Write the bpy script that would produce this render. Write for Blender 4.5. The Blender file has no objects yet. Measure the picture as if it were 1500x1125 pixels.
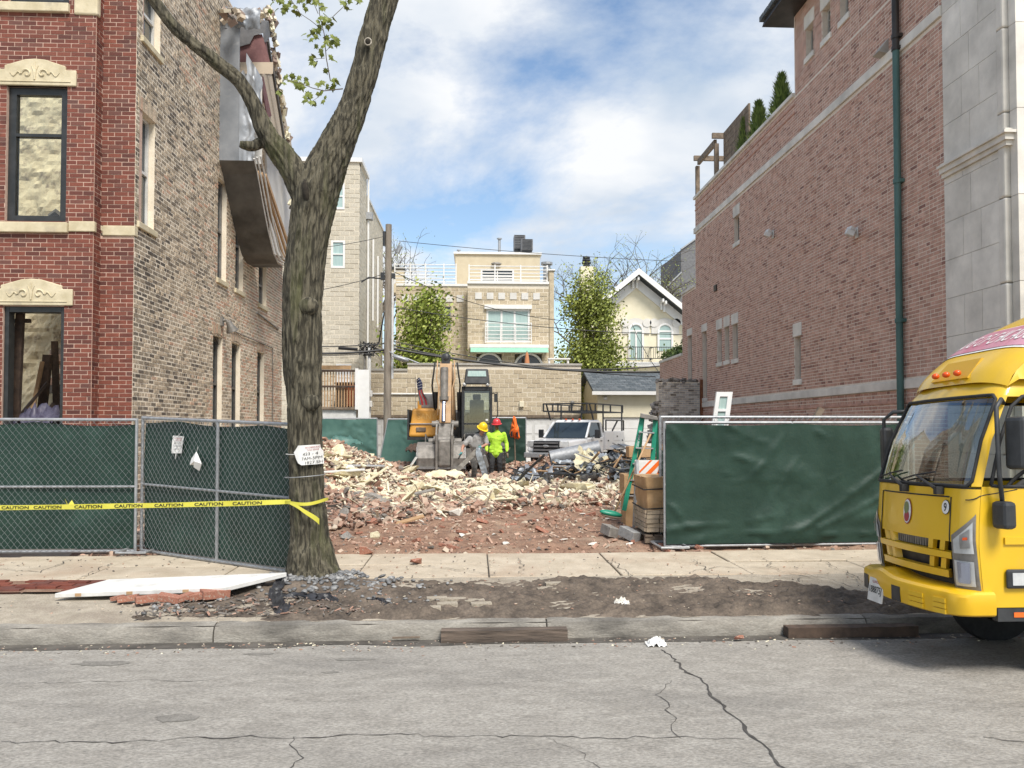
import bpy, bmesh, math, random
import numpy as np
from mathutils import Vector, Matrix, Euler, noise
R = math.radians
rnd = random.Random(7)
scene = bpy.context.scene
COL = scene.collection
# ------------------------------------------------------------------ camera
F = 1127.0; YAW = R(2.743); PITCH = R(1.5); CZ = 1.88
SH = .05723 - math.tan(PITCH)
cd = bpy.data.cameras.new('camera'); cam = bpy.data.objects.new('camera', cd); COL.objects.link(cam)
cd.sensor_width = 36; cd.lens = 36 * F / 1500; cd.shift_y = SH * F / 1500
cd.clip_start = .1; cd.clip_end = 3000
cam.location = (0, 0, CZ); cam.rotation_euler = (R(90) + PITCH, 0, -YAW)
scene.camera = cam
# ------------------------------------------------------------------ light
SUN_EL, SUN_AZ = R(54), R(156)          # azimuth clockwise from +Y: behind the viewer, to the right
world = bpy.data.worlds.new('World'); scene.world = world; world.use_nodes = True
nt = world.node_tree; nt.nodes.clear()
def wn(t, **k):
    n = nt.nodes.new(t)
    for a, b in k.items(): setattr(n, a, b)
    return n
def L(a, b): nt.links.new(a, b)
sky = wn('ShaderNodeTexSky', sky_type='NISHITA', sun_disc=False, sun_elevation=SUN_EL, sun_rotation=SUN_AZ)
sky.air_density = 1.2; sky.dust_density = .3; sky.ozone_density = 2.0
tc = wn('ShaderNodeTexCoord'); sp = wn('ShaderNodeSeparateXYZ'); L(tc.outputs['Generated'], sp.inputs[0])
den = wn('ShaderNodeMath', operation='ADD'); L(sp.outputs['Z'], den.inputs[0]); den.inputs[1].default_value = .22
den2 = wn('ShaderNodeMath', operation='MAXIMUM'); L(den.outputs[0], den2.inputs[0]); den2.inputs[1].default_value = .08
dx = wn('ShaderNodeMath', operation='DIVIDE'); L(sp.outputs['X'], dx.inputs[0]); L(den2.outputs[0], dx.inputs[1])
dy = wn('ShaderNodeMath', operation='DIVIDE'); L(sp.outputs['Y'], dy.inputs[0]); L(den2.outputs[0], dy.inputs[1])
cb = wn('ShaderNodeCombineXYZ'); L(dx.outputs[0], cb.inputs[0]); L(dy.outputs[0], cb.inputs[1])
def wnoise(sc, det, rough, off, dist=0):
    m = wn('ShaderNodeMapping'); L(cb.outputs[0], m.inputs[0]); m.inputs['Location'].default_value = off
    n = wn('ShaderNodeTexNoise'); L(m.outputs[0], n.inputs['Vector'])
    n.inputs['Scale'].default_value = sc; n.inputs['Detail'].default_value = det
    n.inputs['Roughness'].default_value = rough; n.inputs['Distortion'].default_value = dist
    return n
n1 = wnoise(.8, 10, .6, (7.7, 4.1, 0), .3)
r1 = wn('ShaderNodeValToRGB'); L(n1.outputs['Fac'], r1.inputs[0])
r1.color_ramp.elements[0].position = .435; r1.color_ramp.elements[0].color = (0, 0, 0, 1)
r1.color_ramp.elements[1].position = .55; r1.color_ramp.elements[1].color = (1, 1, 1, 1)
n2 = wnoise(1.5, 7, .5, (8.0, 2.2, 4), .2)
r2 = wn('ShaderNodeValToRGB'); L(n2.outputs['Fac'], r2.inputs[0])
e = r2.color_ramp.elements
e[0].position = .36; e[0].color = (.5, .595, .72, 1); e[1].position = .56; e[1].color = (.87, .885, .905, 1)
vm = wn('ShaderNodeVectorMath', operation='SCALE'); L(r2.outputs[0], vm.inputs[0]); vm.inputs['Scale'].default_value = 6.3
mx = wn('ShaderNodeMix', data_type='RGBA'); L(r1.outputs[0], mx.inputs['Factor'])
L(sky.outputs[0], mx.inputs[6]); L(vm.outputs[0], mx.inputs[7])
bg = wn('ShaderNodeBackground'); bg.inputs['Strength'].default_value = .1; L(mx.outputs[2], bg.inputs['Color'])
wo = wn('ShaderNodeOutputWorld'); L(bg.outputs[0], wo.inputs['Surface'])
sd = bpy.data.lights.new('sun', 'SUN'); so = bpy.data.objects.new('sun', sd); COL.objects.link(so)
sd.energy = 2.7; sd.angle = R(20); sd.color = (1, .95, .88)
so.rotation_euler = Vector((-math.sin(SUN_AZ) * math.cos(SUN_EL), -math.cos(SUN_AZ) * math.cos(SUN_EL), -math.sin(SUN_EL))).to_track_quat('-Z', 'Y').to_euler()
so.location = (10, -10, 30)
vs = scene.view_settings; vs.view_transform = 'Standard'; vs.look = 'None'; vs.gamma = 1; vs.exposure = .84
vs.use_curve_mapping = False
# ------------------------------------------------------------------ photo pixel -> place in the world
CR = cam.rotation_euler.to_matrix()
def pdir(px, py): return CR @ Vector(((px - 750) / F, (562.5 - py) / F + SH, -1))
def pt(px, py, Y):
    d = pdir(px, py); d = d * (Y / d.y); return Vector((d.x, d.y, d.z + CZ))
def ptX(px, py, X):
    d = pdir(px, py); d = d * (X / d.x); return Vector((d.x, d.y, d.z + CZ))
def ptZ(px, py, Z):
    d = pdir(px, py); d = d * ((Z - CZ) / d.z); return Vector((d.x, d.y, Z))
CRi = CR.transposed()
def proj(p):
    q = CRi @ (Vector(p) - Vector((0, 0, CZ)))
    if q.z > -.05: return (-9999, -9999, 1)
    return (750 + F * q.x / -q.z, 562.5 - F * (q.y / -q.z - SH), -q.z)
# ------------------------------------------------------------------ mesh builder
class MB:
    def __init__(s): s.v = []; s.f = []; s.m = []; s.r = []; s.mi = 0; s.a = 0.5
    def add(s, vs_, fs):
        o = len(s.v); s.v.extend(tuple(v) for v in vs_)
        for f in fs: s.f.append(tuple(o + i for i in f)); s.m.append(s.mi); s.r.append(s.a)
        return s
    def box(s, lo, hi):
        (a, b, c), (d, e_, f) = lo, hi
        return s.hexa([(a,b,c),(d,b,c),(d,e_,c),(a,e_,c),(a,b,f),(d,b,f),(d,e_,f),(a,e_,f)])
    def hexa(s, p): return s.add(p, [(3,2,1,0),(4,5,6,7),(0,1,5,4),(1,2,6,5),(2,3,7,6),(3,0,4,7)])
    def obox(s, c, size, rot=(0,0,0)):
        M = rot if isinstance(rot, Matrix) else Euler(rot).to_matrix(); c = Vector(c); x, y, z = [q / 2 for q in size]
        return s.hexa([c + M @ Vector(q) for q in ((-x,-y,-z),(x,-y,-z),(x,y,-z),(-x,y,-z),(-x,-y,z),(x,-y,z),(x,y,z),(-x,y,z))])
    def beam(s, p0, p1, w, h, up=(0,0,1)):
        p0 = Vector(p0); p1 = Vector(p1); d = (p1 - p0).normalized(); up = Vector(up)
        if abs(d.dot(up)) > .98: up = Vector((0, 1, 0))
        x = d.cross(up).normalized() * w / 2; y = x.cross(d).normalized() * h / 2
        return s.hexa([p0 - x - y, p0 + x - y, p1 + x - y, p1 - x - y, p0 - x + y, p0 + x + y, p1 + x + y, p1 - x + y])
    def tube(s, pts, rad, n=8, cap=True):
        pts = [Vector(p) for p in pts]
        if not hasattr(rad, '__len__'): rad = [rad] * len(pts)
        t0 = (pts[1] - pts[0]).normalized()
        x = t0.orthogonal().normalized(); vs_ = []
        for i, p in enumerate(pts):
            t = (pts[min(i + 1, len(pts) - 1)] - pts[max(i - 1, 0)]).normalized()
            x = (x - t * x.dot(t)).normalized(); y = t.cross(x)
            for k in range(n):
                a = 2 * math.pi * k / n; vs_.append(p + (x * math.cos(a) + y * math.sin(a)) * rad[i])
        fs = []
        for i in range(len(pts) - 1):
            for k in range(n):
                k2 = (k + 1) % n; fs.append((i*n+k, i*n+k2, (i+1)*n+k2, (i+1)*n+k))
        if cap: fs.append(tuple(range(n - 1, -1, -1))); o = (len(pts) - 1) * n; fs.append(tuple(o + k for k in range(n)))
        return s.add(vs_, fs)
    def cyl(s, p0, p1, r0, r1=None, n=12): return s.tube([p0, p1], [r0, r0 if r1 is None else r1], n)
    def ell(s, c, r, nu=12, nv=8, rot=(0,0,0)):
        M = rot if isinstance(rot, Matrix) else Euler(rot).to_matrix(); c = Vector(c)
        if not hasattr(r, '__len__'): r = (r, r, r)
        vs_ = [c + M @ Vector((0, 0, -r[2]))]
        for j in range(1, nv):
            ph = -math.pi / 2 + math.pi * j / nv
            for i in range(nu):
                th = 2 * math.pi * i / nu
                vs_.append(c + M @ Vector((r[0]*math.cos(ph)*math.cos(th), r[1]*math.cos(ph)*math.sin(th), r[2]*math.sin(ph))))
        vs_.append(c + M @ Vector((0, 0, r[2]))); fs = []; e_ = len(vs_) - 1
        for i in range(nu):
            i2 = (i + 1) % nu; fs.append((0, 1 + i2, 1 + i)); o = 1 + (nv - 2) * nu; fs.append((o + i, o + i2, e_))
            for j in range(nv - 2): a = 1 + j * nu; fs.append((a + i, a + i2, a + nu + i2, a + nu + i))
        return s.add(vs_, fs)
    def lathe(s, prof, c, n=16, axis=None):
        M = axis if axis is not None else Matrix.Identity(3); c = Vector(c); vs_ = []
        for r, z in prof:
            for k in range(n):
                a = 2 * math.pi * k / n; vs_.append(c + M @ Vector((r * math.cos(a), r * math.sin(a), z)))
        fs = [(i*n+k, i*n+(k+1)%n, (i+1)*n+(k+1)%n, (i+1)*n+k) for i in range(len(prof)-1) for k in range(n)]
        return s.add(vs_, fs)
    def prism(s, poly, fn, w0, w1):
        n = len(poly)
        vs_ = [fn(u, v, w0) for u, v in poly] + [fn(u, v, w1) for u, v in poly]
        fs = [tuple(range(n - 1, -1, -1)), tuple(range(n, 2 * n))] + [(i, (i+1) % n, n + (i+1) % n, n + i) for i in range(n)]
        return s.add(vs_, fs)
    def grid(s, fn, nu, nv):
        vs_ = [fn(i / nu, j / nv) for j in range(nv + 1) for i in range(nu + 1)]; w = nu + 1
        return s.add(vs_, [(j*w+i, j*w+i+1, (j+1)*w+i+1, (j+1)*w+i) for j in range(nv) for i in range(nu)])
    def mesh(s, name, mats):
        me = bpy.data.meshes.new(name); me.from_pydata(s.v, [], s.f)
        for m in (mats if isinstance(mats, (list, tuple)) else [mats]): me.materials.append(m)
        if any(s.m): me.polygons.foreach_set('material_index', s.m)
        a = me.attributes.new('rnd', 'FLOAT', 'FACE'); a.data.foreach_set('value', s.r)
        return me
    def build(s, name, mats, parent=None, smooth=False, bevel=0, fix=True, seg=2, **tg):
        me = s.mesh(name, mats)
        if fix:
            b = bmesh.new(); b.from_mesh(me); bmesh.ops.recalc_face_normals(b, faces=b.faces); b.to_mesh(me); b.free()
        return link(name, me, parent, smooth, bevel, seg, **tg)
def link(name, me, parent=None, smooth=False, bevel=0, seg=2, **tg):
    o = bpy.data.objects.new(name, me); COL.objects.link(o)
    if parent: o.parent = parent
    if smooth:
        me.polygons.foreach_set('use_smooth', [True] * len(me.polygons))
        if smooth is not True: 
            try: me.set_sharp_from_angle(angle=R(smooth))
            except Exception: pass
    if bevel:
        m = o.modifiers.new('bevel', 'BEVEL'); m.width = bevel; m.segments = seg; m.limit_method = 'ANGLE'; m.angle_limit = R(35)
    if tg: tag(o, **tg)
    return o
def tag(o, label=None, cat=None, group=None, kind=None):
    if label: o['label'] = label
    if cat: o['category'] = cat
    if group: o['group'] = group
    if kind: o['kind'] = kind
    return o
def thing(name, label, cat, loc=(0,0,0), rot=(0,0,0), group=None):
    o = bpy.data.objects.new(name, None); COL.objects.link(o); o.location = loc; o.rotation_euler = rot; o.empty_display_size = .2
    return tag(o, label, cat, group)
def B(lo, hi): return MB().box(lo, hi)
def nz(x, y, z=0., s=1.): return noise.noise(Vector((x * s, y * s, z)))
def fbm(x, y, z=0., s=1., o=4): return noise.fractal(Vector((x * s, y * s, z)), .9, 2.0, o)
# ------------------------------------------------------------------ materials
def mat(name, c1, c2=None, rough=.8, scale=6, bump=0., bscale=None, metal=0., spec=.5, detail=6, lo=.35, hi=.65, attr=None, coat=0, speck=0, sscale=160, c3w=.12,
        c3=None, s3=1.2, w3=.5, stretch=None, rrange=0, emit=None, trans=0, alpha=None):
    m = bpy.data.materials.new(name); m.use_nodes = True; t = m.node_tree; n = t.nodes; p = n['Principled BSDF']
    p.inputs['Roughness'].default_value = rough; p.inputs['Metallic'].default_value = metal; p.inputs['Specular IOR Level'].default_value = spec
    if coat: p.inputs['Coat Weight'].default_value = coat; p.inputs['Coat Roughness'].default_value = .08
    if trans: p.inputs['Transmission Weight'].default_value = trans
    c1 = tuple(c1) + (1,); c2 = tuple(c2) + (1,) if c2 else None
    co = n.new('ShaderNodeTexCoord'); src = co.outputs['Object']
    if stretch:
        mp = n.new('ShaderNodeMapping'); mp.inputs['Scale'].default_value = stretch; t.links.new(src, mp.inputs[0]); src = mp.outputs[0]
    col = None
    def nse(s, d=detail, ro=.6):
        q = n.new('ShaderNodeTexNoise'); q.inputs['Scale'].default_value = s; q.inputs['Detail'].default_value = d; q.inputs['Roughness'].default_value = ro
        t.links.new(src, q.inputs['Vector']); return q
    def ramp(inp, stops):
        r = n.new('ShaderNodeValToRGB'); t.links.new(inp, r.inputs[0]); el = r.color_ramp.elements
        while len(el) < len(stops): el.new(.5)
        for q, (ps, c) in zip(el, stops): q.position = ps; q.color = tuple(c[:3]) + (1,)
        return r.outputs[0]
    def mixc(f, a, b, bt='MIX'):
        x = n.new('ShaderNodeMix'); x.data_type = 'RGBA'; x.blend_type = bt
        if hasattr(f, 'default_value'): t.links.new(f, x.inputs['Factor'])
        else: x.inputs['Factor'].default_value = f
        for q, k in ((a, 6), (b, 7)):
            if hasattr(q, 'default_value'): t.links.new(q, x.inputs[k])
            else: x.inputs[k].default_value = q
        return x.outputs[2]
    n1_ = None
    if attr:                                    # colours picked by the per-piece value 'rnd'
        at = n.new('ShaderNodeAttribute'); at.attribute_name = 'rnd'
        col = ramp(at.outputs['Fac'], attr)
        n1_ = nse(scale)
        dk = ramp(n1_.outputs['Fac'], [(.3, (.72, .72, .72)), (.7, (1.18, 1.18, 1.18))])
        col = mixc(1., col, dk, 'MULTIPLY')
    elif c2:
        n1_ = nse(scale); col = ramp(n1_.outputs['Fac'], [(lo, c1), (hi, c2)])
    if c3:
        q = nse(s3, 5); f = ramp(q.outputs['Fac'], [(w3, (0, 0, 0)), (min(w3 + c3w, 1), (1, 1, 1))])
        col = mixc(f, col if col else c1, tuple(c3) + (1,))
    if speck:
        q = nse(sscale, 3, .7); f = ramp(q.outputs['Fac'], [(.3, (1 - speck,) * 3), (.7, (1 + speck * .8,) * 3)]); col = mixc(1., col if col else c1, f, 'MULTIPLY')
    if col: t.links.new(col, p.inputs['Base Color'])
    else: p.inputs['Base Color'].default_value = c1
    if rrange and n1_:
        mr = n.new('ShaderNodeMapRange'); mr.inputs[3].default_value = rough - rrange; mr.inputs[4].default_value = rough + rrange
        t.links.new(n1_.outputs['Fac'], mr.inputs[0]); t.links.new(mr.outputs[0], p.inputs['Roughness'])
    if bump:
        q = nse(bscale or scale * 3, 8, .65); bp = n.new('ShaderNodeBump'); bp.inputs['Strength'].default_value = bump; bp.inputs['Distance'].default_value = .02
        t.links.new(q.outputs['Fac'], bp.inputs['Height']); t.links.new(bp.outputs[0], p.inputs['Normal'])
    if emit: p.inputs['Emission Color'].default_value = tuple(emit[:3]) + (1,); p.inputs['Emission Strength'].default_value = emit[3]
    return m
def clear_glass(name, tint=(.8, .88, .86), refl=1.):
    m = bpy.data.materials.new(name); m.use_nodes = True; t = m.node_tree; n = t.nodes; n.clear()
    o = n.new('ShaderNodeOutputMaterial'); tr = n.new('ShaderNodeBsdfTransparent'); tr.inputs[0].default_value = tint + (1,)
    gl = n.new('ShaderNodeBsdfGlossy'); gl.inputs['Roughness'].default_value = .02
    fr = n.new('ShaderNodeFresnel'); fr.inputs[0].default_value = 1.6
    ml = n.new('ShaderNodeMath'); ml.operation = 'MULTIPLY_ADD'; ml.inputs[1].default_value = refl; ml.inputs[2].default_value = .03; ml.use_clamp = True
    mxs = n.new('ShaderNodeMixShader'); t.links.new(fr.outputs[0], ml.inputs[0]); t.links.new(ml.outputs[0], mxs.inputs[0])
    t.links.new(tr.outputs[0], mxs.inputs[1]); t.links.new(gl.outputs[0], mxs.inputs[2]); t.links.new(mxs.outputs[0], o.inputs[0])
    return m
M = {}
M['glass'] = mat('window_glass', (.03, .04, .045), rough=.04, spec=.8)
M['glass_teal'] = mat('curtained_glass', (.33, .46, .44), (.42, .54, .51), rough=.1, scale=3, spec=.8, stretch=(9, 9, .6))
M['cglass'] = clear_glass('clear_glass', (.72, .8, .78), 1.3)
M['tglass'] = clear_glass('windscreen_glass', (.62, .7, .68), 2.6)
M['wglass'] = clear_glass('old_window_glass', (.93, .94, .9), .35)
M['white'] = mat('white_paint', (.74, .73, .7), (.8, .79, .77), rough=.5, scale=3, bump=.05)
M['white_dirty'] = mat('dirty_white_paint', (.55, .54, .51), (.72, .71, .68), rough=.55, scale=5, bump=.1)
M['black'] = mat('black_frame_paint', (.018, .02, .02), (.035, .036, .036), rough=.4, scale=8)
M['rubber'] = mat('black_rubber', (.015, .015, .016), (.03, .03, .03), rough=.75, scale=20, bump=.1)
M['galv'] = mat('galvanised_steel', (.30, .31, .32), (.42, .43, .44), rough=.55, metal=.5, scale=14, bump=.05)
M['steel'] = mat('dull_steel', (.25, .25, .25), (.38, .37, .36), rough=.45, metal=.7, scale=10, bump=.1)
M['limestone'] = mat('cream_limestone', (.5, .43, .28), (.66, .58, .41), rough=.85, scale=4, bump=.25, bscale=18, c3=(.38, .33, .24), s3=2.5, w3=.6)
M['ashlar'] = mat('grey_ashlar', (.44, .42, .385), (.55, .53, .49), rough=.8, scale=1.4, bump=.1, bscale=40, attr=[(0, (.66, .625, .56)), (1, (.74, .705, .64))])
M['redbrick'] = mat('red_face_brick', (.2, .05, .04), rough=.75, scale=7, bump=.25, bscale=30, attr=[(0, (.095, .03, .022)), (.3, (.165, .045, .028)), (.75, (.215, .062, .037)), (1, (.13, .055, .043))])
M['redmortar'] = mat('pinkish_mortar', (.48, .33, .26), (.6, .43, .34), rough=.9, scale=20)
M['combrick'] = mat('common_brick', (.3, .2, .1), rough=.85, scale=9, bump=.45, bscale=25, attr=[(0, (.045, .037, .03)), (.25, (.135, .11, .085)), (.45, (.27, .22, .16)), (.7, (.45, .365, .26)), (.9, (.54, .44, .32)), (.96, (.55, .38, .27)), (1, (.5, .31, .21))])
M['commortar'] = mat('cream_mortar', (.72, .63, .49), (.82, .73, .59), rough=.95, scale=5, bump=.3, bscale=30)
M['pinkbrick'] = mat('rose_brick', (.3, .15, .12), rough=.85, scale=5, bump=.3, bscale=28, attr=[(0, (.26, .13, .105)), (.08, (.38, .205, .155)), (.25, (.48, .28, .215)), (.8, (.535, .32, .25)), (1, (.56, .36, .285))])
M['pinkmortar'] = mat('buff_mortar', (.66, .57, .48), (.76, .67, .57), rough=.95, scale=9, bump=.2)
M['block_tan'] = mat('tan_split_block', (.45, .36, .24), rough=.95, scale=6, bump=.6, bscale=9, attr=[(0, (.50, .415, .29)), (.5, (.54, .455, .32)), (1, (.58, .495, .355))])
M['block_grey'] = mat('cream_split_block', (.5, .45, .36), rough=.95, scale=6, bump=.6, bscale=9, attr=[(0, (.54, .49, .39)), (.5, (.57, .52, .42)), (1, (.60, .55, .45))])
M['blockmortar'] = mat('block_mortar', (.68, .61, .49), (.75, .68, .56), rough=.95, scale=8)
M['stucco'] = mat('beige_stucco', (.56, .48, .34), (.62, .54, .39), rough=.9, scale=3, bump=.15, bscale=60)
M['yellowpaint'] = mat('pale_yellow_render', (.72, .66, .49), (.78, .72, .55), rough=.85, scale=2.5, bump=.1, bscale=40)
M['greystucco'] = mat('dark_grey_stucco', (.13, .13, .135), (.19, .19, .195), rough=.9, scale=5, bump=.2, bscale=40)
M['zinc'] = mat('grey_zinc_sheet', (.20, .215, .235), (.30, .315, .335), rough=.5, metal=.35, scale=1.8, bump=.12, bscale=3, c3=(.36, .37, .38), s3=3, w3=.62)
M['zincdark'] = mat('dark_zinc_sheet', (.07, .066, .06), (.16, .15, .135), rough=.6, metal=.25, scale=1.6, bump=.15, bscale=3)  # much darker zinc, for soffit sheets, bent rail and arched window frames
M['plaster'] = mat('beige_drywall', (.5, .41, .31), (.56, .47, .36), rough=.9, scale=2, bump=.1)
M['drywall'] = mat('white_drywall', (.6, .58, .54), (.7, .68, .64), rough=.9, scale=2, bump=.1)
M['mauve'] = mat('mauve_board', (.16, .075, .075), (.23, .115, .11), rough=.85, scale=6, bump=.2)
M['wood'] = mat('raw_timber', (.36, .22, .11), (.48, .31, .17), rough=.8, scale=5, bump=.2, stretch=(1, 1, .15), bscale=20)
M['oldwood'] = mat('weathered_timber', (.12, .09, .065), (.24, .185, .135), rough=.9, scale=6, bump=.4, bscale=18)
M['baulk'] = mat('grainy_old_timber', (.06, .046, .036), (.2, .15, .115), rough=.9, scale=14, bump=.6, stretch=(.12, 1, 1), bscale=30, c3=(.05, .04, .033), s3=4, w3=.5, c3w=.2)
M['darkwood'] = mat('dark_timber', (.045, .03, .022), (.10, .065, .045), rough=.85, scale=7, bump=.3)
M['bark'] = mat('tree_bark', (.032, .028, .018), (.145, .128, .088), rough=.95, scale=34, bump=1., bscale=50, stretch=(1, 1, .13), lo=.42, hi=.6, c3=(.085, .09, .032), s3=4.5, w3=.52, c3w=.25)
M['twig'] = mat('twig_bark', (.09, .07, .05), (.14, .115, .085), rough=.95, scale=12)
M['leaf'] = mat('maple_leaf', (.10, .13, .02), (.19, .215, .035), rough=.55, scale=2.5, spec=.35)
M['leafy'] = mat('spring_foliage', (.1, .16, .02), rough=.6, scale=3, attr=[(0, (.14, .19, .022)), (.5, (.26, .32, .045)), (1, (.38, .43, .09))])
M['leafy_dull'] = mat('fresh_foliage', (.1, .16, .02), rough=.6, scale=3, attr=[(0, (.12, .15, .025)), (.5, (.25, .29, .05)), (1, (.37, .41, .09))])
M['conifer'] = mat('conifer_foliage', (.05, .09, .02), rough=.7, scale=4, attr=[(0, (.05, .09, .02)), (1, (.18, .25, .06))])
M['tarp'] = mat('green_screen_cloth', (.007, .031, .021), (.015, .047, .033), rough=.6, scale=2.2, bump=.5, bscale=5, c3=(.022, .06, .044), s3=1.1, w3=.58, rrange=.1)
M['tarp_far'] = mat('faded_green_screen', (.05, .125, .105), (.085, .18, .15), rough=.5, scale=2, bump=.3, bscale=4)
M['paper'] = mat('white_paper', (.7, .69, .66), (.78, .77, .74), rough=.7, scale=8, bump=.2)
M['ink'] = mat('black_ink', (.012, .012, .012), rough=.6)
M['redink'] = mat('red_ink', (.35, .05, .06), rough=.7)
M['tape'] = mat('yellow_plastic_tape', (.58, .53, .05), (.68, .63, .09), rough=.4, scale=4)
M['road'] = mat('worn_road_surface', (.27, .25, .218), (.355, .332, .293), rough=.92, scale=9, bump=.5, bscale=130, c3=(.195, .182, .162), s3=1.1, w3=.5, c3w=.3, detail=10, speck=.42, sscale=75, stretch=(.5, 1, 1))
M['stain'] = mat('oil_stain', (.17, .158, .138), (.25, .235, .208), rough=.88, scale=9, lo=.3, hi=.7, speck=.3, sscale=70)
M['crack'] = mat('tar_filled_crack', (.04, .036, .032), (.085, .078, .07), rough=.9, scale=9)
M['kerb'] = mat('kerb_concrete', (.22, .2, .17), (.36, .335, .29), rough=.92, scale=5, bump=.5, bscale=45, c3=(.12, .11, .095), s3=2.4, w3=.42, c3w=.25, speck=.25, sscale=70, detail=9, stretch=(.5, 1, 1.6))
M['gutter'] = mat('dirty_gutter', (.05, .044, .036), (.12, .107, .09), rough=.85, scale=4, bump=.3, bscale=40)
M['walk'] = mat('sidewalk_concrete', (.42, .355, .265), (.53, .455, .35), rough=.92, scale=3.5, bump=.35, bscale=45, c3=(.36, .255, .175), s3=.9, w3=.5, c3w=.3, speck=.16, sscale=60)
M['sand'] = mat('sandy_parkway', (.33, .285, .22), (.43, .375, .295), rough=.95, scale=7, bump=.6, bscale=60, c3=(.25, .205, .16), s3=2, w3=.52, c3w=.25, speck=.3, sscale=70)
M['mud'] = mat('dark_wet_mud', (.06, .046, .034), (.14, .108, .08), rough=.8, scale=5, bump=.6, bscale=22, c3=(.24, .19, .145), s3=1.6, w3=.52, c3w=.35, detail=9, speck=.3, sscale=40)
M['dirt'] = mat('red_brown_dirt', (.17, .098, .065), (.32, .195, .13), rough=.95, scale=5, bump=.8, bscale=30, c3=(.38, .29, .21), s3=1.3, w3=.5, c3w=.3, detail=10, speck=.35, sscale=45)
M['slate'] = mat('river_pebble', (.1, .11, .12), rough=.5, scale=20, attr=[(0, (.10, .10, .10)), (.6, (.2, .2, .198)), (1, (.33, .325, .31))])
M['rubble'] = mat('mixed_rubble', (.4, .3, .2), rough=.95, scale=7, bump=.5, bscale=30, attr=[(0, (.10, .088, .075)), (.14, (.23, .205, .18)), (.3, (.36, .21, .15)), (.5, (.47, .32, .24)), (.62, (.52, .44, .34)), (.8, (.70, .63, .48)), (1, (.82, .76, .56))])
M['creamstone'] = mat('cream_stone_rubble', (.60, .53, .35), (.80, .74, .53), rough=.95, scale=5, bump=.5, bscale=25)
M['palestone'] = mat('pale_plaster_rubble', (.58, .55, .48), (.78, .75, .68), rough=.95, scale=6, bump=.4, bscale=25)
M['oldbrick'] = mat('broken_brick', (.30, .115, .075), (.42, .2, .135), rough=.95, scale=8, bump=.5, bscale=30, c3=(.46, .38, .3), s3=5, w3=.56)
M['greystone'] = mat('grey_rubble', (.2, .185, .165), (.33, .31, .28), rough=.95, scale=6, bump=.5, bscale=25)
M['cinder'] = mat('cinder_block', (.24, .24, .235), (.34, .34, .33), rough=.95, scale=14, bump=.5, bscale=60)
M['sheet'] = mat('crumpled_grey_sheet', (.22, .25, .28), (.42, .46, .5), rough=.45, metal=.3, scale=4, bump=.3)
M['blackplastic'] = mat('black_plastic_scrap', (.015, .015, .017), (.05, .05, .055), rough=.4, scale=5, bump=.3)
M['yellow'] = mat('yellow_truck_paint', (.72, .44, .012), (.76, .475, .02), rough=.34, scale=1.5, spec=.5, coat=.45, c3=(.58, .37, .06), s3=2.2, w3=.55, c3w=.35, bump=.03, bscale=4, rrange=.1)
M['yellowbump'] = mat('yellow_bumper_paint', (.68, .40, .006), (.72, .43, .01), rough=.4, scale=3, coat=.3)
M['sany'] = mat('amber_machine_paint', (.60, .28, .035), (.68, .34, .06), rough=.45, scale=4, c3=(.5, .27, .09), s3=3, w3=.62)
M['boom'] = mat('dusty_tan_machine_paint', (.44, .27, .13), (.54, .37, .22), rough=.6, scale=5, c3=(.36, .27, .18), s3=3, w3=.55)
M['machgrey'] = mat('dusty_machine_grey', (.16, .15, .135), (.29, .27, .245), rough=.6, metal=.3, scale=6, bump=.2)
M['machblack'] = mat('machine_black', (.02, .022, .024), (.045, .047, .05), rough=.5, scale=6)
M['chrome'] = mat('polished_rod', (.5, .56, .72), rough=.18, metal=1)
M['skin'] = mat('skin', (.40, .21, .145), (.46, .25, .175), rough=.55, scale=12)
M['skin2'] = mat('skin_dark_brown', (.19, .10, .07), (.23, .125, .09), rough=.55, scale=12)  # darker brown skin tone of the worker in lime
M['tee'] = mat('grey_cotton', (.30, .295, .29), (.38, .375, .365), rough=.9, scale=9, bump=.4, bscale=18)
M['hivis'] = mat('lime_cotton', (.42, .74, .035), (.52, .82, .08), rough=.8, scale=7, bump=.4, bscale=16)
M['jean'] = mat('dark_work_trousers', (.025, .027, .03), (.06, .062, .066), rough=.9, scale=8, bump=.4)
M['greyjean'] = mat('grey_work_trousers', (.09, .088, .085), (.17, .165, .155), rough=.9, scale=8, bump=.4)
M['glove'] = mat('teal_glove', (.06, .24, .25), (.1, .32, .32), rough=.8, scale=10)
M['brownglove'] = mat('brown_glove', (.1, .06, .04), (.16, .1, .07), rough=.8, scale=10)
M['boot'] = mat('boot_leather', (.04, .03, .022), (.08, .06, .045), rough=.7, scale=10)
M['hatyellow'] = mat('yellow_hard_hat', (.82, .56, .015), rough=.3)
M['hatred'] = mat('red_hard_hat', (.62, .05, .06), rough=.3)
M['orange'] = mat('orange_hivis_cloth', (.85, .15, .02), (.95, .22, .035), rough=.8, scale=6, bump=.4)
M['greenladder'] = mat('green_fibreglass', (.01, .2, .12), (.02, .26, .16), rough=.4, scale=5)
M['alu'] = mat('aluminium', (.5, .5, .5), (.62, .62, .61), rough=.4, metal=.6, scale=8)
M['card'] = mat('kraft_paper_wrap', (.40, .245, .115), (.50, .325, .17), rough=.75, scale=5, bump=.4, bscale=7)
M['shingle'] = mat('slate_grey_shingle', (.08, .1, .11), rough=.9, scale=12, bump=.3, attr=[(0, (.075, .09, .10)), (1, (.14, .155, .165))])
M['polewood'] = mat('utility_pole_wood', (.17, .14, .11), (.30, .26, .21), rough=.95, scale=9, bump=.5, stretch=(1, 1, .1), bscale=20)
M['wire'] = mat('black_cable', (.012, .012, .013), rough=.6)
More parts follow.
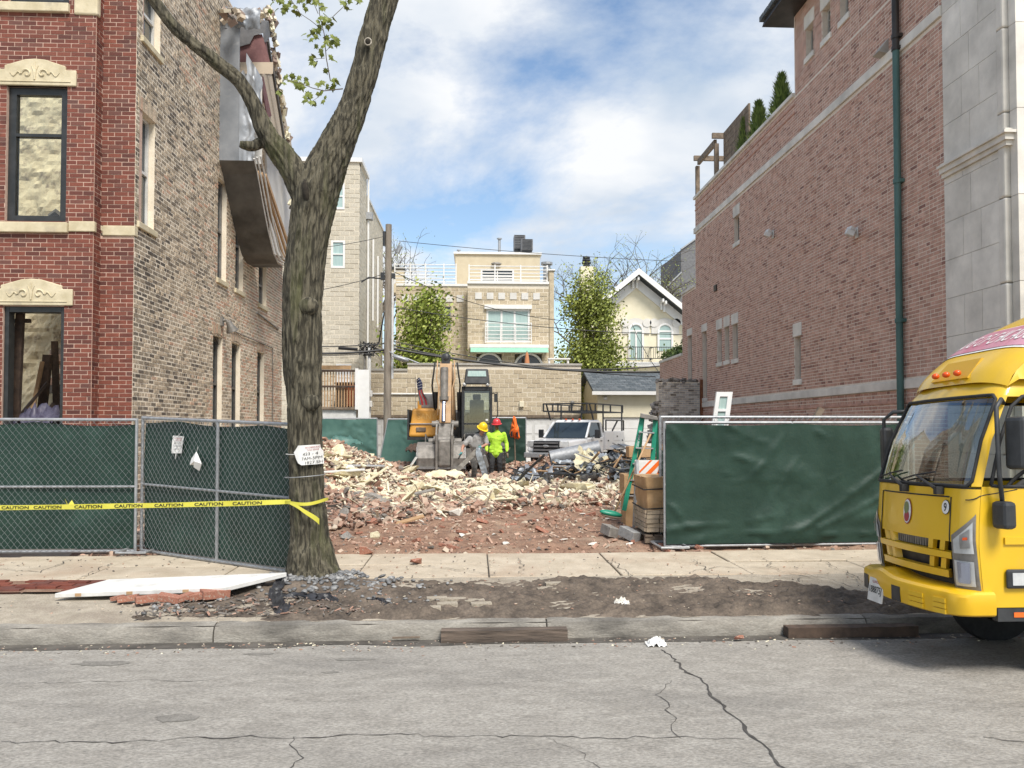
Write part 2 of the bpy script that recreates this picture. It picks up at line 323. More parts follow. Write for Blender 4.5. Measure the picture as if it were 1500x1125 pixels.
M['verdigris'] = mat('verdigris_copper', (.045, .105, .098), (.085, .165, .15), rough=.6, metal=.2, scale=3, stretch=(1, 1, .3))
M['bronze'] = mat('dark_bronze', (.03, .026, .022), (.055, .046, .04), rough=.5, metal=.3, scale=3)
M['carwhite'] = mat('white_car_paint', (.74, .75, .76), rough=.3, coat=.4)
M['amber'] = mat('amber_lens', (.75, .09, .008), rough=.25)
M['lens'] = mat('clear_lamp_lens', (.46, .47, .47), (.6, .61, .6), rough=.12, scale=9, spec=.8)
M['pinkvinyl'] = mat('faded_red_vinyl', (.5, .16, .22), (.62, .34, .4), rough=.3, scale=1.2)
M['flagblue'] = mat('navy_flag_cloth', (.012, .018, .06), rough=.8)
M['flagred'] = mat('red_flag_cloth', (.3, .02, .025), rough=.8)
M['awning'] = mat('green_awning_cloth', (.22, .46, .34), (.27, .52, .39), rough=.8, scale=3)
M['garden'] = mat('moss_green', (.05, .09, .02), rough=.8)
M['concrete'] = mat('plain_concrete', (.36, .34, .3), (.46, .435, .39), rough=.9, scale=4, bump=.2)
M['orangestripe'] = mat('orange_reflective', (.85, .16, .02), rough=.4)
# ------------------------------------------------------------------ ground, road, kerb, pavement
def road_z(y): return max(-.02, .03 * (6.9 - y)) if y > 2 else .147 + .005 * (2 - y)
def lot_z(x, y):
    b = .2 + .012 * max(0, y - 10)
    for cx, cy, sx, sy, h in ((-4.4, 22.5, 1.45, 4.5, 1.05), (-3.2, 15.0, 1.2, 2.2, .28), (.4, 18.6, 3.2, 1.2, .07), (4.2, 21.5, 1.7, 1.9, .5),
                              (3.2, 27.0, 1.3, 1.1, .5), (-2.6, 20.5, 1.1, 1.8, .42), (5.8, 13.5, .9, 1.5, .1)):
        b += h * math.exp(-((x - cx) / sx) ** 2 - ((y - cy) / sy) ** 2)
    e_ = y - 10.15 + .35 * nz(x * .9, y * .5, 3) + .25 * nz(x * 3, y * 2, 5)
    n_ = .05 * fbm(x, y, 0, 1.3) + .02 * fbm(x, y, 4, 6)
    return b + n_ * min(1, max(0, e_ * .8 + .2)) - max(0, .12 - e_ * .16) * (1 if y < 11.2 else 0)
MB().grid(lambda u, v: (-900 + 1800 * u, -300 + 1800 * v, -.35), 1, 1).build('ground', M['sand'], kind='structure')
B((-60, 31.5, -.3), (60, 62, .12)).build('alley_pavement', M['concrete'], kind='structure')
B((-60, 10.2, -.3), (60, 31.5, .1)).build('yard_ground', M['sand'], kind='structure')
rd = MB().grid(lambda u, v: (-70 + 140 * u, -9 + 15.9 * v, road_z(-9 + 15.9 * v)), 70, 64).build('road', M['road'], smooth=True, kind='structure')
B((-70, -40, -.3), (70, -9.0, .2)).build('far_pavement', M['walk'], kind='structure')
def ribbon(path, w, zf, lift, name, m, parent=None, jit=.25, n=14, **tg):
    P = [Vector(p).to_2d() for p in path]; pts = []
    for a, b in zip(P[:-1], P[1:]):
        k = max(2, int((b - a).length / .05))
        for i in range(k): pts.append(a.lerp(b, i / k))
    pts.append(P[-1]); mb = MB(); vs_ = []
    for i, p in enumerate(pts):
        t = (pts[min(i+1, len(pts)-1)] - pts[max(0, i-1)]).normalized(); nn = Vector((-t.y, t.x))
        off = nn * (.06 * jit * 4 * nz(i * .23, 1.7 * len(pts)) + .035 * nz(i * .8, 3) + .02 * nz(i * 1.9, 8)); ww = w * .5 * (.35 + 1.6 * abs(nz(i * .41, 9.1)))
        for s_ in (-1, 1): q = p + off + nn * s_ * ww / 2; vs_.append((q.x, q.y, zf(q.x, q.y) + lift))
    mb.add(vs_, [(2*i, 2*i+1, 2*i+3, 2*i+2) for i in range(len(pts) - 1)])
    return mb.build(name, m, parent, fix=False, **tg)
def onroad(px, py):
    p = ptZ(px, py, .05)
    for _ in range(6): p = ptZ(px, py, road_z(p.y))
    return p
rz = lambda x, y: road_z(y)
for pth, w in (([(0, 1088), (300, 1082), (560, 1078), (800, 1081), (1090, 1083)], .022), ([(968, 952), (1010, 985), (1060, 1035), (1100, 1080), (1150, 1122), (1170, 1150)], .045),
               ([(985, 998), (965, 1015), (985, 1048), (997, 1082)], .016), ([(430, 1080), (436, 1100), (420, 1130)], .018), ([(0, 1002), (120, 999), (300, 996)], .012),
               ([(800, 1081), (850, 1100), (890, 1130)], .010), ([(640, 1005), (800, 998), (860, 1000)], .007), ([(1440, 1080), (1500, 1088), (1600, 1085)], .03)):
    ribbon([onroad(*p) for p in pth], w, rz, .004, 'crack', M['crack'], rd)
# stains on the road
for px, py, rx, ry in ((260, 1052, .13, .07), (485, 985, .06, .03), (520, 966, .16, .04), (150, 972, .22, .07), (380, 958, .12, .04)):
    c = onroad(px, py); mb = MB(); k = 44
    ring = [(c.x + rx * math.cos(a) * (1 + .5 * nz(a * 2, px) + .25 * nz(a * 7, px)), c.y + ry * math.sin(a) * (1 + .5 * nz(a * 2, py) + .3 * nz(a * 6, py))) for a in [2 * math.pi * i / k for i in range(k)]]
    mb.add([(x, y, road_z(y) + .003) for x, y in ring], [tuple(range(k))]); mb.build('stain', M['stain'], rd, fix=False)
MB().grid(lambda u, v: (-70 + 140 * u, 6.72 + .22 * v + .09 * nz(u * 180, v) * (1 - v), road_z(6.72 + .22 * v) + .004), 700, 2).build('gutter', M['gutter'], fix=False, kind='structure')
# kerb made of cast lengths
kb = MB().box((-70, 6.93, -.3), (70, 7.04, .14)).build('kerb', M['gutter'], kind='structure')
xk = -14.0; kme = None
for i in range(10):
    Lk = 2.93
    if kme is None:
        q = MB(); n = 24
        prof = [(6.9, -.05), (6.895, .05), (6.91, .105), (6.93, .138), (6.965, .15), (7.03, .155), (7.03, -.05)]
        vs_ = []
        for a in range(n + 1):
            for (yy, zz) in prof: vs_.append((a / n * (Lk - .014), yy + .008 * nz(a * .7, zz * 9), zz + .012 * nz(a * .5, yy * 7) * (zz > .1)))
        k = len(prof)
        q.add(vs_, [(a*k+b, a*k+b+1, (a+1)*k+b+1, (a+1)*k+b) for a in range(n) for b in range(k-1)] + [tuple(range(k)), tuple(n*k+b for b in range(k))])
        o = q.build('kerb_length', M['kerb'], kb, smooth=40); kme = o.data
    else: o = link('kerb_length', kme, kb)
    o.location = (xk, 0, 0); xk += Lk
# parkway sheet
MB().grid(lambda u, v: (-20 + 40 * u, 7.0 + 1.8 * v, .152 + .036 * v + .012 * fbm(-20 + 40 * u, 2 * v, 1, 3)), 240, 16).build('parkway', M['sand'], smooth=True, fix=False, kind='structure')
# mud driven over by trucks
def mudz(x, y):
    top = 8.78 - max(0, min(1, (x - 2.5) / 1.8)) * .95 + .12 * nz(x * 1.7, 0, 2) + .05 * nz(x * 6, 1, 4)
    ex = min(1, max(0, (x + 1.95 + .3 * nz(y * 3, 2)) / .5)); ey = min(1, max(0, (top - y) / .22)); el = min(1, max(0, (y - 7.0 - .05 * nz(x * 4, 7)) / .12))
    k = ex * ey * el
    c, s_ = math.cos(.42), math.sin(.42); a = x * s_ + y * c
    c2, s2 = math.cos(-.5), math.sin(-.5); a2 = x * s2 + y * c2
    w = .5 + .5 * nz(x * .5, y * .8, 8); rut = (abs(math.sin(a * 24 + .7 * nz(x, y, 2))) - .5) * .044 * w + (abs(math.sin(a2 * 27 + .6 * nz(x, y, 6))) - .5) * .038 * (1 - w)
    tread = .012 * max(0, math.sin((x * c - y * s_) * 52)) * (1 if w > .5 else .3)
    return .146 + k * (.038 + rut + tread * .6 + .05 * fbm(x, y, 3, 1.6) + .025 * abs(nz(x * 8, y * 8, 1)) + .018 * abs(nz(x * 19, y * 19, 4)))
MB().grid(lambda u, v: (-2.7 + 12.2 * u, 6.99 + 1.87 * v, mudz(-2.7 + 12.2 * u, 6.99 + 1.87 * v)), 640, 120).build('mud', M['mud'], smooth=True, fix=False, kind='structure')
# pavement slabs
pv = B((-20, 8.8, -.3), (20, 10.45, .172)).build('pavement', M['gutter'], kind='structure')
sx_ = -12.0; i = 0
while sx_ < 14:
    w = 1.52; 
    for y0, y1 in ((8.78, 9.58), (9.6, 10.4)):
        kk = 1 if sx_ < 1.5 else 2.6; dz = rnd.uniform(-.006, .006) * kk; tl = rnd.uniform(-.008, .008) * kk
        q = MB(); a, b = sx_ + .008, sx_ + w - .008
        q.hexa([(a, y0+.006, .1), (b, y0+.006, .1), (b, y1-.006, .1), (a, y1-.006, .1), (a, y0+.006, .196+dz), (b, y0+.006, .196+dz+tl), (b, y1-.006, .2+dz+tl), (a, y1-.006, .2+dz)])
        q.build('slab', M['walk'], pv, bevel=.008, seg=1)
    sx_ += w; i += 1
wz = lambda x, y: .2
def onwalk(px, py): return ptZ(px, py, .2)
for pth in ([(605, 828), (660, 834), (728, 843)], [(1010, 820), (1040, 838), (1065, 862), (1100, 872)], [(1120, 818), (1135, 835), (1210, 848), (1262, 866)], [(1190, 815), (1230, 832), (1255, 850), (1290, 858)],
            [(900, 818), (905, 830), (930, 845)], [(1080, 842), (1150, 846), (1215, 840)], [(0, 835), (60, 840), (100, 820)], [(120, 846), (150, 832), (165, 826)], [(760, 818), (768, 842)], [(1000, 838), (1060, 832), (1130, 833)],
            [(1140, 868), (1165, 855), (1190, 846)], [(250, 826), (262, 815), (275, 812)]):
    ribbon([onwalk(*p) for p in pth], .026, wz, .011, 'crack', M['crack'], pv, jit=.4)
# strip of red brick pavers beside the sandy parkway
bp = MB().grid(lambda u, v: (-9 + 4.9 * u, 8.16 + .6 * v, .2), 4, 2).build('brick_paving', M['dirt'], kind='structure')
pm = [B((-.098, -.05, -.03), (.098, .05, .03)).mesh('paver', M['redbrick']) for _ in range(4)]
for k, m_ in enumerate(pm): m_.attributes['rnd'].data.foreach_set('value', [.2 + .25 * k] * 6)
for j in range(5):
    for i in range(24):
        if rnd.random() < .12 + .1 * (j == 0): continue
        o = link('paver', rnd.choice(pm), bp); o.location = (-8.9 + i * .206 + (j % 2) * .1, 8.24 + j * .112, .183 + rnd.uniform(-.006, .012)); o.rotation_euler = (rnd.uniform(-.05, .05), rnd.uniform(-.05, .05), rnd.uniform(-.04, .04))
# lot: dirt heightfield
lot = MB().grid(lambda u, v: ((lambda x, y: (x, y, lot_z(x, y)))(-5.5 + 13.3 * u, 9.5 + 22.5 * v ** 1.35)), 180, 230).build('lot_ground', M['dirt'], smooth=True, fix=False, kind='structure')
# ------------------------------------------------------------------ masonry
def cells(mb, O, U, N, Lw, H, ops, T, z0=0.):
    us = sorted({0., Lw, *[q for o in ops for q in o[:2] if 0 < q < Lw]}); zs = sorted({z0, H, *[q for o in ops for q in o[2:4] if z0 < q < H]})
    sol = lambda i, j: 0 <= i < len(us)-1 and 0 <= j < len(zs)-1 and not any(o[0] < (us[i]+us[i+1])/2 < o[1] and o[2] < (zs[j]+zs[j+1])/2 < o[3] for o in ops)
    Z = Vector((0, 0, 1)); P = lambda u, z, d: O + U * u + Z * z - N * d
    for i in range(len(us)-1):
        for j in range(len(zs)-1):
            if not sol(i, j): continue
            a, b, c, d = us[i], us[i+1], zs[j], zs[j+1]
            mb.add([P(a,c,0),P(b,c,0),P(b,d,0),P(a,d,0)], [(0,1,2,3)]); mb.add([P(a,c,T),P(b,c,T),P(b,d,T),P(a,d,T)], [(3,2,1,0)])
            for di, dj, e_ in ((-1,0,((a,c),(a,d))), (1,0,((b,c),(b,d))), (0,-1,((a,c),(b,c))), (0,1,((a,d),(b,d)))):
                if not sol(i+di, j+dj): (p, q), (r_, s_) = e_; mb.add([P(p,q,0),P(r_,s_,0),P(r_,s_,T),P(p,q,T)], [(0,1,2,3)])
def masonry(parent, name, O, U, N, Lw, H, ch, bl, jt, proud, mb_, mm, ops=(), T=.3, z0=0., nobj=300, piece='brick', header=0, flem=False, dep=.06, jit=.003, skew=.15, tone=None, prof=None, seed=1, zmin=None):
    """a wall part of mortar with its bricks as real blocks standing proud of it"""
    O = Vector(O); U = Vector(U).normalized(); N = Vector(N).normalized(); Z = Vector((0, 0, 1)); rg = random.Random(seed)
    ops = [tuple(o) for o in ops]
    w = MB(); cells(w, O, U, N, Lw, H, ops, T, z0); wall = w.build(name, mm, parent)
    items = []; row = 0; z = z0
    while z + ch <= H + 1e-4:
        hd = header and row % header == header - 1; L1 = bl / 2 if hd else bl
        u = -(L1 / 2 if row % 2 else 0) - rg.uniform(0, .02); za, zb = z, z + ch - jt; k = 0
        while u < Lw:
            l = L1 if not flem else (bl if (k + row) % 2 else bl * .52); k += 1
            segs = [(max(0, u), min(Lw, u + l - jt))]
            for o in ops:
                if zb > o[2] + .3*ch and za < o[3] - .3*ch:
                    ns = []
                    for a, b in segs:
                        if b <= o[0] or a >= o[1]: ns.append((a, b)); continue
                        if a < o[0]: ns.append((a, o[0] - .002))
                        if b > o[1]: ns.append((o[1] + .002, b))
                    segs = ns
            for a, b in segs:
                if b - a > .03 and (zmin is None or za > zmin): items.append((a, b, za, zb, rg.random() if tone is None else max(0, min(.999, tone(a, za, rg.random()))), rg.uniform(-jit, jit), rg.uniform(-1, 1) * jit))
            u += l
        z += ch; row += 1
    sc = []
    for it in items:
        c = O + U * (it[0]+it[1])/2 + Z * (it[2]+it[3])/2; px, py, d = proj(c)
        vis = -10 < px < 1510 and -10 < py < 1130; sc.append((0 if vis else 1, d / max(.05, it[1]-it[0])))
    order = sorted(range(len(items)), key=lambda i: sc[i]); pick = set(order[:nobj])
    pool = []
    for k in range(16):
        m_ = B((0, 0, -dep), (1, 1, 0)).mesh(piece, mb_); m_.attributes['rnd'].data.foreach_set('value', [(k + .5) / 16] * 6); pool.append(m_)
    R3 = Matrix((U, Z, N)).transposed()
    vs_ = []; fs = []; rv = []
    for i, (a, b, za, zb, r_, j1, j2) in enumerate(items):
        pr = max(.0015, proud + j1); lo = O + U * a + Z * za + N * pr
        if i in pick:
            o = bpy.data.objects.new(piece, pool[int(r_ * 15.99)]); COL.objects.link(o); o.parent = wall
            o.matrix_local = Matrix.Translation(lo) @ R3.to_4x4() @ Matrix.Diagonal((b - a, zb - za, 1, 1))
        else:
            o = len(vs_); p = [O + U * x + Z * y + N * max(.001, pr + (j2 if x == b else 0)) for x, y in ((a,za),(b,za),(b,zb),(a,zb))]
            q = [O + U * x + Z * y for x, y in ((a,za),(b,za),(b,zb),(a,zb))]
            vs_ += p + q; fs += [(o,o+1,o+2,o+3),(o+1,o,o+4,o+5),(o+2,o+1,o+5,o+6),(o+3,o+2,o+6,o+7),(o,o+3,o+7,o+4)]; rv += [r_] * 5
    if vs_:
        q = MB(); q.v = [tuple(v) for v in vs_]; q.f = fs; q.m = [0] * len(fs); q.r = rv
        q.build(piece + '_field', mb_, wall, fix=False, kind='stuff')
    return wall
def window(parent, O, U, N, u0, u1, z0, z1, fm, gm, fw=.06, rec=.12, nx=1, nz_=1, split=None, mun=.022, arch=0, name='window', th=.06):
    O = Vector(O); U = Vector(U).normalized(); N = Vector(N).normalized(); Z = Vector((0, 0, 1)); B3 = Matrix((U, N, Z)).transposed()
    def bar(mb, a, b, c, d, d0, d1):   # u range, z range, depth range behind the face
        mb.obox(O + U*(a+b)/2 + Z*(c+d)/2 - N*(d0+d1)/2, (b-a, d1-d0, d-c), B3)
    f = MB(); g = .003
    bar(f, u0+g, u0+fw, z0+g, z1-g, rec, rec+th); bar(f, u1-fw, u1-g, z0+g, z1-g, rec, rec+th)
    bar(f, u0+fw, u1-fw, z0+g, z0+fw, rec, rec+th); bar(f, u0+fw, u1-fw, z1-fw, z1-g, rec, rec+th)
    if arch:   # segmental head: fill the corners of the opening
        n = 8; w = u1 - u0
        for sd_ in (0, 1):
            pl = []
            for k in range(n + 1):
                x = k / n; h = arch * (1 - (1 - x) ** 2) ; pl.append((u0 + w/2 * x if not sd_ else u1 - w/2 * x, z1 - arch + h))
            poly = pl + [(u0 if not sd_ else u1, z1)]
            f.prism(poly, lambda u, v, d: O + U*u + Z*v - N*d, rec - .02, rec + th)
    wf = f.build(name, fm, parent)
    sp_ = [z0 + fw, z1 - fw] if split is None else [z0 + fw, split, z1 - fw]
    for k in range(len(sp_) - 1):
        a, b = sp_[k], sp_[k+1]; dd = rec + .015 + .012 * k
        if k:
            q = MB(); bar(q, u0+fw, u1-fw, a-.025, a+.025, rec-.004, rec+th-.006); q.build('meeting_rail', fm, wf)
        q = MB(); bar(q, u0+fw, u1-fw, a, b, dd + .02, dd + .026); q.build('pane', gm, wf)
        if nx > 1 or nz_ > 1:
            q = MB()
            for i in range(1, nx): x = u0+fw+(u1-u0-2*fw)*i/nx; bar(q, x-mun/2, x+mun/2, a, b, dd, dd+.018)
            for j in range(1, nz_): zz = a+(b-a)*j/nz_; bar(q, u0+fw, u1-fw, zz-mun/2, zz+mun/2, dd+.002, dd+.0185)
            q.build('muntins', fm, wf)
    return wf
# ------------------------------------------------------------------ left: gutted brick building
LW = -5.6; LY = 12.85
X3, Y3, Z3 = Vector((1,0,0)), Vector((0,1,0)), Vector((0,0,1))
rb = thing('brick_building', 'gutted building with red brick front, common brick flank and torn metal bay', 'building', (LW, LY, 0))
def lb(p): return Vector(p) - Vector((LW, LY, 0))          # world -> building
BF = 12.6                                                   # face of the projecting bay
bayR = pt(147, 400, LY).x
def zz(py, Y, px=100): return pt(px, py, Y).z
XB0 = -11.5
# main front right of the bay
ml = LW - bayR
sills = zz(338, LY, 170)
masonry(rb, 'front_wall', lb((bayR, LY, 0)), X3, -Y3, ml - .004, 9.5, .0705, .222, .0115, .004, M['redbrick'], M['redmortar'], ops=[(-1, 9, sills-.09, sills+.085)], T=.26, z0=.2, nobj=110, seed=3)
# bay front with its window openings
wl, wr = pt(9, 200, BF).x, pt(98, 200, BF).x
zu0, zu1 = zz(326, BF), zz(127, BF); zl1 = zz(449, BF); zl0 = .9; zt0 = zz(8, BF)
U0 = lambda x: x - XB0
ops = [(U0(wl), U0(wr), zl0, zl1), (U0(wl), U0(wr), zu0, zu1), (U0(wl), U0(wr), zt0, zt0 + 2.1)]
masonry(rb, 'bay_front', lb((XB0, BF, 0)), X3, -Y3, bayR - XB0 - .004, 9.5, .0705, .222, .0115, .004, M['redbrick'], M['redmortar'], ops=ops, T=.24, z0=.2, nobj=300, seed=4)
q = masonry(rb, 'bay_return', lb((bayR, BF+.012, 0)), Y3, X3, LY - BF - .014, 9.5, .0705, .222, .0115, .004, M['redbrick'], M['redmortar'], T=.05, z0=.2, nobj=0, seed=5)
# limestone lintels with a low gable and carved scrolls, sills and belt
def lintel(x0, x1, z0, z1, zs):
    O = lb((0, BF - .035, 0)); fn = lambda u, v, w: (u + O.x, O.y + w, v)
    w = x1 - x0; sh = .16 * w
    poly = [(x0, z0), (x1, z0), (x1, zs), (x1 - .13*w, zs), (x1 - .13*w, zs + .35*(z1-zs)), ((x0+x1)/2 + .12*w, z1 - .03*(z1-z0)), ((x0+x1)/2, z1), ((x0+x1)/2 - .12*w, z1 - .03*(z1-z0)), (x0 + .13*w, zs + .35*(z1-zs)), (x0 + .13*w, zs), (x0, zs)]
    q = MB(); q.prism(poly, fn, 0, .1); li = q.build('lintel', M['limestone'], rb, bevel=.012)
    c = MB(); cx, cz = (x0+x1)/2, z0 + .45*(z1-z0); s = (z1 - z0) * .30
    for sg in (-1, 1):
        pts = [fn(cx + sg*(s*.95 + s*.62*(1-t)*math.cos(7.5*t)), cz + s*.62*(1-t)*math.sin(7.5*t) - s*.1, -.006) for t in [k/26*.86 for k in range(27)]]
        c.tube(pts, .014, 5)
        c.tube([fn(cx + sg*(s*(1.7 + k*.16)), cz - s*.15 + .035*math.sin(k*.9), -.006) for k in range(9)], [.012 - .001*k for k in range(9)], 5)
        c.tube([fn(cx, cz - s*.7, -.006), fn(cx + sg*s*.12, cz + s*.3, -.006), fn(cx + sg*s*.4, cz + s*.95, -.006)], [.014, .013, .006], 5)
    c.tube([fn(cx, cz - s*.8, -.006), fn(cx, cz + s*1.35, -.006)], [.016, .008], 5)
    c.tube([fn(x0 + .08, z0 + .06, -.004), fn(x1 - .08, z0 + .06, -.004)], .008, 5)
    c.build('carved_scroll', M['limestone'], li)
lx0, lx1 = pt(-2, 100, BF).x, pt(113, 100, BF).x
lintel(lx0 - .06, lx1, zz(127, BF), zz(88, BF), zz(104, BF))
lintel(lx0 - .06, pt(108, 400, BF).x, zz(448, BF), zz(409, BF), zz(424, BF))
def sill(x0, x1, z0, z1, d0=.07, nm='sill'):
    p = lb((x0, BF - d0, z0)); r = lb((x1, BF + .05, z1)); B(p, r).build(nm, M['limestone'], rb, bevel=.012)
sill(XB0, pt(101, 330, BF).x, zz(342, BF), zz(327, BF)); sill(XB0, pt(103, 10, BF).x, zz(20, BF), zz(7, BF))
sill(pt(101, 330, BF).x + .004, bayR + .03, sills - .088, sills + .078, .03, 'belt_course')
B(lb((bayR + .034, LY - .03, sills - .085)), lb((LW + .02, LY + .1, sills + .08))).build('belt_course', M['limestone'], rb, bevel=.012)
B(lb((pt(109, 10, BF).x, BF - .03, zz(22, BF))), lb((bayR + .03, BF + .1, zz(-28, BF)))).build('quoin', M['limestone'], rb, bevel=.03)
# windows: upper one glazed, lower one an empty charred frame
window(rb, lb((0, BF, 0)), X3, -Y3, wl, wr, zu0, zu1, M['black'], M['wglass'], fw=.12, rec=.06, split=zz(197, BF), th=.1)
window(rb, lb((0, BF, 0)), X3, -Y3, wl, wr, zt0, zt0 + 2.1, M['black'], M['wglass'], fw=.12, rec=.06, th=.1)
f = MB()
for a, b, c, d in ((wl, wl+.07, zl0, zl1), (wr-.07, wr, zl0, zl1), (wl+.07, wr-.07, zl1-.09, zl1)): f.box(lb((a, BF+.04, c)), lb((b, BF+.2, d)))
ef = f.build('empty_window_frame', M['black'], rb, bevel=.006)
# roofless interior: rough stone wall and wreckage seen through the openings
def rough(nm, x0, x1, y, z0, z1, m, amp, nx=60, nz2=60, flip=1):
    q = MB(); q.grid(lambda u, v: lb((x0 + (x1-x0)*u, y + amp*fbm(u*(x1-x0), v*(z1-z0), y, 3.5, 5), z0 + (z1-z0)*v)), nx, nz2); return q.build(nm, m, rb, fix=False)
M['ruinwall'] = mat('rough_inner_masonry', (.52, .45, .30), (.72, .64, .44), rough=.95, scale=4, bump=.8, bscale=14, c3=(.3, .24, .17), s3=5, w3=.56)
rough('inner_wall', -11, LW - .32, 17.4, .2, 9.7, M['ruinwall'], .07, 80, 110)
bk = MB(); rr = random.Random(5)
for i in range(240):
    x = rr.uniform(-9.2, -5.95); z = rr.uniform(.4, 3.6); bk.a = rr.random()
    bk.obox(lb((x, 17.15 + rr.uniform(-.1, .12), z)), (rr.uniform(.15, .4), .16, rr.uniform(.08, .2)), (0, rr.uniform(-.1, .1), 0))
for i in range(160):
    x = rr.uniform(-9.2, -5.95); z = rr.uniform(5.0, 6.3) - .4*abs(x + 8.6); bk.a = rr.uniform(0, .6)
    bk.obox(lb((x, 16.4 + rr.uniform(-.3, .4), z)), (rr.uniform(.1, .3), .2, rr.uniform(.08, .2)), (rr.uniform(-1, 1), rr.uniform(-1, 1), rr.uniform(-1, 1)))
bk.build('inner_rubble', M['rubble'], rb, kind='stuff')
for k in range(5): B(lb((-11, 13.6 + k*.8, 4.55)), lb((LW - .35, 13.68 + k*.8, 4.75))).build('floor_joist', M['oldwood'], rb)
for a, b, w in ((pt(30, 455, 12.95), pt(22, 640, 13.2), .12), (pt(45, 470, 13.1), pt(8, 470, 13), .1), (pt(48, 600, 13.6), pt(62, 530, 13.9), .06), (pt(70, 520, 14.2), pt(58, 640, 14.1), .14), (pt(28, 610, 13.5), pt(70, 560, 13.8), .07), (pt(80, 500, 14.3), pt(84, 640, 14.3), .1)):
    q = MB(); q.beam(lb(a), lb(b), w, w*.6); q.build('charred_beam', M['darkwood'] if w != .06 else M['wood'], rb)
q = MB(); q.grid(lambda u, v: lb((-8.2 + 1.7*u, 13.1 + .9*v, 1.7 + .5*v*(1-abs(u-.5)) + .25*fbm(u*3, v*3, 2, 2))), 24, 14); q.build('rubble_heap', M['darkwood'], rb, smooth=True, fix=False)
q = MB(); q.grid(lambda u, v: lb((-7.7 + .7*u, 13.0 + .5*v, 1.95 + .35*v*(1-abs(u-.5)) + .15*fbm(u*4, v*4, 7, 2))), 18, 12); q.build('purple_tarpaulin', mat('purple_tarpaulin', (.045, .04, .075), (.09, .085, .13), rough=.5, scale=5), rb, smooth=True, fix=False)
# ---- flank wall of common brick
def sw(px): return ptX(px, 500, LW).y - LY
def sz(px, py): return ptX(px, py, LW).z
SW = []   # u0,u1,z0,z1,kind
SWd = [(200, 223, 330, 166, 'a'), (203, 229, 62, -30, 'a'), (317, 330, 410, 262, 'b'), (343.5, 355, 425, 290, 'b'), (378, 389.5, 447, 386, 'b'), (312, 325.5, 632, 492, 'c'), (339.5, 352, 634, 503, 'c'), (377, 387, 632, 516, 'c')]
for a, b, c, d, k in SWd: m_ = (a + b) / 2; SW.append((sw(a), sw(b), sz(m_, c), sz(m_, d), k))
FL = sw(413)
masonry(rb, 'flank_wall', lb((LW, LY + .004, 0)), Y3, X3, FL, 11.6, .0765, .215, .027, .004, M['combrick'], M['commortar'], ops=[s[:4] for s in SW], T=.3, z0=.2, nobj=300, header=6, jit=.006, seed=6, tone=lambda u, z, r_: r_ * .72 + .4 * min(1, u / 7) + .13 + .18 * fbm(u, z, 3, .7))
for (u0, u1, z0, z1, k) in SW:
    fm = M['white_dirty'] if k == 'a' else M['zincdark'] if k == 'c' else M['black']
    window(rb, Vector((0, 0, 0)), Y3, X3, u0, u1, z0, z1, fm if k != 'b' else M['machgrey'], M['glass'], fw=.05, rec=.1, split=(z0+z1)/2, arch=.16 if k == 'c' else 0)
    B((-.05, u0 - .07, z0 - .11), (.05, u1 + .07, z0 - .004)).build('sill', M['limestone'], rb, bevel=.01)
    if k in 'ac':   # brick-on-end head
        q = MB(); n = 9
        for i in range(n):
            u = u0 - .06 + (u1 - u0 + .12) * (i + .5) / n; q.a = .7 + .3 * rnd.random() * (i % 2) + .15 * rnd.random()
            q.box((-.02, u - (u1-u0+.12)/n*.44, z1 + .003 + .05*math.sin(math.pi*(i+.5)/n)*(k == 'c')), (.012, u + (u1-u0+.12)/n*.44, z1 + .2 + .05*math.sin(math.pi*(i+.5)/n)))
        q.build('brick_head', M['combrick'], rb)
# flood lamp and conduit
p = lb(ptX(323, 476, LW)); q = MB(); q.box((0, p.y-.06, p.z-.02), (.06, p.y+.06, p.z+.18)); q.tube([(.05, p.y, p.z+.1), (.14, p.y, p.z+.1), (.2, p.y-.02, p.z)], .03, 8)
q.lathe([(.03, .12), (.06, .1), (.075, 0), (.13, -.12), (.13, -.14), (.0, -.14)], (.22, p.y-.03, p.z-.02), 14, Euler((.3, -.35, 0)).to_matrix()); q.build('flood_lamp', M['machgrey'], rb, smooth=40)
q = MB(); q.tube([lb(ptX(a, b, LW)) + Vector((.03, 0, 0)) for a, b in ((330, 480), (352, 490), (375, 500), (398, 510))], .014, 6); q.tube([lb(ptX(398, b, LW)) + Vector((.03, 0, 0)) for b in (510, 640)], .014, 6)
q.tube([lb(ptX(a, b, LW)) + Vector((.03, 0, 0)) for a, b in ((376, 459), (406, 482))], .022, 6); q.build('conduit', M['machgrey'], rb)
# ---- torn metal-clad oriel on the flank
oy0 = sw(318); XO = pt(372, 235, LY + oy0).x; pj = XO - LW
zb, zt = pt(345, 235, LY + oy0).z, pt(345, 34, LY + oy0).z
ob = MB()
ob.box((.002, oy0, zb), (pj*.56, oy0 + .03, zt)); ob.build('zinc_cladding', M['zinc'], rb)
ob = MB(); ob.grid(lambda u, v: (pj*.57 + pj*.43*u, oy0 - .012 + .05*u + .06*fbm(u*2, v*6, 3, 1.4)*u, zb + (zt - zb)*(.66 - .05*u + .06*fbm(u*3, 1, 4, 2))*v), 12, 40); ob.build('zinc_cladding', M['zinc'], rb, smooth=True, fix=False)
ob = MB(); ob.grid(lambda u, v: (-.0 + (pj + .12)*u, oy0 - .06*math.sin(v*3) - .05*fbm(u*4, v*3, 6, 1.2), zt - .12 + .46*v + .05*fbm(u*5, v*2, 1, 2)), 26, 10); ob.build('crumpled_flashing', M['zinc'], rb, smooth=True, fix=False)
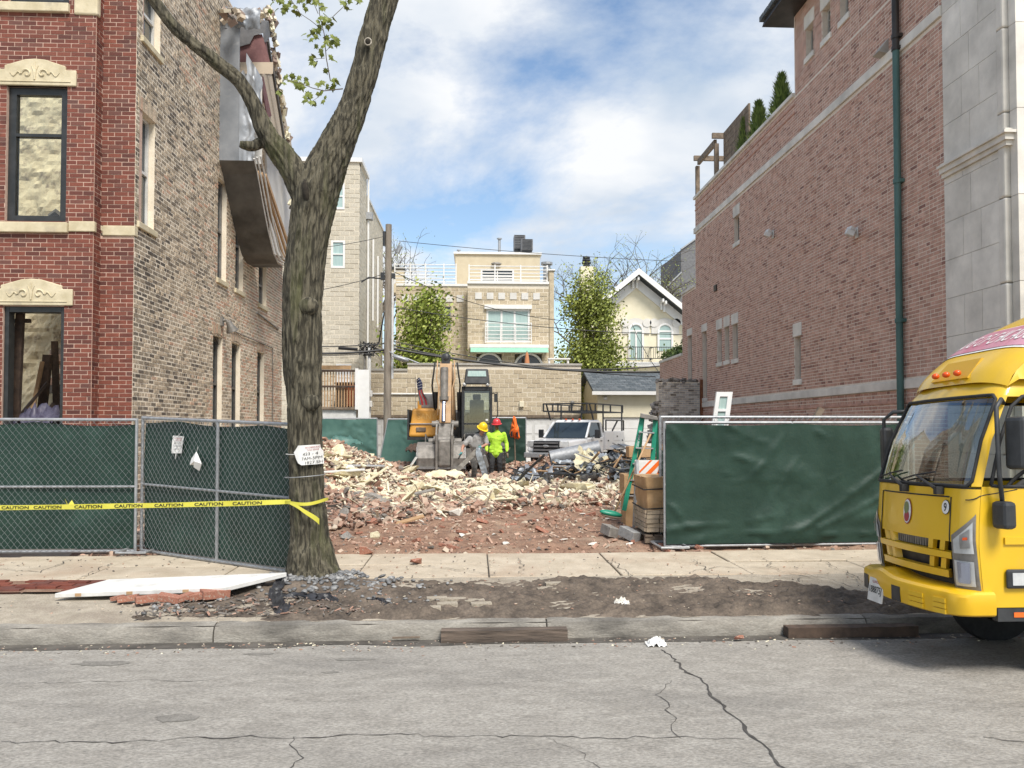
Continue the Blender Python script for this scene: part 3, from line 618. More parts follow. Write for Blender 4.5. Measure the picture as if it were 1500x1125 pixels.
# soffit sweeping down, in two sheets, and its outer edge
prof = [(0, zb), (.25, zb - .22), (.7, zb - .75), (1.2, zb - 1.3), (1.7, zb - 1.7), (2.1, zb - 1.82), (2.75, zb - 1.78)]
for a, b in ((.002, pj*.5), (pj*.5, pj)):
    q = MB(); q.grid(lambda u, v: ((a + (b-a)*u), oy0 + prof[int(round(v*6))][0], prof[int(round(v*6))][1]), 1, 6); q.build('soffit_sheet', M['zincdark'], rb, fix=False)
q = MB()
for k, (dx_, m_) in enumerate(((0, 0), (.05, .03), (.11, .07))):
    q.tube([(pj + dx_ + .02*fbm(v, k, 2, 3), oy0 + y + .06*k, z + .05 + .05*k) for v, (y, z) in enumerate(prof)], .022, 5)
q.build('torn_edge_strip', M['white_dirty'], rb)
q = MB()
for k in range(3): q.beam((pj - .05 + .06*k, oy0 + .45 + .1*k, zb - .1), (pj + .02 + .05*k, oy0 + 2.9 + .1*k, zb - 1.75 + .15*k), .05, .09)
q.build('split_stud', M['wood'], rb)
# inner rooms laid open: back walls in beige board, mauve board, white board
def open_wall(x, pts, m, nm, t=.06, hole=None):
    q = MB(); poly = [(lb(pt(a, b, Y)).y, lb(pt(a, b, Y)).z) for a, b, Y in pts]
    q.prism(poly, lambda u, v, w: (x + w, u, v), 0, t); return q.build(nm, m, rb)
XI = LW + pj * .9
def iw(x, poly, m, nm):
    q = MB(); q.prism([((lambda p: (p.y - LY, p.z))(ptX(a, b, x))) for a, b in poly], lambda u, v, w: (x - LW + w, u, v), -.05, 0); return q.build(nm, m, rb)
def xw(poly, m, nm, dY):
    q = MB(); q.add([lb(pt(a, b, LY + oy0 + dY)) for a, b in poly], [tuple(range(len(poly)))]); return q.build(nm, m, rb, fix=False)
xw([(345, 28), (392, 30), (388, 48), (372, 52), (366, 64), (345, 70)], M['greystucco'], 'dark_wallpaper_board', .45); xw([(345, 52), (384, 50), (396, 92), (345, 92)], M['mauve'], 'mauve_board', .5)
xw([(345, 91), (400, 91), (400, 108), (345, 108)], M['plaster'], 'beige_board', .48); xw([(345, 107), (384, 107), (384, 240), (345, 240)], M['drywall'], 'white_board', .52)
iw(XI + .02, [(388, 34), (395, 30), (399, 50), (389, 62)], M['greystucco'], 'dark_wallpaper_board')
iw(XI + .01, [(389, 58), (393, 46), (398, 92), (390, 90)], M['mauve'], 'mauve_board')
iw(XI, [(389, 92), (401, 94), (404, 110), (389, 108)], M['plaster'], 'beige_board')
iw(XI - .01, [(385, 108), (404, 110), (428, 216), (389, 210)], M['plaster'], 'beige_board')
iw(XI - .03, [(384, 170), (394, 172), (396, 212), (386, 210)], M['drywall'], 'white_board')
iw(XI - .25, [(389, 212), (428, 218), (431, 380), (400, 372)], M['drywall'], 'white_board')
iw(XI + .012, [(381, 112), (386, 112), (398, 170), (392, 172)], M['mauve'], 'window_jamb_board')
# insulation, torn edge and dangling scraps down the ragged outline
q = MB(); rr = random.Random(11)
edge = [(394, 20), (398, 45), (402, 80), (406, 110), (411, 150), (418, 190), (424, 220), (428, 260), (430, 310), (428, 350), (424, 378)]
for k in range(150):
    t = rr.random() * (len(edge) - 1.001); i = int(t); a = Vector(edge[i]).lerp(Vector(edge[i+1]), t - i)
    P = lb(ptX(a.x + rr.uniform(-3, 1), a.y, XI)); q.a = rr.choice((.05, .2, .62, .8, 1))
    q.obox(P + Vector((rr.uniform(-.05, .1), 0, 0)), (rr.uniform(.02, .1), rr.uniform(.02, .09), rr.uniform(.05, .3)), (rr.uniform(-.5, .5), rr.uniform(-.5, .5), rr.uniform(-1, 1)))
q.build('torn_edge_debris', M['rubble'], rb, kind='stuff')
q = MB()
for k in range(60):
    P = lb(ptX(rr.uniform(325, 400), 26 + rr.uniform(-12, 6), LW + rr.uniform(.05, pj))); q.a = rr.choice((.02, .12, .2, .62, .75))
    q.obox(P, (rr.uniform(.05, .2), rr.uniform(.05, .2), rr.uniform(.03, .12)), (rr.uniform(-1, 1), rr.uniform(-1, 1), rr.uniform(-1, 1)))
q.build('roof_debris', M['rubble'], rb, kind='stuff')
q = MB(); q.grid(lambda u, v: (pj*.75 + .3*u + .05*nz(v*5, u, 2), oy0 + .02 + .12*u + .08*nz(u*3, v*4), zb + 1.1 + 1.3*v - .5*u), 8, 12); q.build('peeled_sheet', M['zinc'], rb, smooth=True, fix=False)
for a, b in (((392, 60), (426, 262)),):
    q = MB(); q.beam(lb(ptX(*a, XI + .12)), lb(ptX(*b, XI + .1)), .05, .07); q.build('bent_rail', M['zincdark'], rb)
# ------------------------------------------------------------------ right: rose brick building
RW = 7.9
RY = ptX(1385, 400, RW).y
rt = thing('brick_building', 'tall rose brick building with limestone front and green downpipe beside the lot', 'building', (RW, RY, 0))
ru = lambda px: ptX(px, 400, RW).y - RY
rzz = lambda px, py: ptX(px, py, RW).z
def rp(p): return Vector(p) - Vector((RW, RY, 0))
zlow = rzz(1200, 576); zup = rzz(1200, 176); zpar = rzz(1100, 208)
u3, u2, u1_ = ru(1168), ru(1019), ru(999); zfar = rzz(1008, 427)
def rop(a, b, t, bt): m_ = (a + b) / 2; return (ru(b), ru(a), rzz(m_, bt), rzz(m_, t))
W = [rop(1076, 1083.5, 316, 354), rop(1007, 1012.8, 492, 588), rop(1028.5, 1034.5, 486, 583), rop(1050, 1056.5, 483, 531), rop(1061, 1067.5, 479, 528), rop(1072.5, 1080, 475, 526), rop(1163, 1172, 493, 556)]
WT = [rop(1184, 1195, 33, 76), rop(1208.5, 1220.5, 4, 50), rop(1235, 1247.5, -32, 20)]
NX = -X3
mk = dict(flem=True, jit=.004, seed=21)
# the flank is one wall in four steps of height: built from the street end to the lane
ztop = 13.5
masonry(rt, 'flank_wall', rp((RW, RY, 0)), Y3, NX, u2, zup - .1, .0705, .222, .0150, .003, M['pinkbrick'], M['pinkmortar'], ops=[w for w in W if w[0] < u2] + [(-1, 99, zlow - .09, zlow + .09)], T=.35, z0=.2, nobj=300, **mk)
masonry(rt, 'parapet_wall', rp((RW, RY, zup + .1)), Y3, NX, u2, zpar - zup - .1, .0705, .222, .0150, .003, M['pinkbrick'], M['pinkmortar'], T=.35, nobj=120, flem=True, seed=22, ops=[])
masonry(rt, 'upper_wall', rp((RW, RY, zpar + .002)), Y3, NX, u3, ztop - zpar, .0705, .222, .0150, .003, M['pinkbrick'], M['pinkmortar'], T=.35, nobj=120, flem=True, seed=23, ops=[(a, b, c - zpar, d - zpar) for a, b, c, d in WT])
masonry(rt, 'rear_wall', rp((RW, RY + u2 + .004, 0)), Y3, NX, u1_ - u2, zfar, .0705, .222, .0150, .003, M['pinkbrick'], M['pinkmortar'], T=.35, z0=.2, nobj=60, flem=True, seed=24, ops=[(a - u2, b - u2, c, d) for a, b, c, d in W if a > u2])
uan = ru(966); zan = rzz(985, 526)
masonry(rt, 'garden_wall', rp((RW, RY + u1_ + .004, 0)), Y3, NX, uan - u1_, zan, .0705, .222, .0150, .003, M['pinkbrick'], M['pinkmortar'], T=.35, z0=.2, nobj=40, flem=True, seed=25)
# end walls so that the masses close
q = MB(); q.box((.352, .2, 0), (14, u3 - .02, ztop)); q.box((.352, u3, 0), (14, u2 - .02, zpar - .3)); q.box((.352, u2, 0), (14, u1_ - .02, zfar - .2)); q.build('inner_mass', M['pinkmortar'], rt)
B((-.001, u3 + .004, zpar), (.3, u3 + .05, ztop)).build('upper_return', M['pinkmortar'], rt)
B((.3, u3 - .05, zpar), (14, u3 + .0, ztop + .4)).build('upper_rear_wall', M['pinkmortar'], rt)
def stone(u0, u1, z0, z1, d0, d1, nm, m='ashlar', bev=.01): return B((-d0, u0, z0), (d1, u1, z1)).build(nm, M[m], rt, bevel=bev)
stone(-.002, u2 + .1, zlow - .085, zlow + .085, .045, .2, 'lower_belt_course'); stone(-.002, u2 + .1, zup - .095, zup + .095, .045, .2, 'upper_belt_course')
stone(-.0, u2 + .08, zlow - .34, zlow - .29, .02, .2, 'brick_ledge', 'pinkbrick', .004)
stone(u3 + .06, u2 + .06, zpar, zpar + .1, .07, .42, 'parapet_coping'); stone(u2 + .11, u1_ + .03, zfar, zfar + .1, .05, .42, 'rear_coping'); stone(u1_ + .04, uan, zan, zan + .1, .05, .42, 'garden_coping')
stone(u3 + .06, u2, zpar - .22, zpar - .18, .022, .1, 'brick_ledge', 'pinkbrick', .004); stone(u3 + .06, u2, zpar - .42, zpar - .38, .022, .1, 'brick_ledge', 'pinkbrick', .004)
for i, (a, b, c, d) in enumerate(W + WT):
    window(rt, Vector((0, 0, 0)), Y3, NX, a, b, c, d, M['concrete'] if i else M['machgrey'], M['glass'], fw=.05, rec=.12, nx=2 if 2 < i else 1, nz_=4 if i in (6,) else 3, mun=.02)
    h = .33 if i not in (1, 2) else .26
    stone(a - .07, b + .07, d + .003, d + h, .022, .1, 'lintel'); stone(a - .06, b + .06, c - .14, c - .003, .04, .1, 'sill')
# eave over the upper storey
q = MB(); q.hexa([(-.62, -1, ztop-1.62), (1, -1, ztop-1.62), (1, u3+.55, ztop-1.62), (-.62, u3+.55, ztop-1.62), (-.55, -1, ztop-1.36), (1.4, -1, ztop-.5), (1.4, u3+.1, ztop-.5), (-.55, u3+.48, ztop-1.36)])
eave_z = pt(1146, 36, RY + u3 + .4).z
ev = q.build('eave', M['bronze'], rt); ev.location.z = eave_z - (ztop - 1.62)
q = MB()
for i in range(26):
    y = u3 + .5 - i * .3; q.box((-.66, y - .13, ztop - 1.45), (-.3, y + .13, ztop - 1.33))
tl = q.build('roof_tiles', M['shingle'], rt); tl.location.z = ev.location.z
# downpipe, dark above and green with age below
dpx, dpy = -.09, ru(1323.5)
zc = rzz(1320, 70)
q = MB(); q.cyl((dpx, dpy, .3), (dpx, dpy, zc), .062, n=14); dp = q.build('downpipe', M['verdigris'], rt, smooth=40)
q = MB(); q.cyl((dpx, dpy, zc + .002), (dpx, dpy, 14), .064, n=14); q.build('downpipe_upper', M['bronze'], rt, smooth=40)
for py in (50, 68, 265, 470):
    z = rzz(1323, py); q = MB(); q.cyl((dpx, dpy, z - .04), (dpx, dpy, z + .04), .078, n=14); q.box((dpx, dpy - .09, z - .03), (0, dpy + .09, z + .03)); q.build('pipe_bracket', M['verdigris' if py > 70 else 'bronze'], dp)
# wall lights
for px, py in ((1133, 344), (1256, 342)):
    p = rp(ptX(px, py, RW)); q = MB(); q.box((-.03, p.y - .06, p.z - .1), (-.004, p.y + .06, p.z + .12)); q.obox((-.13, p.y + .03, p.z + .05), (.14, .16, .17), (0, .5, .2)); q.obox((-.2, p.y - .1, p.z - .02), (.16, .1, .11), (0, .4, -.3)); q.build('flood_light', M['white_dirty'], rt, bevel=.012)
p = rp(ptX(1297, 72, RW)); q = MB(); q.add([(-.002, p.y-.12, p.z+.16), (-.002, p.y+.12, p.z+.16), (-.2, p.y+.12, p.z-.1), (-.2, p.y-.12, p.z-.1), (-.002, p.y-.12, p.z-.14), (-.002, p.y+.12, p.z-.14)], [(0,1,2,3), (3,2,5,4), (0,3,4), (1,5,2), (0,4,5,1)]); q.build('vent_hood', M['concrete'], rt)
p = rp(ptX(1049, 422, RW)); B((-.05, p.y - .12, p.z - .1), (-.004, p.y + .12, p.z + .1)).build('wall_vent', M['bronze'], rt)
# limestone front block
LFy = ptX(1466, 400, RW).y - RY
ls = MB(); ls.box((.008, LFy, .2), (8, -.004, 14)); lsw = ls.build('limestone_front', M['concrete'], rt)
z = .2; row = 0; zb1 = rzz(1420, 232)
while z < 13.8:
    h = .64 if not (z < zb1 - .12 < z + .64) else zb1 - .12 - z
    cuts = [LFy] + ([LFy + .42, LFy + .86] if row % 2 else [LFy + .66]) + [-.006]
    for a, b in zip(cuts[:-1], cuts[1:]):
        q = MB(); q.a = rnd.random(); q.box((-.006, a + .004, z + .004), (.1, b - .004, z + h - .004)); q.build('limestone_block', M['ashlar'], lsw)
    z += h; row += 1
    if abs(z - (zb1 - .12)) < .01: z = zb1 + .13
for d0, z0, z1 in ((.05, zb1 - .12, zb1 - .05), (.09, zb1 - .048, zb1 + .04), (.13, zb1 + .042, zb1 + .085), (.07, zb1 + .087, zb1 + .128)):
    B((-d0, LFy - d0 - .18, z0), (.3, -.003, z1)).build('cornice', M['ashlar'], lsw)
zq = .2
while zq < 13.5:
    h = 1.28
    q = MB(); q.a = rnd.random(); q.box((-.03, LFy - .16, zq + .004), (.3, LFy - .002, zq + h - .004)); q.build('pilaster_block', M['ashlar'], lsw, bevel=.03)
    q = MB(); q.a = rnd.random(); q.box((.06, LFy - .32, zq + .004), (3, LFy - .17, zq + h - .004)); q.build('front_block', M['ashlar'], lsw)
    zq += h
# roof garden: pergola and potted conifers stand on the terrace
def conifer(x, y, z, h, r, label, seed):
    o = thing('potted_conifer', label, 'conifer', (x, y, z)); rg = random.Random(seed)
    MB().cyl((0, 0, -.5), (0, 0, h * .95), .05, .01, 6).build('trunk', M['bark'], o)
    q = MB()
    for k in range(1800):
        t = rg.random() ** .8; rr_ = r * (1 - t) ** .75 * (.55 + .45 * abs(math.sin(t * 17 + k % 5))) * rg.uniform(.5, 1.05); a = rg.uniform(0, 6.28); c = Vector((rr_*math.cos(a), rr_*math.sin(a), t * h)); q.a = rg.random()
        d = Vector((math.cos(a), math.sin(a), rg.uniform(.6, 1.8))).normalized() * rg.uniform(.1, .22); s = d.cross(Z3).normalized() * .035
        q.add([c - s, c + s, c + d], [(0, 1, 2)])
    q.build('crown', M['conifer'], o, fix=False)
ytop = zpar - .1
for px, pb, pt_, sd_, lbl in ((1145, 165, 112, 1, 'tallest green conifer on the brick roof terrace, beside the upper storey'), (1112, 200, 152, 2, 'middle conifer of three along the brick roof terrace'), (1092, 222, 176, 3, 'small conifer on the brick roof terrace next to the wooden screen')):
    p = ptX(px, pb, RW + .75); zt_ = pt(px, pt_, p.y).z; conifer(p.x, p.y, ytop, zt_ - ytop, .55 if sd_ < 3 else .45, lbl, sd_)
pg = thing('pergola', 'brown timber pergola with boarded screen on the brick roof terrace', 'pergola', (RW + .5, 0, ytop))
ya, yb, yc = ptX(1022, 300, RW + .5).y, ptX(1050, 300, RW + .5).y, ptX(1064, 300, RW+.5).y
zp = pt(1035, 228, (ya + yb) / 2).z - ytop
for yy in (ya, yb):
    for xx in (0, 1.6): MB().box((xx - .07, yy - .07, 0), (xx + .07, yy + .07, zp)).build('post', M['oldwood'], pg)
for xx in (0, 1.6): MB().box((xx - .05, ya - .15, zp), (xx + .05, yb + .1, zp + .2)).build('beam', M['oldwood'], pg)
for yy in (ya - .05, yb): MB().box((-.15, yy - .05, zp + .2), (1.75, yy + .05, zp + .38)).build('rafter', M['oldwood'], pg)
n = 9
for i in range(n): MB().box((.2, yc - 1.6, .05 + i * (zp + .3) / n), (.26, yb - .15, .05 + (i + .94) * (zp + .3) / n)).build('board', M['oldwood'], pg)
# shrub on the garden wall
def foliage(o, n, fn, size, m, seed, name='crown'):
    rg = random.Random(seed); q = MB()
    for k in range(n):
        c, sh = fn(rg)
        if c is None: continue
        q.a = min(1, max(0, sh + rg.uniform(-.25, .25))); d = Vector((rg.gauss(0, 1), rg.gauss(0, 1), rg.gauss(0, 1))).normalized(); e_ = d.orthogonal().normalized(); e2 = d.cross(e_); s = size * rg.uniform(.6, 1.3)
        q.add([c - e_*s*.5, c + e2*s*.35, c + e_*s*.6, c - e2*s*.35], [(0, 1, 2, 3)])
    return q.build(name, m, o, fix=False)
p0 = rp(ptX(983, 526, RW)); sh = thing('shrub', 'dense green shrub spilling over the low garden wall', 'shrub', (RW + .25, RY + (u1_ + uan) / 2, zan + .05))
Lh = (uan - u1_) / 2
foliage(sh, 1500, lambda g: (Vector((g.gauss(0, .12), g.uniform(-Lh, Lh), abs(g.gauss(.18, .16)))), g.random()), .11, M['conifer'], 4)
MB().tube([(0, -Lh*.7, -.05), (0, 0, .15), (0, Lh*.7, .05)], .03, 5).build('stem', M['bark'], sh)
# old whitewashed wall stub by the lane
st = thing('wall_remnant', 'ragged grey whitewashed brick wall stub left standing at the lot edge', 'wall', (6.6, 26.4, 0))
M['oldwhite'] = mat('whitewashed_old_brick', (.3, .27, .24), rough=.95, scale=6, bump=.6, attr=[(0, (.17, .15, .13)), (.25, (.36, .335, .31)), (.7, (.48, .455, .425)), (1, (.55, .53, .5))], c3=(.2, .18, .165), s3=2, w3=.58)
sx0 = pt(965, 600, 26.4).x - 6.6; sx1 = RW - 6.6 - .1; ztp = pt(985, 560, 26.4).z
masonry(st, 'brickwork', Vector((sx0, 0, 0)), X3, -Y3, sx1 - sx0, ztp, .075, .21, .012, .004, M['oldwhite'], M['commortar'], T=.4, z0=.3, nobj=60, piece='brick', jit=.012, seed=31)
q = MB()
for k in range(60): q.a = rnd.random() * .5; q.obox((rnd.uniform(sx0 - .05, sx1), rnd.uniform(.05, .35), ztp + rnd.uniform(-.02, .12)), (.2, .1, .07), (rnd.uniform(-.3, .3), rnd.uniform(-.3, .3), rnd.uniform(-2, 2)))
for k in range(90): q.a = rnd.random() * .5; zz_ = rnd.uniform(.3, ztp * .8); q.obox((sx0 - rnd.uniform(0, .5) * (1 - zz_ / ztp) - .02, rnd.uniform(.05, .35), zz_), (.2, .12, .08), (rnd.uniform(-.2, .2), rnd.uniform(-.2, .2), rnd.uniform(-1, 1)))
q.build('loose_brick', M['oldwhite'], st, kind='stuff')
MB().beam((sx1 + .06, -.02, .3), (sx1 + .06, -.02, ztp + .1), .08, .1).build('rusty_angle', mat('rust', (.16, .06, .03), (.26, .11, .05), rough=.9, scale=8), st)
# ------------------------------------------------------------------ lane buildings
# cream block apartment house
AY = 33.5; AX = pt(526, 400, AY).x
ap = thing('apartment_building', 'tall cream split-block apartment building with white sash windows', 'building', (AX, AY, 0))
ht = pt(520, 238, AY).z; u35 = ptX(537, 300, AX).y - AY; u41 = ptX(561, 300, AX).y - AY; hl = ptX(548, 312, AX).z
def aw(a, b, t, bt): p, r_ = pt(a, t, AY), pt(b, bt, AY); return (p.x - AX + 9, r_.x - AX + 9, r_.z, p.z)
AWn = [aw(485, 505.5, 352, 393), aw(483, 505, 268, 307), aw(492, 514.5, 533, 590)]
masonry(ap, 'front_wall', Vector((-9, 0, 0)), X3, -Y3, 9, ht, .205, .41, .03, .012, M['block_grey'], M['blockmortar'], ops=AWn, T=.3, nobj=300, piece='block', dep=.1, jit=.01, seed=41)
masonry(ap, 'side_wall', Vector((0, 0.004, 0)), Y3, X3, u35, ht, .205, .41, .02, .006, M['block_grey'], M['blockmortar'], T=.3, nobj=0, piece='block', dep=.1, jit=.004, seed=42)
masonry(ap, 'rear_side_wall', Vector((0, u35 + .01, 0)), Y3, X3, u41 - u35, hl, .205, .41, .02, .006, M['block_grey'], M['blockmortar'], T=.3, nobj=0, piece='block', dep=.1, jit=.004, seed=43)
B((-9, -.1, ht), (.12, u35 + .1, ht + .18)).build('parapet_cap', M['white'], ap); B((-9, u35 + .12, hl), (.06, u41, hl + .12)).build('rear_cap', M['white_dirty'], ap)
for w in AWn[:2]: window(ap, Vector((-9, 0, 0)), X3, -Y3, *w, M['white'], M['glass_teal'], fw=.09, rec=-.03, split=(w[2] + w[3]) / 2)
window(ap, Vector((-9, 0, 0)), X3, -Y3, *AWn[2], M['white'], M['white'], fw=.07, rec=0, nx=2, nz_=3, name='porch_door')
for px, p0_, p1_ in ((536.5, 262, 600), (544, 350, 470), (551, 375, 480)):
    u = ptX(px, 400, AX).y - AY; MB().cyl((.08, u, ptX(px, p1_, AX).z), (.08, u, ptX(px, p0_, AX).z), .05, n=6).build('downspout', M['white'], ap)
u = u35; B((.0, u - .15, ptX(537, 322, AX).z), (.28, u + .2, ptX(537, 312, AX).z)).build('rain_head', M['galv'], ap)
# slatted porch
zp0, zp1 = pt(500, 597, 32.6).z, pt(500, 545, 32.6).z; xp0, xp1 = pt(455, 560, 32.6).x - AX, pt(525, 560, 32.6).x - AX
po = MB().box((xp0, -1.6, zp0 - .1), (xp1, -.03, zp0)).build('porch_floor', M['oldwood'], ap)
for zr in (zp1, (zp0 + zp1) / 2 + .1): MB().box((xp0, -1.64, zr - .04), (xp1, -1.56, zr + .04)).build('porch_rail', M['darkwood'], po)
xx = xp0
while xx < xp1: MB().box((xx, -1.56, zp0), (xx + .045, -1.53, zp1)).build('slat', M['wood'], po); xx += .115
MB().box((xp1 - .02, -1.66, zp0 - .1), (xp1 + .1, -1.5, zp1 + .1)).build('porch_post', M['white'], po)
MB().box((xp1 + .1, -1.62, 0), (xp1 + .55, -1.5, zp1 + .05)).build('white_corner_panel', M['white'], po)
MB().box((xp0, -1.5, .1), (xp1, -1.44, zp0 - .12)).build('under_porch_panel', M['white_dirty'], po)
MB().box((xp0 + .4, -1.62, zp1 + .06), (xp1 - .2, -1.5, zp1 + .22)).build('porch_beam', M['wood'], po)
for i, (px, m_) in enumerate(((502, 'oldwood'), (515, 'orange'))):
    p = pt(px, 580, 32.8); bn = thing('wheelie_bin', ['brown wheelie bin behind the porch slats', 'orange red wheelie bin behind the porch slats'][i], 'bin', (p.x, 32.8, zp0))
    q = MB(); q.hexa([(-.22, -.22, .05), (.22, -.22, .05), (.22, .22, .05), (-.22, .22, .05), (-.27, -.27, .95), (.27, -.27, .95), (.27, .27, .95), (-.27, .27, .95)]); q.build('body', M['oldwood'] if not i else mat('orange_red_plastic', (.42, .12, .05), rough=.5), bn, bevel=.02)
    MB().obox((0, .02, 1.0), (.6, .62, .08), (-.08, 0, 0)).build('lid', M['darkwood'], bn, bevel=.02)
    for s in (-1, 1): MB().cyl((s * .2 - .03, .25, .1), (s * .2 + .03, .25, .1), .1, n=12).build('wheel', M['rubber'], bn)
# block garage with roof deck wall
GY = 34.2; gx0, gx1 = pt(535, 560, GY).x, pt(851, 560, GY).x; gxs = pt(597, 560, GY).x
ga = thing('garage', 'long tan split-block garage with flat roof wall behind the excavator', 'garage', (gx0, GY, 0))
zg1, zg2, zgl = pt(560, 543, GY).z, pt(720, 535, GY).z, pt(700, 608, GY).z
masonry(ga, 'wall', Vector((0, 0, zgl)), X3, -Y3, gxs - gx0, zg1 - zgl, .205, .41, .032, .012, M['block_tan'], M['blockmortar'], T=.3, nobj=60, piece='block', dep=.1, jit=.012, seed=51)
masonry(ga, 'wall', Vector((gxs - gx0 + .004, 0, zgl)), X3, -Y3, gx1 - gxs, zg2 - zgl, .205, .41, .032, .012, M['block_tan'], M['blockmortar'], T=.3, nobj=300, piece='block', dep=.1, jit=.012, seed=52)
B((0, -.06, zg1), (gxs - gx0, .32, zg1 + .09)).build('coping', M['concrete'], ga); B((gxs - gx0 - .02, -.06, zg2 + .002), (gx1 - gx0 + .05, .32, zg2 + .09)).build('coping', M['concrete'], ga)
B((-.0, -.03, zgl - .12), (gx1 - gx0, .3, zgl - .003)).build('lintel', M['oldwood'], ga)
B((0, .08, 0), (gx1 - gx0, .28, zgl - .13)).build('lower_wall', M['block_tan'], ga)
for a, b in ((545, 600), (610, 700), (760, 845)):
    xa, xb = pt(a, 620, GY).x - gx0, pt(b, 620, GY).x - gx0; d = B((xa, .04, .1), (xb, .076, zgl - .16)).build('garage_door', M['white_dirty'], ga)
    for k in range(4):
        for i in range(4): B((xa + (xb-xa)*(i+.1)/4, .026, .2 + k*.48), (xa + (xb-xa)*(i+.9)/4, .039, .58 + k*.48)).build('door_panel', M['white'], d)
B((gx1 - gx0 - .3, .31, 0), (gx1 - gx0, 6, zg2 - .02)).build('side_wall', M['block_tan'], ga); B((0.1, .31, zg1 - .5), (gx1 - gx0 - .31, 6, zg1 - .35)).build('roof', M['concrete'], ga)
p = pt(764, 592, GY); B((p.x - gx0 - .1, -.14, p.z - .13), (p.x - gx0 + .1, -.04, p.z + .13)).build('wall_lamp', M['yellowpaint'], ga, bevel=.02)
p = pt(838, 590, GY); MB().ell((p.x - gx0, -.12, p.z), .1, 10, 6).build('wall_lamp', M['machgrey'], ga)
# conduit run along the block wall
q = MB(); z = pt(560, 577, GY).z; q.tube([(.3, -.06, z), (3.0, -.06, z)], .035, 6); q.build('conduit', M['white'], ga)
# ------------------------------------------------------------------ tan block house behind the garage
HY = 40.0
hx = lambda px, Y=HY: pt(px, 450, Y).x
hz = lambda py, Y=HY, px=740: pt(px, py, Y).z
hs = thing('house', 'tan split-block house with white railings, roof deck and stucco penthouse', 'house', (hx(580), HY, 0))
H0 = hx(580)
def hop(a, b, t, bt, x0, Y): return (hx(a, Y) - x0, hx(b, Y) - x0, hz(bt, Y), hz(t, Y))
zl = hz(420); YR = HY - 1.0
masonry(hs, 'left_wall', Vector((0, 0, 0)), X3, -Y3, hx(687) - H0, zl, .205, .41, .032, .012, M['block_tan'], M['blockmortar'], ops=[hop(643, 661, 449, 486, H0, HY)], T=.3, zmin=4.2, nobj=140, piece='block', dep=.1, jit=.012, seed=61)
xr0 = hx(685, YR); zr = hz(416, YR)
masonry(hs, 'bay_wall', Vector((xr0 - H0, -1.0, 0)), X3, -Y3, hx(804, YR) - xr0, zr, .205, .41, .032, .012, M['block_tan'], M['blockmortar'], ops=[hop(712.5, 776, 453, 501, xr0, YR), hop(698, 735, 518, 545, xr0, YR), hop(754, 794, 518, 545, xr0, YR)], T=.3, zmin=4.0, nobj=260, piece='block', dep=.1, jit=.012, seed=62)
B((xr0 - H0 + .01, -.69, 0), (xr0 - H0 + .3, 6, zr - .1)).build('bay_side_wall', M['block_tan'], hs)
xq0, xq1 = hx(804.5, YR) - H0, hx(811.5, YR) - H0; B((xq0, -1.03, 0), (xq1, 7, hz(396, YR))).build('pier', M['block_tan'], hs, bevel=.03); B((xq0 - .05, -1.1, hz(396, YR) + .003), (xq1 + .05, 7, hz(394, YR))).build('pier_cap', M['white'], hs)
B((.02, -.06, zl), (hx(686) - H0, .3, zl + .12)).build('coping', M['white'], hs); B((xr0 - H0 - .02, -1.08, zr), (xq0 - .01, -.7, zr + .13)).build('coping', M['white'], hs)
B((.31, .31, 3), (xq0 - .1, 9, zl - .4)).build('inner_mass', M['stucco'], hs)
# square accent tiles
for i in range(6):
    a = hx(696 + 17 * i, YR) - H0; B((a, -1.045, hz(438.5, YR)), (a + .34, -1.0, hz(429, YR))).build('accent_tile', M['drywall'], hs)
for i in range(6):
    a = hx(589 + 16 * i) - H0; B((a, -.045, hz(443)), (a + .36, 0, hz(433))).build('accent_tile', M['drywall'], hs)
w = hop(712.5, 776, 453, 501, H0, YR)
wd = window(hs, Vector((0, -1, 0)), X3, -Y3, *w, M['white'], M['glass_teal'], fw=.1, rec=.0, nx=3, nz_=1, mun=.1)
B((w[0] - .1, -1.16, w[3] + .003), (w[1] + .1, -.98, w[3] + .2)).build('header', M['white'], hs)
for k in range(6): MB().cyl((w[0] - .08, -1.22, w[2] - .02 + k * .19), (w[1] + .08, -1.22, w[2] - .02 + k * .19), .022, n=6).build('balcony_rail', M['white'], hs)
for t in (0, .33, .66, 1): x = w[0] - .06 + (w[1] - w[0] + .12) * t; MB().cyl((x, -1.22, w[2] - .08), (x, -1.22, w[2] + .98), .025, n=6).build('balcony_post', M['white'], hs)
gw = hop(643, 661, 449, 486, H0, HY); window(hs, Vector((0, 0, 0)), X3, -Y3, *gw, M['concrete'], M['glass'], fw=.05, rec=.04, nx=3, nz_=7, mun=.03, name='glass_block_window')
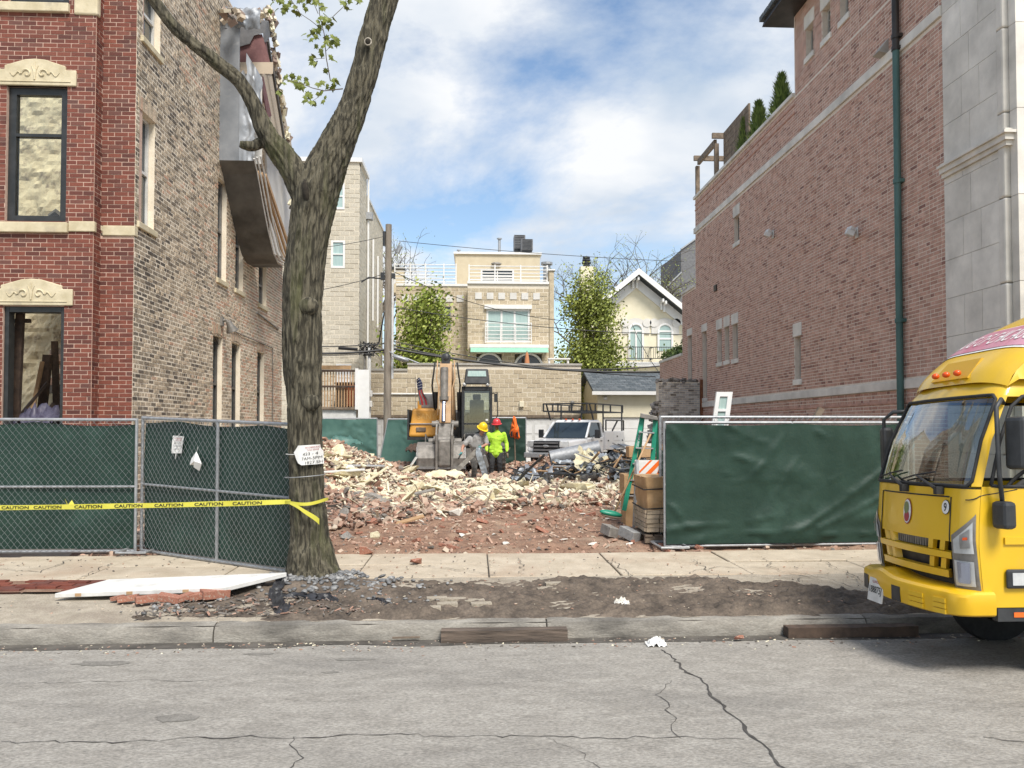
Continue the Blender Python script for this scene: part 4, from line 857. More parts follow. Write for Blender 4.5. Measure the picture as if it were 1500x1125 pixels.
# awning box and green valance
a, b = hx(688, YR) - H0, hx(803, YR) - H0; zt_ = hz(506, YR); zv = hz(511, YR); zw = hz(518, YR)
B((a, -1.45, zv + .003), (b, -1.0, zt_)).build('awning_box', M['white'], hs, bevel=.02)
MB().hexa([(a + .05, -1.75, zw), (b - .05, -1.75, zw), (b - .05, -1.72, zw), (a + .05, -1.72, zw), (a + .05, -1.45, zv), (b - .05, -1.45, zv), (b - .05, -1.4, zv), (a + .05, -1.4, zv)]).build('awning', M['awning'], hs)
for (p0, p1) in ((698, 735), (754, 794)):
    xa, xb = hx(p0, YR) - H0, hx(p1, YR) - H0; cx = (xa + xb) / 2; r_ = (xb - xa) / 2; z0 = hz(545, YR); zr_ = hz(518, YR) - r_
    q = MB(); q.prism([(cx + r_ * math.cos(t), zr_ + r_ * math.sin(t)) for t in [math.pi * k / 16 for k in range(17)]] + [(xa, z0), (xb, z0)], lambda u, v, w_: (u, -1.0 + w_, v), .1, .14); aw_ = q.build('arched_window', M['glass'], hs)
    q = MB(); q.tube([(cx + r_ * math.cos(t), -1.03, zr_ + r_ * math.sin(t)) for t in [math.pi * k / 16 for k in range(17)]], .06, 6); q.build('arch_trim', M['white'], aw_)
# roof railings
def rail(x0, x1, y, z0, n, h, posts, seg=None):
    for k in range(n): MB().cyl((x0, y, z0 + h * (k + .6) / n), (x1, y, z0 + h * (k + .6) / n), .025, n=6).build('roof_rail', M['white'], hs)
    for t in posts: x = x0 + (x1 - x0) * t; MB().box((x - .03, y - .03, z0), (x + .03, y + .03, z0 + h)).build('rail_post', M['white'], hs)
rail(hx(578) - H0, hx(668) - H0, .05, zl + .12, 6, hz(390) - zl, (0, .25, .5, .8, 1)); rail(hx(687, YR) - H0, hx(802, YR) - H0, -.85, zr + .13, 5, hz(388, YR) - zr - .1, (0, .33, .66, 1))
# penthouse
PY = HY + 3; x0, x1 = hx(667, PY) - H0, hx(791, PY) - H0; zp_ = hz(373, PY)
pw = (hx(704, PY) - H0, hx(753, PY) - H0, hz(414, PY), hz(394, PY))
q = MB(); cells(q, Vector((x0, 3, 0)), X3, -Y3, x1 - x0, zp_, [(pw[0] - x0, pw[1] - x0, pw[2], pw[3])], .25, zl - 1); q.build('penthouse_wall', M['stucco'], hs)
B((x1 - .25, 3.26, zl - 1), (x1, 9, zp_)).build('penthouse_side', M['stucco'], hs); B((x0, 3.26, zl - 1), (x0 + .25, 9, zp_)).build('penthouse_side', M['stucco'], hs)
B((x0 - .1, 2.9, zp_ + .002), (x1 + .1, 9.1, zp_ + .12)).build('penthouse_cap', M['white'], hs)
window(hs, Vector((0, 3, 0)), X3, -Y3, *pw, M['white'], M['glass'], fw=.1, rec=.0, nx=2, nz_=4, mun=.06)
p = pt(727, 387, PY); MB().ell((p.x - H0, 2.9, p.z), (.3, .12, .1), 10, 6).build('wall_lamp', M['machgrey'], hs)
for i, (a, b, t, bt) in enumerate(((752.5, 769, 346, 366), (763, 780, 352, 368))):
    ya = PY + 2 + (-.7 if i else .5); B((hx(a, ya) - H0, ya - HY - .4, hz(bt, ya)), (hx(b, ya) - H0, ya - HY + .4, hz(t, ya))).build('air_conditioner', M['greystucco'], hs, bevel=.03)
    for k in range(8): z = hz(bt, ya) + (hz(t, ya) - hz(bt, ya)) * (k + .5) / 8; B((hx(a, ya) - H0 + .06, ya - HY - .415, z - .02), (hx(b, ya) - H0 - .06, ya - HY - .401, z + .02)).build('louvre', M['machblack'], hs)
    B((hx(a, ya) - H0 + .05, ya - HY - .3, zp_ + .12), (hx(b, ya) - H0 - .05, ya - HY + .3, hz(bt, ya))).build('unit_feet', M['machblack'], hs)
for px, top, r_ in ((731.5, 349, .08), (672, 366, .06), (763, 540, 0)):
    if r_: p = pt(px, top, PY + 1.5); q = MB(); q.cyl((p.x - H0, 4.5, zp_), (p.x - H0, 4.5, p.z), r_, n=10); q.cyl((p.x - H0, 4.5, p.z - .06), (p.x - H0, 4.5, p.z), r_ * 1.9, n=10); q.build('vent_pipe', M['galv'], hs)
p = pt(582, 395, HY + 2); B((p.x - H0 - .35, 2, zl), (p.x - H0 + .35, 2.7, p.z)).build('chimney', M['stucco'], hs); B((p.x - H0 - .4, 1.95, p.z + .002), (p.x - H0 + .4, 2.75, p.z + .15)).build('chimney_cap', M['machblack'], hs)
p = pt(801, 388, HY + 1); q = MB(); q.cyl((p.x - H0, 1, zr), (p.x - H0, 1, p.z), .2, n=10); q.cyl((p.x - H0, 1, p.z), (p.x - H0, 1, p.z + .12), .32, n=10); q.build('roof_vent', M['galv'], hs)
# folded orange parasol on the roof deck
p = pt(772, 536, 37.5); um = thing('parasol', 'folded orange parasol on the garage roof deck before an arched window', 'parasol', (p.x, 37.5, zg1 - .35))
hh = pt(772, 514, 37.5).z - zg1 + .35
MB().cyl((0, 0, 0), (0, 0, hh), .025, n=8).build('pole', M['machgrey'], um); MB().lathe([(.16, hh * .35), (.13, hh * .6), (.07, hh * .9), (.02, hh * .97)], (0, 0, 0), 10).build('canopy', mat('terracotta_canvas', (.48, .2, .09), rough=.85), um, smooth=True)
# white table/rail on deck
bt_ = thing('deck_bench', 'white garden bench on the garage roof deck beside the tan house', 'bench', (pt(818, 540, 36.5).x, 36.5, zg1 - .35))
zb_ = pt(818, 525, 36.5).z - zg1 + .35
MB().box((-.5, -.2, zb_ - .06), (.55, .2, zb_)).build('seat', M['white'], bt_)
for s in (-.45, .45): MB().box((s - .04, -.15, 0), (s + .04, .15, zb_ - .06)).build('leg', M['white'], bt_)
# ------------------------------------------------------------------ yellow gabled house
YY = 52.0
yx = lambda px: pt(px, 470, YY).x; yz = lambda py: pt(930, py, YY).z
yh = thing('house', 'pale yellow gabled house with arched windows and white bracketed eaves', 'house', (yx(932), YY, 0)); X0 = yx(932)
ap_z = yz(418); ez = yz(468); hw = yx(1004) - X0; lft = yx(884) - X0
q = MB(); q.prism([(lft, 0), (hw, 0), (hw, ez), (0, ap_z), (lft, yz(455))], lambda u, v, w_: (u, w_, v), 0, .3); q.build('front_wall', M['yellowpaint'], yh)
B((lft, .31, 0), (lft + .3, 12, yz(456))).build('side_wall', M['yellowpaint'], yh)
za = yz(402)
for sg, ex, ey in ((-1, yx(878) - X0, yz(446)), (1, yx(1012) - X0, yz(467))):
    q = MB(); q.hexa([(0, -.9, za), (ex, -.9, ey), (ex, 12, ey), (0, 12, za), (0, -.9, za + .22), (ex, -.9, ey + .22), (ex, 12, ey + .22), (0, 12, za + .22)]); rf = q.build('roof', M['shingle'], yh)
    q = MB(); q.hexa([(0, -.98, za - .18), (ex, -.98, ey - .18), (ex, -.9, ey - .18), (0, -.9, za - .18), (0, -.98, za + .24), (ex, -.98, ey + .24), (ex, -.9, ey + .24), (0, -.9, za + .24)]); q.build('bargeboard', M['white'], rf)
    q = MB(); q.hexa([(0, -.12, za - .95), (ex, -.12, ey - .95), (ex, .0, ey - .95), (0, .0, za - .95), (0, -.12, za - .25), (ex, -.12, ey - .25), (ex, .0, ey - .25), (0, .0, za - .25)]); q.build('frieze', M['white'], rf)
for px, py in ((928, 406), (934, 406), (890, 440), (970, 438), (974, 441)):
    p = pt(px, py, YY - .5); q = MB(); q.box((p.x - X0 - .07, -.85, p.z - .25), (p.x - X0 + .07, -.12, p.z - .02)); q.box((p.x - X0 - .07, -.35, p.z - .7), (p.x - X0 + .07, -.12, p.z - .25)); q.build('bracket', M['white'], yh, bevel=.03)
for px0, px1, bt in ((921.5, 941, 527), (964, 984, 514)):
    xa, xb = yx(px0) - X0, yx(px1) - X0; cx = (xa + xb) / 2; r_ = (xb - xa) / 2; zc_ = yz(475) - r_
    arch = [(cx + r_ * math.cos(t), zc_ + r_ * math.sin(t)) for t in [math.pi * k / 14 for k in range(15)]]
    q = MB(); q.prism(arch + [(xa, yz(bt)), (xb, yz(bt))], lambda u, v, w_: (u, w_, v), -.03, -.004); wn_ = q.build('arched_window', M['glass_teal'], yh)
    q = MB(); q.tube([(x, -.05, z) for x, z in arch], .07, 6); q.box((xa - .07, -.12, yz(bt)), (xa + .06, -.0, zc_)); q.box((xb - .06, -.12, yz(bt)), (xb + .07, -.0, zc_)); q.box((xa, -.07, zc_ - .06), (xb, -.02, zc_ + .06)); q.box((cx - .06, -.075, yz(bt)), (cx + .06, -.02, zc_)) if bt > 520 else q.box((xa, -.07, yz(496) - .06), (xb, -.02, yz(496) + .06)); q.build('frame', M['white'], wn_)
    q = MB(); outer = [(cx + (r_ + .45) * math.cos(t), zc_ + .1 + (r_ + .32) * math.sin(t)) for t in [math.pi * k / 14 for k in range(15)]]
    n = 15; q.add([(x, -.06, z) for x, z in arch] + [(x, -.06, z) for x, z in outer], [(k, k + 1, n + k + 1, n + k) for k in range(n - 1)])
    for s in (-1, 1): q.cyl((cx + s * (r_ + .3), -.12, zc_ + r_ + .1), (cx + s * (r_ + .3), -.0, zc_ + r_ + .1), .3, n=14); q.box((cx + s * (r_ + .28) - .2, -.08, zc_ - .2), (cx + s * (r_ + .28) + .2, -.001, zc_ + r_ - .05))
    q.build('window_hood', M['drywall'], wn_)
    zb_ = yz(bt if bt > 520 else 527); q = MB(); b0, b1 = cx - r_ - .5, cx + r_ + .5; zr1 = yz(509.5)
    for yy in (-.75,): q.box((b0, yy - .03, zr1 - .05), (b1, yy + .03, zr1)); q.box((b0, yy - .03, zb_), (b1, yy + .03, zb_ + .05))
    k = b0
    while k <= b1: q.box((k - .012, -.765, zb_), (k + .012, -.735, zr1)); k += .13
    for s in (b0, b1): q.box((s - .02, -.75, zr1 - .05), (s + .02, 0, zr1)); q.box((s - .02, -.75, zb_), (s + .02, 0, zb_ + .05))
    q.build('iron_balcony', M['black'], yh)
B((lft, -.5, yz(538)), (hw, -.02, yz(531))).build('ledge', M['white'], yh, bevel=.03)
p = pt(859, 392, YY - 3); B((p.x - X0 - .42, -3.4, 0), (p.x - X0 + .42, -2.6, p.z)).build('chimney', M['yellowpaint'], yh)
q = MB(); q.cyl((p.x - X0, -3, p.z), (p.x - X0, -3, p.z + .25), .22, n=12)
for k in range(3): q.cyl((p.x - X0, -3, p.z + .25 + k * .17), (p.x - X0, -3, p.z + .35 + k * .17), .3 - .03 * k, n=12)
q.build('chimney_cap', M['machblack'], yh)
# yellow garage on the lane
YG = 35.5; gX = pt(875, 600, YG).x
yg = thing('garage', 'pale yellow garage with dark shingle roof and white sectional door', 'garage', (gX, YG, 0))
xe = pt(964, 600, YG).x - gX + 1.2; zE = pt(900, 575, YG).z; zR = pt(900, 548, YG + 2.8).z; dl = pt(866, 560, YG + 2.8).x - gX
xd0, xd1 = pt(876, 600, YG).x - gX, pt(958, 600, YG).x - gX; zd = pt(900, 611, YG).z
q = MB(); cells(q, Vector((0, 0, 0)), X3, -Y3, xe, zE, [(xd0 + .25, xd1, -.1, zd)], .25, .1); q.build('front_wall', M['yellowpaint'], yg)
q = MB(); q.prism([(.26, .1), (5.6, .1), (5.6, zE), (2.8, zR - .1), (.26, zE)], lambda u, v, w_: (w_, u, v), 0, .25); q.build('gable_wall', M['yellowpaint'], yg)
for sgn in (0, 1):
    y0, y1 = (-.3, 2.8) if not sgn else (5.9, 2.8)
    q = MB(); q.hexa([(-.25, y0, zE - .02), (xe, y0, zE - .02), (xe, y1, zR), (-.25, y1, zR), (-.25, y0, zE + .1), (xe, y0, zE + .1), (xe, y1, zR + .12), (-.25, y1, zR + .12)]); rf = q.build('roof', M['shingle'], yg)
    if not sgn:
        for r_ in range(11):
            t0, t1 = r_ / 11, (r_ + 1.02) / 11; x = -.25 + .15 * (r_ % 2) - .15
            sl = MB()
            while x < xe:
                sl.a = rnd.random(); a0 = max(-.25, x); a1 = min(xe, x + .3); zA = lambda t: zE + .1 + (zR - zE + .02) * t; yA = lambda t: y0 + (y1 - y0) * t
                if a1 > a0 + .02: sl.hexa([(a0, yA(t0), zA(t0)), (a1 - .01, yA(t0), zA(t0)), (a1 - .01, yA(t1), zA(t1)), (a0, yA(t1), zA(t1)), (a0, yA(t0), zA(t0) + .02), (a1 - .01, yA(t0), zA(t0) + .02), (a1 - .01, yA(t1), zA(t1) + .006), (a0, yA(t1), zA(t1) + .006)])
                x += .31
            sl.build('shingle_course', M['shingle'], rf)
B((-.3, -.42, zE - .12), (xe, -.3, zE + .04)).build('gutter', M['white'], yg)
gd = B((xd0 + .25, .1, .1), (xd1, .16, zd)).build('garage_door', M['white'], yg)
for k in range(4): B((xd0 + .27, .082, .14 + k * (zd - .1) / 4), (xd1 - .02, .099, .1 + (k + .97) * (zd - .1) / 4)).build('door_section', M['white'], gd)
p = pt(886, 583, YG); MB().obox((p.x - gX, -.12, p.z), (.16, .2, .12), (.4, 0, 0)).build('security_lamp', M['white_dirty'], yg)
# dark grey stucco building behind the rose brick one
q = MB(); gY2 = 72; xa, xb, xc = pt(974, 450, gY2).x, pt(998, 450, gY2).x, pt(1060, 450, gY2).x
gb = thing('building', 'dark grey stucco building stepping up behind the rose brick flank', 'building', (xa, gY2, 0))
z1_, z2_, z3_, z4_ = pt(974, 448, gY2).z, pt(998, 400, gY2).z, pt(998, 366, gY2).z, pt(1020, 345, gY2).z
q.prism([(0, 0), (xc - xa, 0), (xc - xa, z4_ + 1.5), (xb - xa, z3_), (xb - xa, z2_), (0, pt(974, 424, gY2).z)], lambda u, v, w_: (u, w_, v), 0, 8); q.build('wall', M['greystucco'], gb)
q = MB(); q.beam((xb - xa - .02, -.05, z3_ + .06), (xc - xa, -.05, z4_ + 1.56), .2, .12); q.beam((-.02, -.05, pt(974, 424, gY2).z + .06), (xb - xa, -.05, z2_ + .06), .2, .12); q.build('parapet_cap', M['galv'], gb)
# ------------------------------------------------------------------ background trees
def bare_tree(base, h, spread, label, seed, group=None, lean=0, r0=.28):
    o = thing('bare_tree', label, 'tree', base, group=group); rg = random.Random(seed); q = MB(); tips = []
    def br(p, d, l, r, lev):
        n = 4; pts = [p]; dd = d.copy()
        for i in range(n): dd = (dd + Vector((rg.gauss(0, .13), rg.gauss(0, .13), rg.gauss(.02, .1)))).normalized(); pts.append(pts[-1] + dd * l / n)
        q.tube(pts, [r * (1 - .1 * i) for i in range(n + 1)], 6 if lev < 2 else 4 if lev < 4 else 3, cap=False)
        if lev >= 6 or r < .006: tips.append(pts[-1]); return
        for k in range(3 if lev < 4 else 2):
            a = rg.uniform(0, 6.28); t = Vector((math.cos(a), math.sin(a), 0)); nd = (dd * .75 + t * rg.uniform(.45, .95) * spread + Vector((0, 0, .12))).normalized()
            br(pts[-1] if k else pts[-1 - rg.randint(0, 1)], nd, l * rg.uniform(.62, .86), r * .62, lev + 1)
        if lev > 3: tips.append(pts[-1])
    br(Vector((0, 0, 0)), Vector((lean, 0, 1)).normalized(), h * .28, r0, 0)
    q.build('trunk', M['twig'], o, smooth=True, fix=False)
    l = MB()
    for t in tips:
        for k in range(2): l.a = rg.random(); c = t + Vector((rg.gauss(0, .15), rg.gauss(0, .15), rg.gauss(0, .15))); d = Vector((rg.gauss(0, 1), rg.gauss(0, 1), rg.gauss(0, 1))).normalized() * .05; e_ = d.orthogonal() * .8; l.add([c - d, c + e_, c + d, c - e_], [(0, 1, 2, 3)])
    l.build('crown', M['leafy_dull'], o, fix=False)
b = pt(845, 560, 62); bare_tree((b.x, 62, 0), pt(845, 372, 62).z * 1.3, 1.0, 'bare branching tree between the tan house and the yellow house chimney', 3)
b = pt(925, 560, 66); bare_tree((b.x, 66, 0), pt(925, 362, 66).z * 1.4, 1.25, 'wide bare tree just budding behind the yellow gabled house', 8)
b = pt(612, 560, 60); bare_tree((b.x, 60, 0), pt(612, 370, 60).z * 1.25, .8, 'bare tree behind the white railings of the tan house roof', 5)
def leafy_tree(base, h, w, label, n, seed, m, shape, cat='tree', trunk_r=.12, size=.2):
    o = thing('leafy_tree', label, cat, base); rg = random.Random(seed); q = MB()
    limbs = []
    for k in range(44):
        a = rg.uniform(0, 6.28); t = rg.uniform(.08, .85); rr_ = w * shape(t) * rg.uniform(.5, .95); top = Vector((rr_ * math.cos(a), rr_ * math.sin(a), min(.97, t + rg.uniform(.08, .22)) * h)); limbs.append((Vector((0, 0, t * h * .7)), top))
        m1 = limbs[-1][0].lerp(top, .5) + Vector((rg.gauss(0, .1), rg.gauss(0, .1), .1)); q.tube([limbs[-1][0], m1, top], [trunk_r * .5, trunk_r * .3, trunk_r * .08], 5, cap=False)
    q.tube([(0, 0, 0), (.04, 0, h * .3), (0, .05, h * .65), (0, 0, h * .95)], [trunk_r, trunk_r * .8, trunk_r * .45, trunk_r * .12], 8); q.build('trunk', M['twig'], o, fix=False)
    cl = [(l[0].lerp(l[1], rg.uniform(.45, 1.05)) + Vector((rg.gauss(0, .12), rg.gauss(0, .12), rg.gauss(0, .15))), rg.uniform(.12, .34) * w / 1.6 + .1, rg.random()) for l in limbs for _ in range(5)]
    def fn(g):
        c, r_, s_ = g.choice(cl); return c + Vector((g.gauss(0, r_), g.gauss(0, r_), g.gauss(0, r_ * 1.15))), s_
    foliage(o, n, fn, size, m, seed + 1)
b = pt(616, 560, 36.3); leafy_tree((b.x, 36.3, 0), pt(616, 428, 36.3).z, 1.75, 'bright green young leafy tree between the utility pole and the tan house', 11000, 11, M['leafy'], lambda t: math.sin(math.pi * min(1, .25 + t * .75)) ** .7, size=.17)
b = pt(865, 560, 41); leafy_tree((b.x, 41, 0), pt(862, 402, 41).z, 2.15, 'tall tapering yellow-green tree in front of the yellow gabled house', 23000, 17, M['leafy_dull'], lambda t: (1 - t) ** .55 * .95 + .05, size=.15)
# ------------------------------------------------------------------ utility pole and wires
UY = 32.0; b = pt(567.5, 600, UY); up = thing('utility_pole', 'weathered wooden utility pole with conduit riser beside the lane', 'utility pole', (b.x, UY, 0)); ztp = pt(568, 329, UY).z
MB().tube([(0, 0, -.2), (0, 0, ztp * .5), (.02, 0, ztp)], [.17, .155, .13], 14).build('pole', M['polewood'], up, smooth=40)
MB().tube([(.2, -.05, pt(572, 555, UY).z), (.2, -.05, pt(572, 400, UY).z)], .05, 8).build('riser', M['white_dirty'], up)
q = MB(); z = pt(568, 405, UY).z; q.box((-.3, -.1, z - .15), (-.14, .05, z + .15)); q.box((.16, -.1, z - .1), (.3, .05, z + .12)); q.cyl((-.16, -.05, ztp - .9), (-.16, -.05, ztp - .3), .06, n=8); q.build('bracket', M['machblack'], up)
q = MB(); zt_ = pt(568, 405, UY).z; q.tube([(-.15, 0, zt_ - .1), (-.8, 0, zt_ - .05), (-1.1, 0, zt_ - .25)], .03, 6); q.build('street_arm', M['machblack'], up)
q = MB(); z = pt(583, 365, UY).z; q.tube([(.15, 0, z - .1), (.35, 0, z), (.5, 0, z + .3)], .025, 6); q.cyl((.4, 0, z - .15), (.52, 0, z + .12), .08, n=10); q.build('insulator', M['galv'], up)
# street light head hung at the lane
p = pt(596, 527, 31.6); sl = thing('lane_lamp', 'grey street lamp head on a short arm by the utility pole', 'lamp', (p.x, 31.6, p.z))
MB().tube([(b.x - p.x + .1, .3, .35), (-.5, .1, .2), (0, 0, .05), (.5, 0, -.15)], .03, 6).build('arm', M['galv'], sl); MB().ell((-.25, 0, .05), (.36, .14, .1), 12, 8, (0, .3, 0)).build('lamp_head', M['galv'], sl, smooth=True)
def wire(a, b, sag, r, label, n=16, mid=None):
    a, b = Vector(a), Vector(b); q = MB(); q.tube([a.lerp(b, t) - Vector((0, 0, sag * 4 * t * (1 - t))) for t in [k / n for k in range(n + 1)]], r, 5)
    q.build('overhead_wire', M['wire'], None, fix=False, label=label, cat='wire', group='wires over the lane')
wire(pt(584, 353, 32), pt(1002, 383, 32), .1, .012, 'thin topmost wire from the utility pole to the rose brick building')
wire(pt(420, 367, 30), pt(568, 345, 32), .1, .012, 'thin wire from the utility pole top towards the gutted building')
wire(pt(572, 449, 32), pt(1080, 490, 33), .35, .016, 'wire from the pole crossing the big curtained window')
wire(pt(572, 499, 32), pt(960, 552, 33), .25, .02, 'cable below the window railing, above the awning')
wire(pt(572, 510, 32), pt(970, 545, 33), .3, .05, 'thick bundled cable sagging past the awning and arched windows')
wire(pt(572, 505, 32), pt(968, 536, 33), .5, .03, 'dark cable sagging beside the thick bundle')
wire(pt(400, 515, 31), pt(566, 512, 32), .12, .05, 'thick bundled cable running from the pole to the left')
wire(pt(400, 505, 31), pt(566, 503, 32), .1, .022, 'cable just above the bundled cable left of the pole')
wire(pt(400, 522, 31), pt(566, 516, 32), .05, .018, 'thin cable just under the bundled cable left of the pole')
wire(pt(420, 432, 31), pt(560, 402, 32), .1, .014, 'slanting service wire from the pole bracket to the left')
wire(pt(570, 395, 32), pt(830, 470, 36), .4, .014, 'slanting service wire from the pole towards the tan house')
wire(pt(926, 475, 48), pt(965, 545, 34), .2, .016, 'short wire dropping from the yellow house window to the garage')
# cable tangle with meter boxes on the block wall left of the pole
p = pt(541, 560, 33); mt = thing('service_mast', 'service mast with tangled cables and meter boxes on the block wall', 'cable mast', (p.x, 33.0, 0))
MB().cyl((0, 0, 0), (0, 0, pt(541, 505, 33).z), .07, n=8).build('mast', M['white_dirty'], mt); MB().cyl((-.2, 0, 0), (-.2, 0, pt(541, 500, 33).z), .05, n=8).build('mast', M['machgrey'], mt)
for py in (577, 592): z = pt(541, py, 33).z; B((-.15, -.2, z - .13), (.15, -.08, z + .13)).build('meter_box', M['white_dirty'], mt, bevel=.02)
q = MB(); zc_ = pt(541, 512, 33).z
for k in range(14): q.tube([Vector((rnd.uniform(-.5, .5), rnd.uniform(-.15, .1), zc_ + rnd.uniform(-.3, .35))) for _ in range(4)], .02, 4)
q.tube([(0, 0, zc_), (.4, 0, zc_ + .3), (.65, -.2, zc_ + 1.6)], .03, 5); q.tube([(-.5, 0, zc_), (-1.3, -.1, zc_ + .05)], .07, 6); q.build('cable_tangle', M['wire'], mt)
# ------------------------------------------------------------------ lettering
_txt = {}
def text_verts(s, bold=0.):
    if (s, bold) in _txt: return _txt[(s, bold)]
    cu = bpy.data.curves.new('lettering', 'FONT'); cu.body = s; cu.size = 1; cu.align_x = 'CENTER'; cu.align_y = 'CENTER'; cu.offset = bold; cu.resolution_u = 3
    o = bpy.data.objects.new('lettering', cu); COL.objects.link(o); dg = bpy.context.evaluated_depsgraph_get(); me = bpy.data.meshes.new_from_object(o.evaluated_get(dg))
    v = [tuple(q.co) for q in me.vertices]; f = [tuple(p.vertices) for p in me.polygons]
    bpy.data.objects.remove(o); bpy.data.curves.remove(cu); bpy.data.meshes.remove(me); _txt[(s, bold)] = (v, f); return v, f
def lettering(s, fn, h, m, parent, w=None, bold=0., name='lettering'):
    v, f = text_verts(s, bold); xs = [q[0] for q in v]; ys = [q[1] for q in v]; W0 = max(xs) - min(xs); H0_ = max(ys) - min(ys); cx = (max(xs) + min(xs)) / 2; cy = (max(ys) + min(ys)) / 2
    sy = h / H0_; sx = sy if w is None else w / W0
    q = MB(); q.add([fn((a - cx) * sx, (b - cy) * sy) for a, b, _ in v], f); return q.build(name, m, parent, fix=False)
# ------------------------------------------------------------------ street tree
def catmull(P, n):
    out = []
    for i in range(len(P) - 1):
        p0, p1, p2, p3 = P[max(0, i-1)], P[i], P[i+1], P[min(len(P)-1, i+2)]
        for k in range(n):
            t = k / n; out.append(tuple(.5 * (2*b + (c-a)*t + (2*a-5*b+4*c-d)*t*t + (3*b-a-3*c+d)*t**3) for a, b, c, d in zip(p0, p1, p2, p3)))
    out.append(tuple(P[-1])); return out
TY = 8.0
tb = ptZ(458, 850, .2); TY = tb.y
tr = thing('street_tree', 'forked street tree with mossy bark standing in pebbles by the kerb', 'tree', (tb.x, TY, .2))
TO = Vector((tb.x, TY, .2))
def limb(P, n=10, nr=56, name='limb', ridge=1., endY=0):
    pts = catmull([((p := pt(a, b, TY + dy)).x, p.y, p.z, w * .89 / 2 / F * (TY + dy)) for a, b, w, dy in P], n); q = MB(); vs_ = []; zacc = 0; prev = None
    x = Vector((1, 0, 0)); k_ = len(pts)
    for i, p in enumerate(pts):
        c = Vector(p[:3]); a = Vector(pts[max(0, i-1)][:3]); b = Vector(pts[min(k_-1, i+1)][:3]); t = (b - a).normalized(); x = (x - t * x.dot(t)).normalized(); y = t.cross(x)
        if prev is not None: zacc += (c - prev).length
        prev = c
        for j in range(nr):
            th = 2 * math.pi * j / nr; r_ = p[3]; cs, sn = math.cos(th), math.sin(th)
            n1_ = 1 - abs(noise.noise(Vector((cs * r_ * 30, sn * r_ * 30, zacc * 4.2)))) * 2; n2_ = noise.noise(Vector((cs * r_ * 11, sn * r_ * 11, zacc * 3 + 7))); n3 = noise.noise(Vector((cs * 1.2, sn * 1.2, zacc * 2.2 + 3)))
            d = r_ * (1 + .05 * n3) + (.027 * (n1_ - .55) + .012 * n2_) * min(1, r_ / .13) * ridge
            vs_.append(c + (x * cs + y * sn) * d - TO)
    fs = [(i*nr+j, i*nr+(j+1) % nr, (i+1)*nr+(j+1) % nr, (i+1)*nr+j) for i in range(k_-1) for j in range(nr)] + [tuple(range(nr)), tuple((k_-1)*nr+j for j in range(nr))]
    q.add(vs_, fs); return q.build(name, M['bark'], tr, smooth=True)
limb([(462, 876, 150, 0), (460, 856, 104, 0), (457, 832, 80, 0), (455, 805, 69, 0), (453, 780, 60, 0), (449, 700, 53, 0), (446, 600, 54, 0), (443, 520, 60, 0), (443, 450, 62, 0), (446, 390, 62, 0), (455, 330, 63, 0), (462, 290, 70, 0), (474, 255, 66, 0), (489, 222, 56, 0), (506, 185, 48, 0), (520, 150, 42, .03), (535, 100, 42, .05), (548, 50, 44, .1), (563, 0, 42, .15), (585, -70, 40, .25), (610, -160, 36, .4)], n=15, nr=110, name='trunk')
limb([(458, 310, 46, 0), (440, 268, 46, -.02), (424, 243, 40, -.05), (404, 215, 36, -.1), (388, 190, 30, -.15), (370, 150, 24, -.2), (350, 118, 23, -.25), (325, 97, 21, -.3), (290, 70, 19, -.4), (258, 42, 19, -.5), (225, 0, 18, -.6), (180, -60, 17, -.8)], n=10, nr=40)
limb([(385, 208, 20, -.1), (372, 214, 17, -.14), (360, 213, 15, -.18), (351, 211, 10, -.2)], n=5, nr=20, name='broken_stub')
# burls, dark crotch hollow, pruning scars
def blob(px, py, rx, rz_, dy, m, nm, ry=.04):
    p = pt(px, py, TY + dy) - TO; q = MB(); q.ell(p, (rx, ry, rz_), 16, 10); o = q.build(nm, m, tr, smooth=True); return o
blob(452, 448, .11, .1, -.18, M['bark'], 'burl', .07); blob(455, 590, .11, .09, -.15, M['bark'], 'burl', .06)
p = pt(449, 280, TY - .2) - TO; M['hollow'] = mat('dark_hollow_bark', (.015, .012, .009), (.04, .032, .022), rough=1, scale=20)
q = MB(); q.ell(p, (.045, .06, .13), 14, 10, (0, -.15, 0)); q.build('hollow', M['hollow'], tr, smooth=True)
M['scar'] = mat('pale_bark_scar', (.34, .3, .24), (.48, .44, .37), rough=.9, scale=10, bump=.4)
for px, py, rx, rz_, dy, a in ():
    p = pt(px, py, TY + dy) - TO; q = MB(); q.ell(p, (rx, .03, rz_), 12, 8, (0, a, 0)); q.build('bark_scar', M['scar'], tr, smooth=True)
for px, py, dy in ((539, 61, -.125),):
    p = pt(px, py, TY + dy) - TO; q = MB(); q.tube([p + Vector((.036 * math.cos(t), 0, .04 * math.sin(t))) for t in [2 * math.pi * k / 12 for k in range(13)]], .009, 6); q.build('pruning_ring', M['scar'], tr, smooth=True)
    q = MB(); q.ell(p, (.035, .02, .035), 10, 6); q.build('knot_hole', M['hollow'], tr)
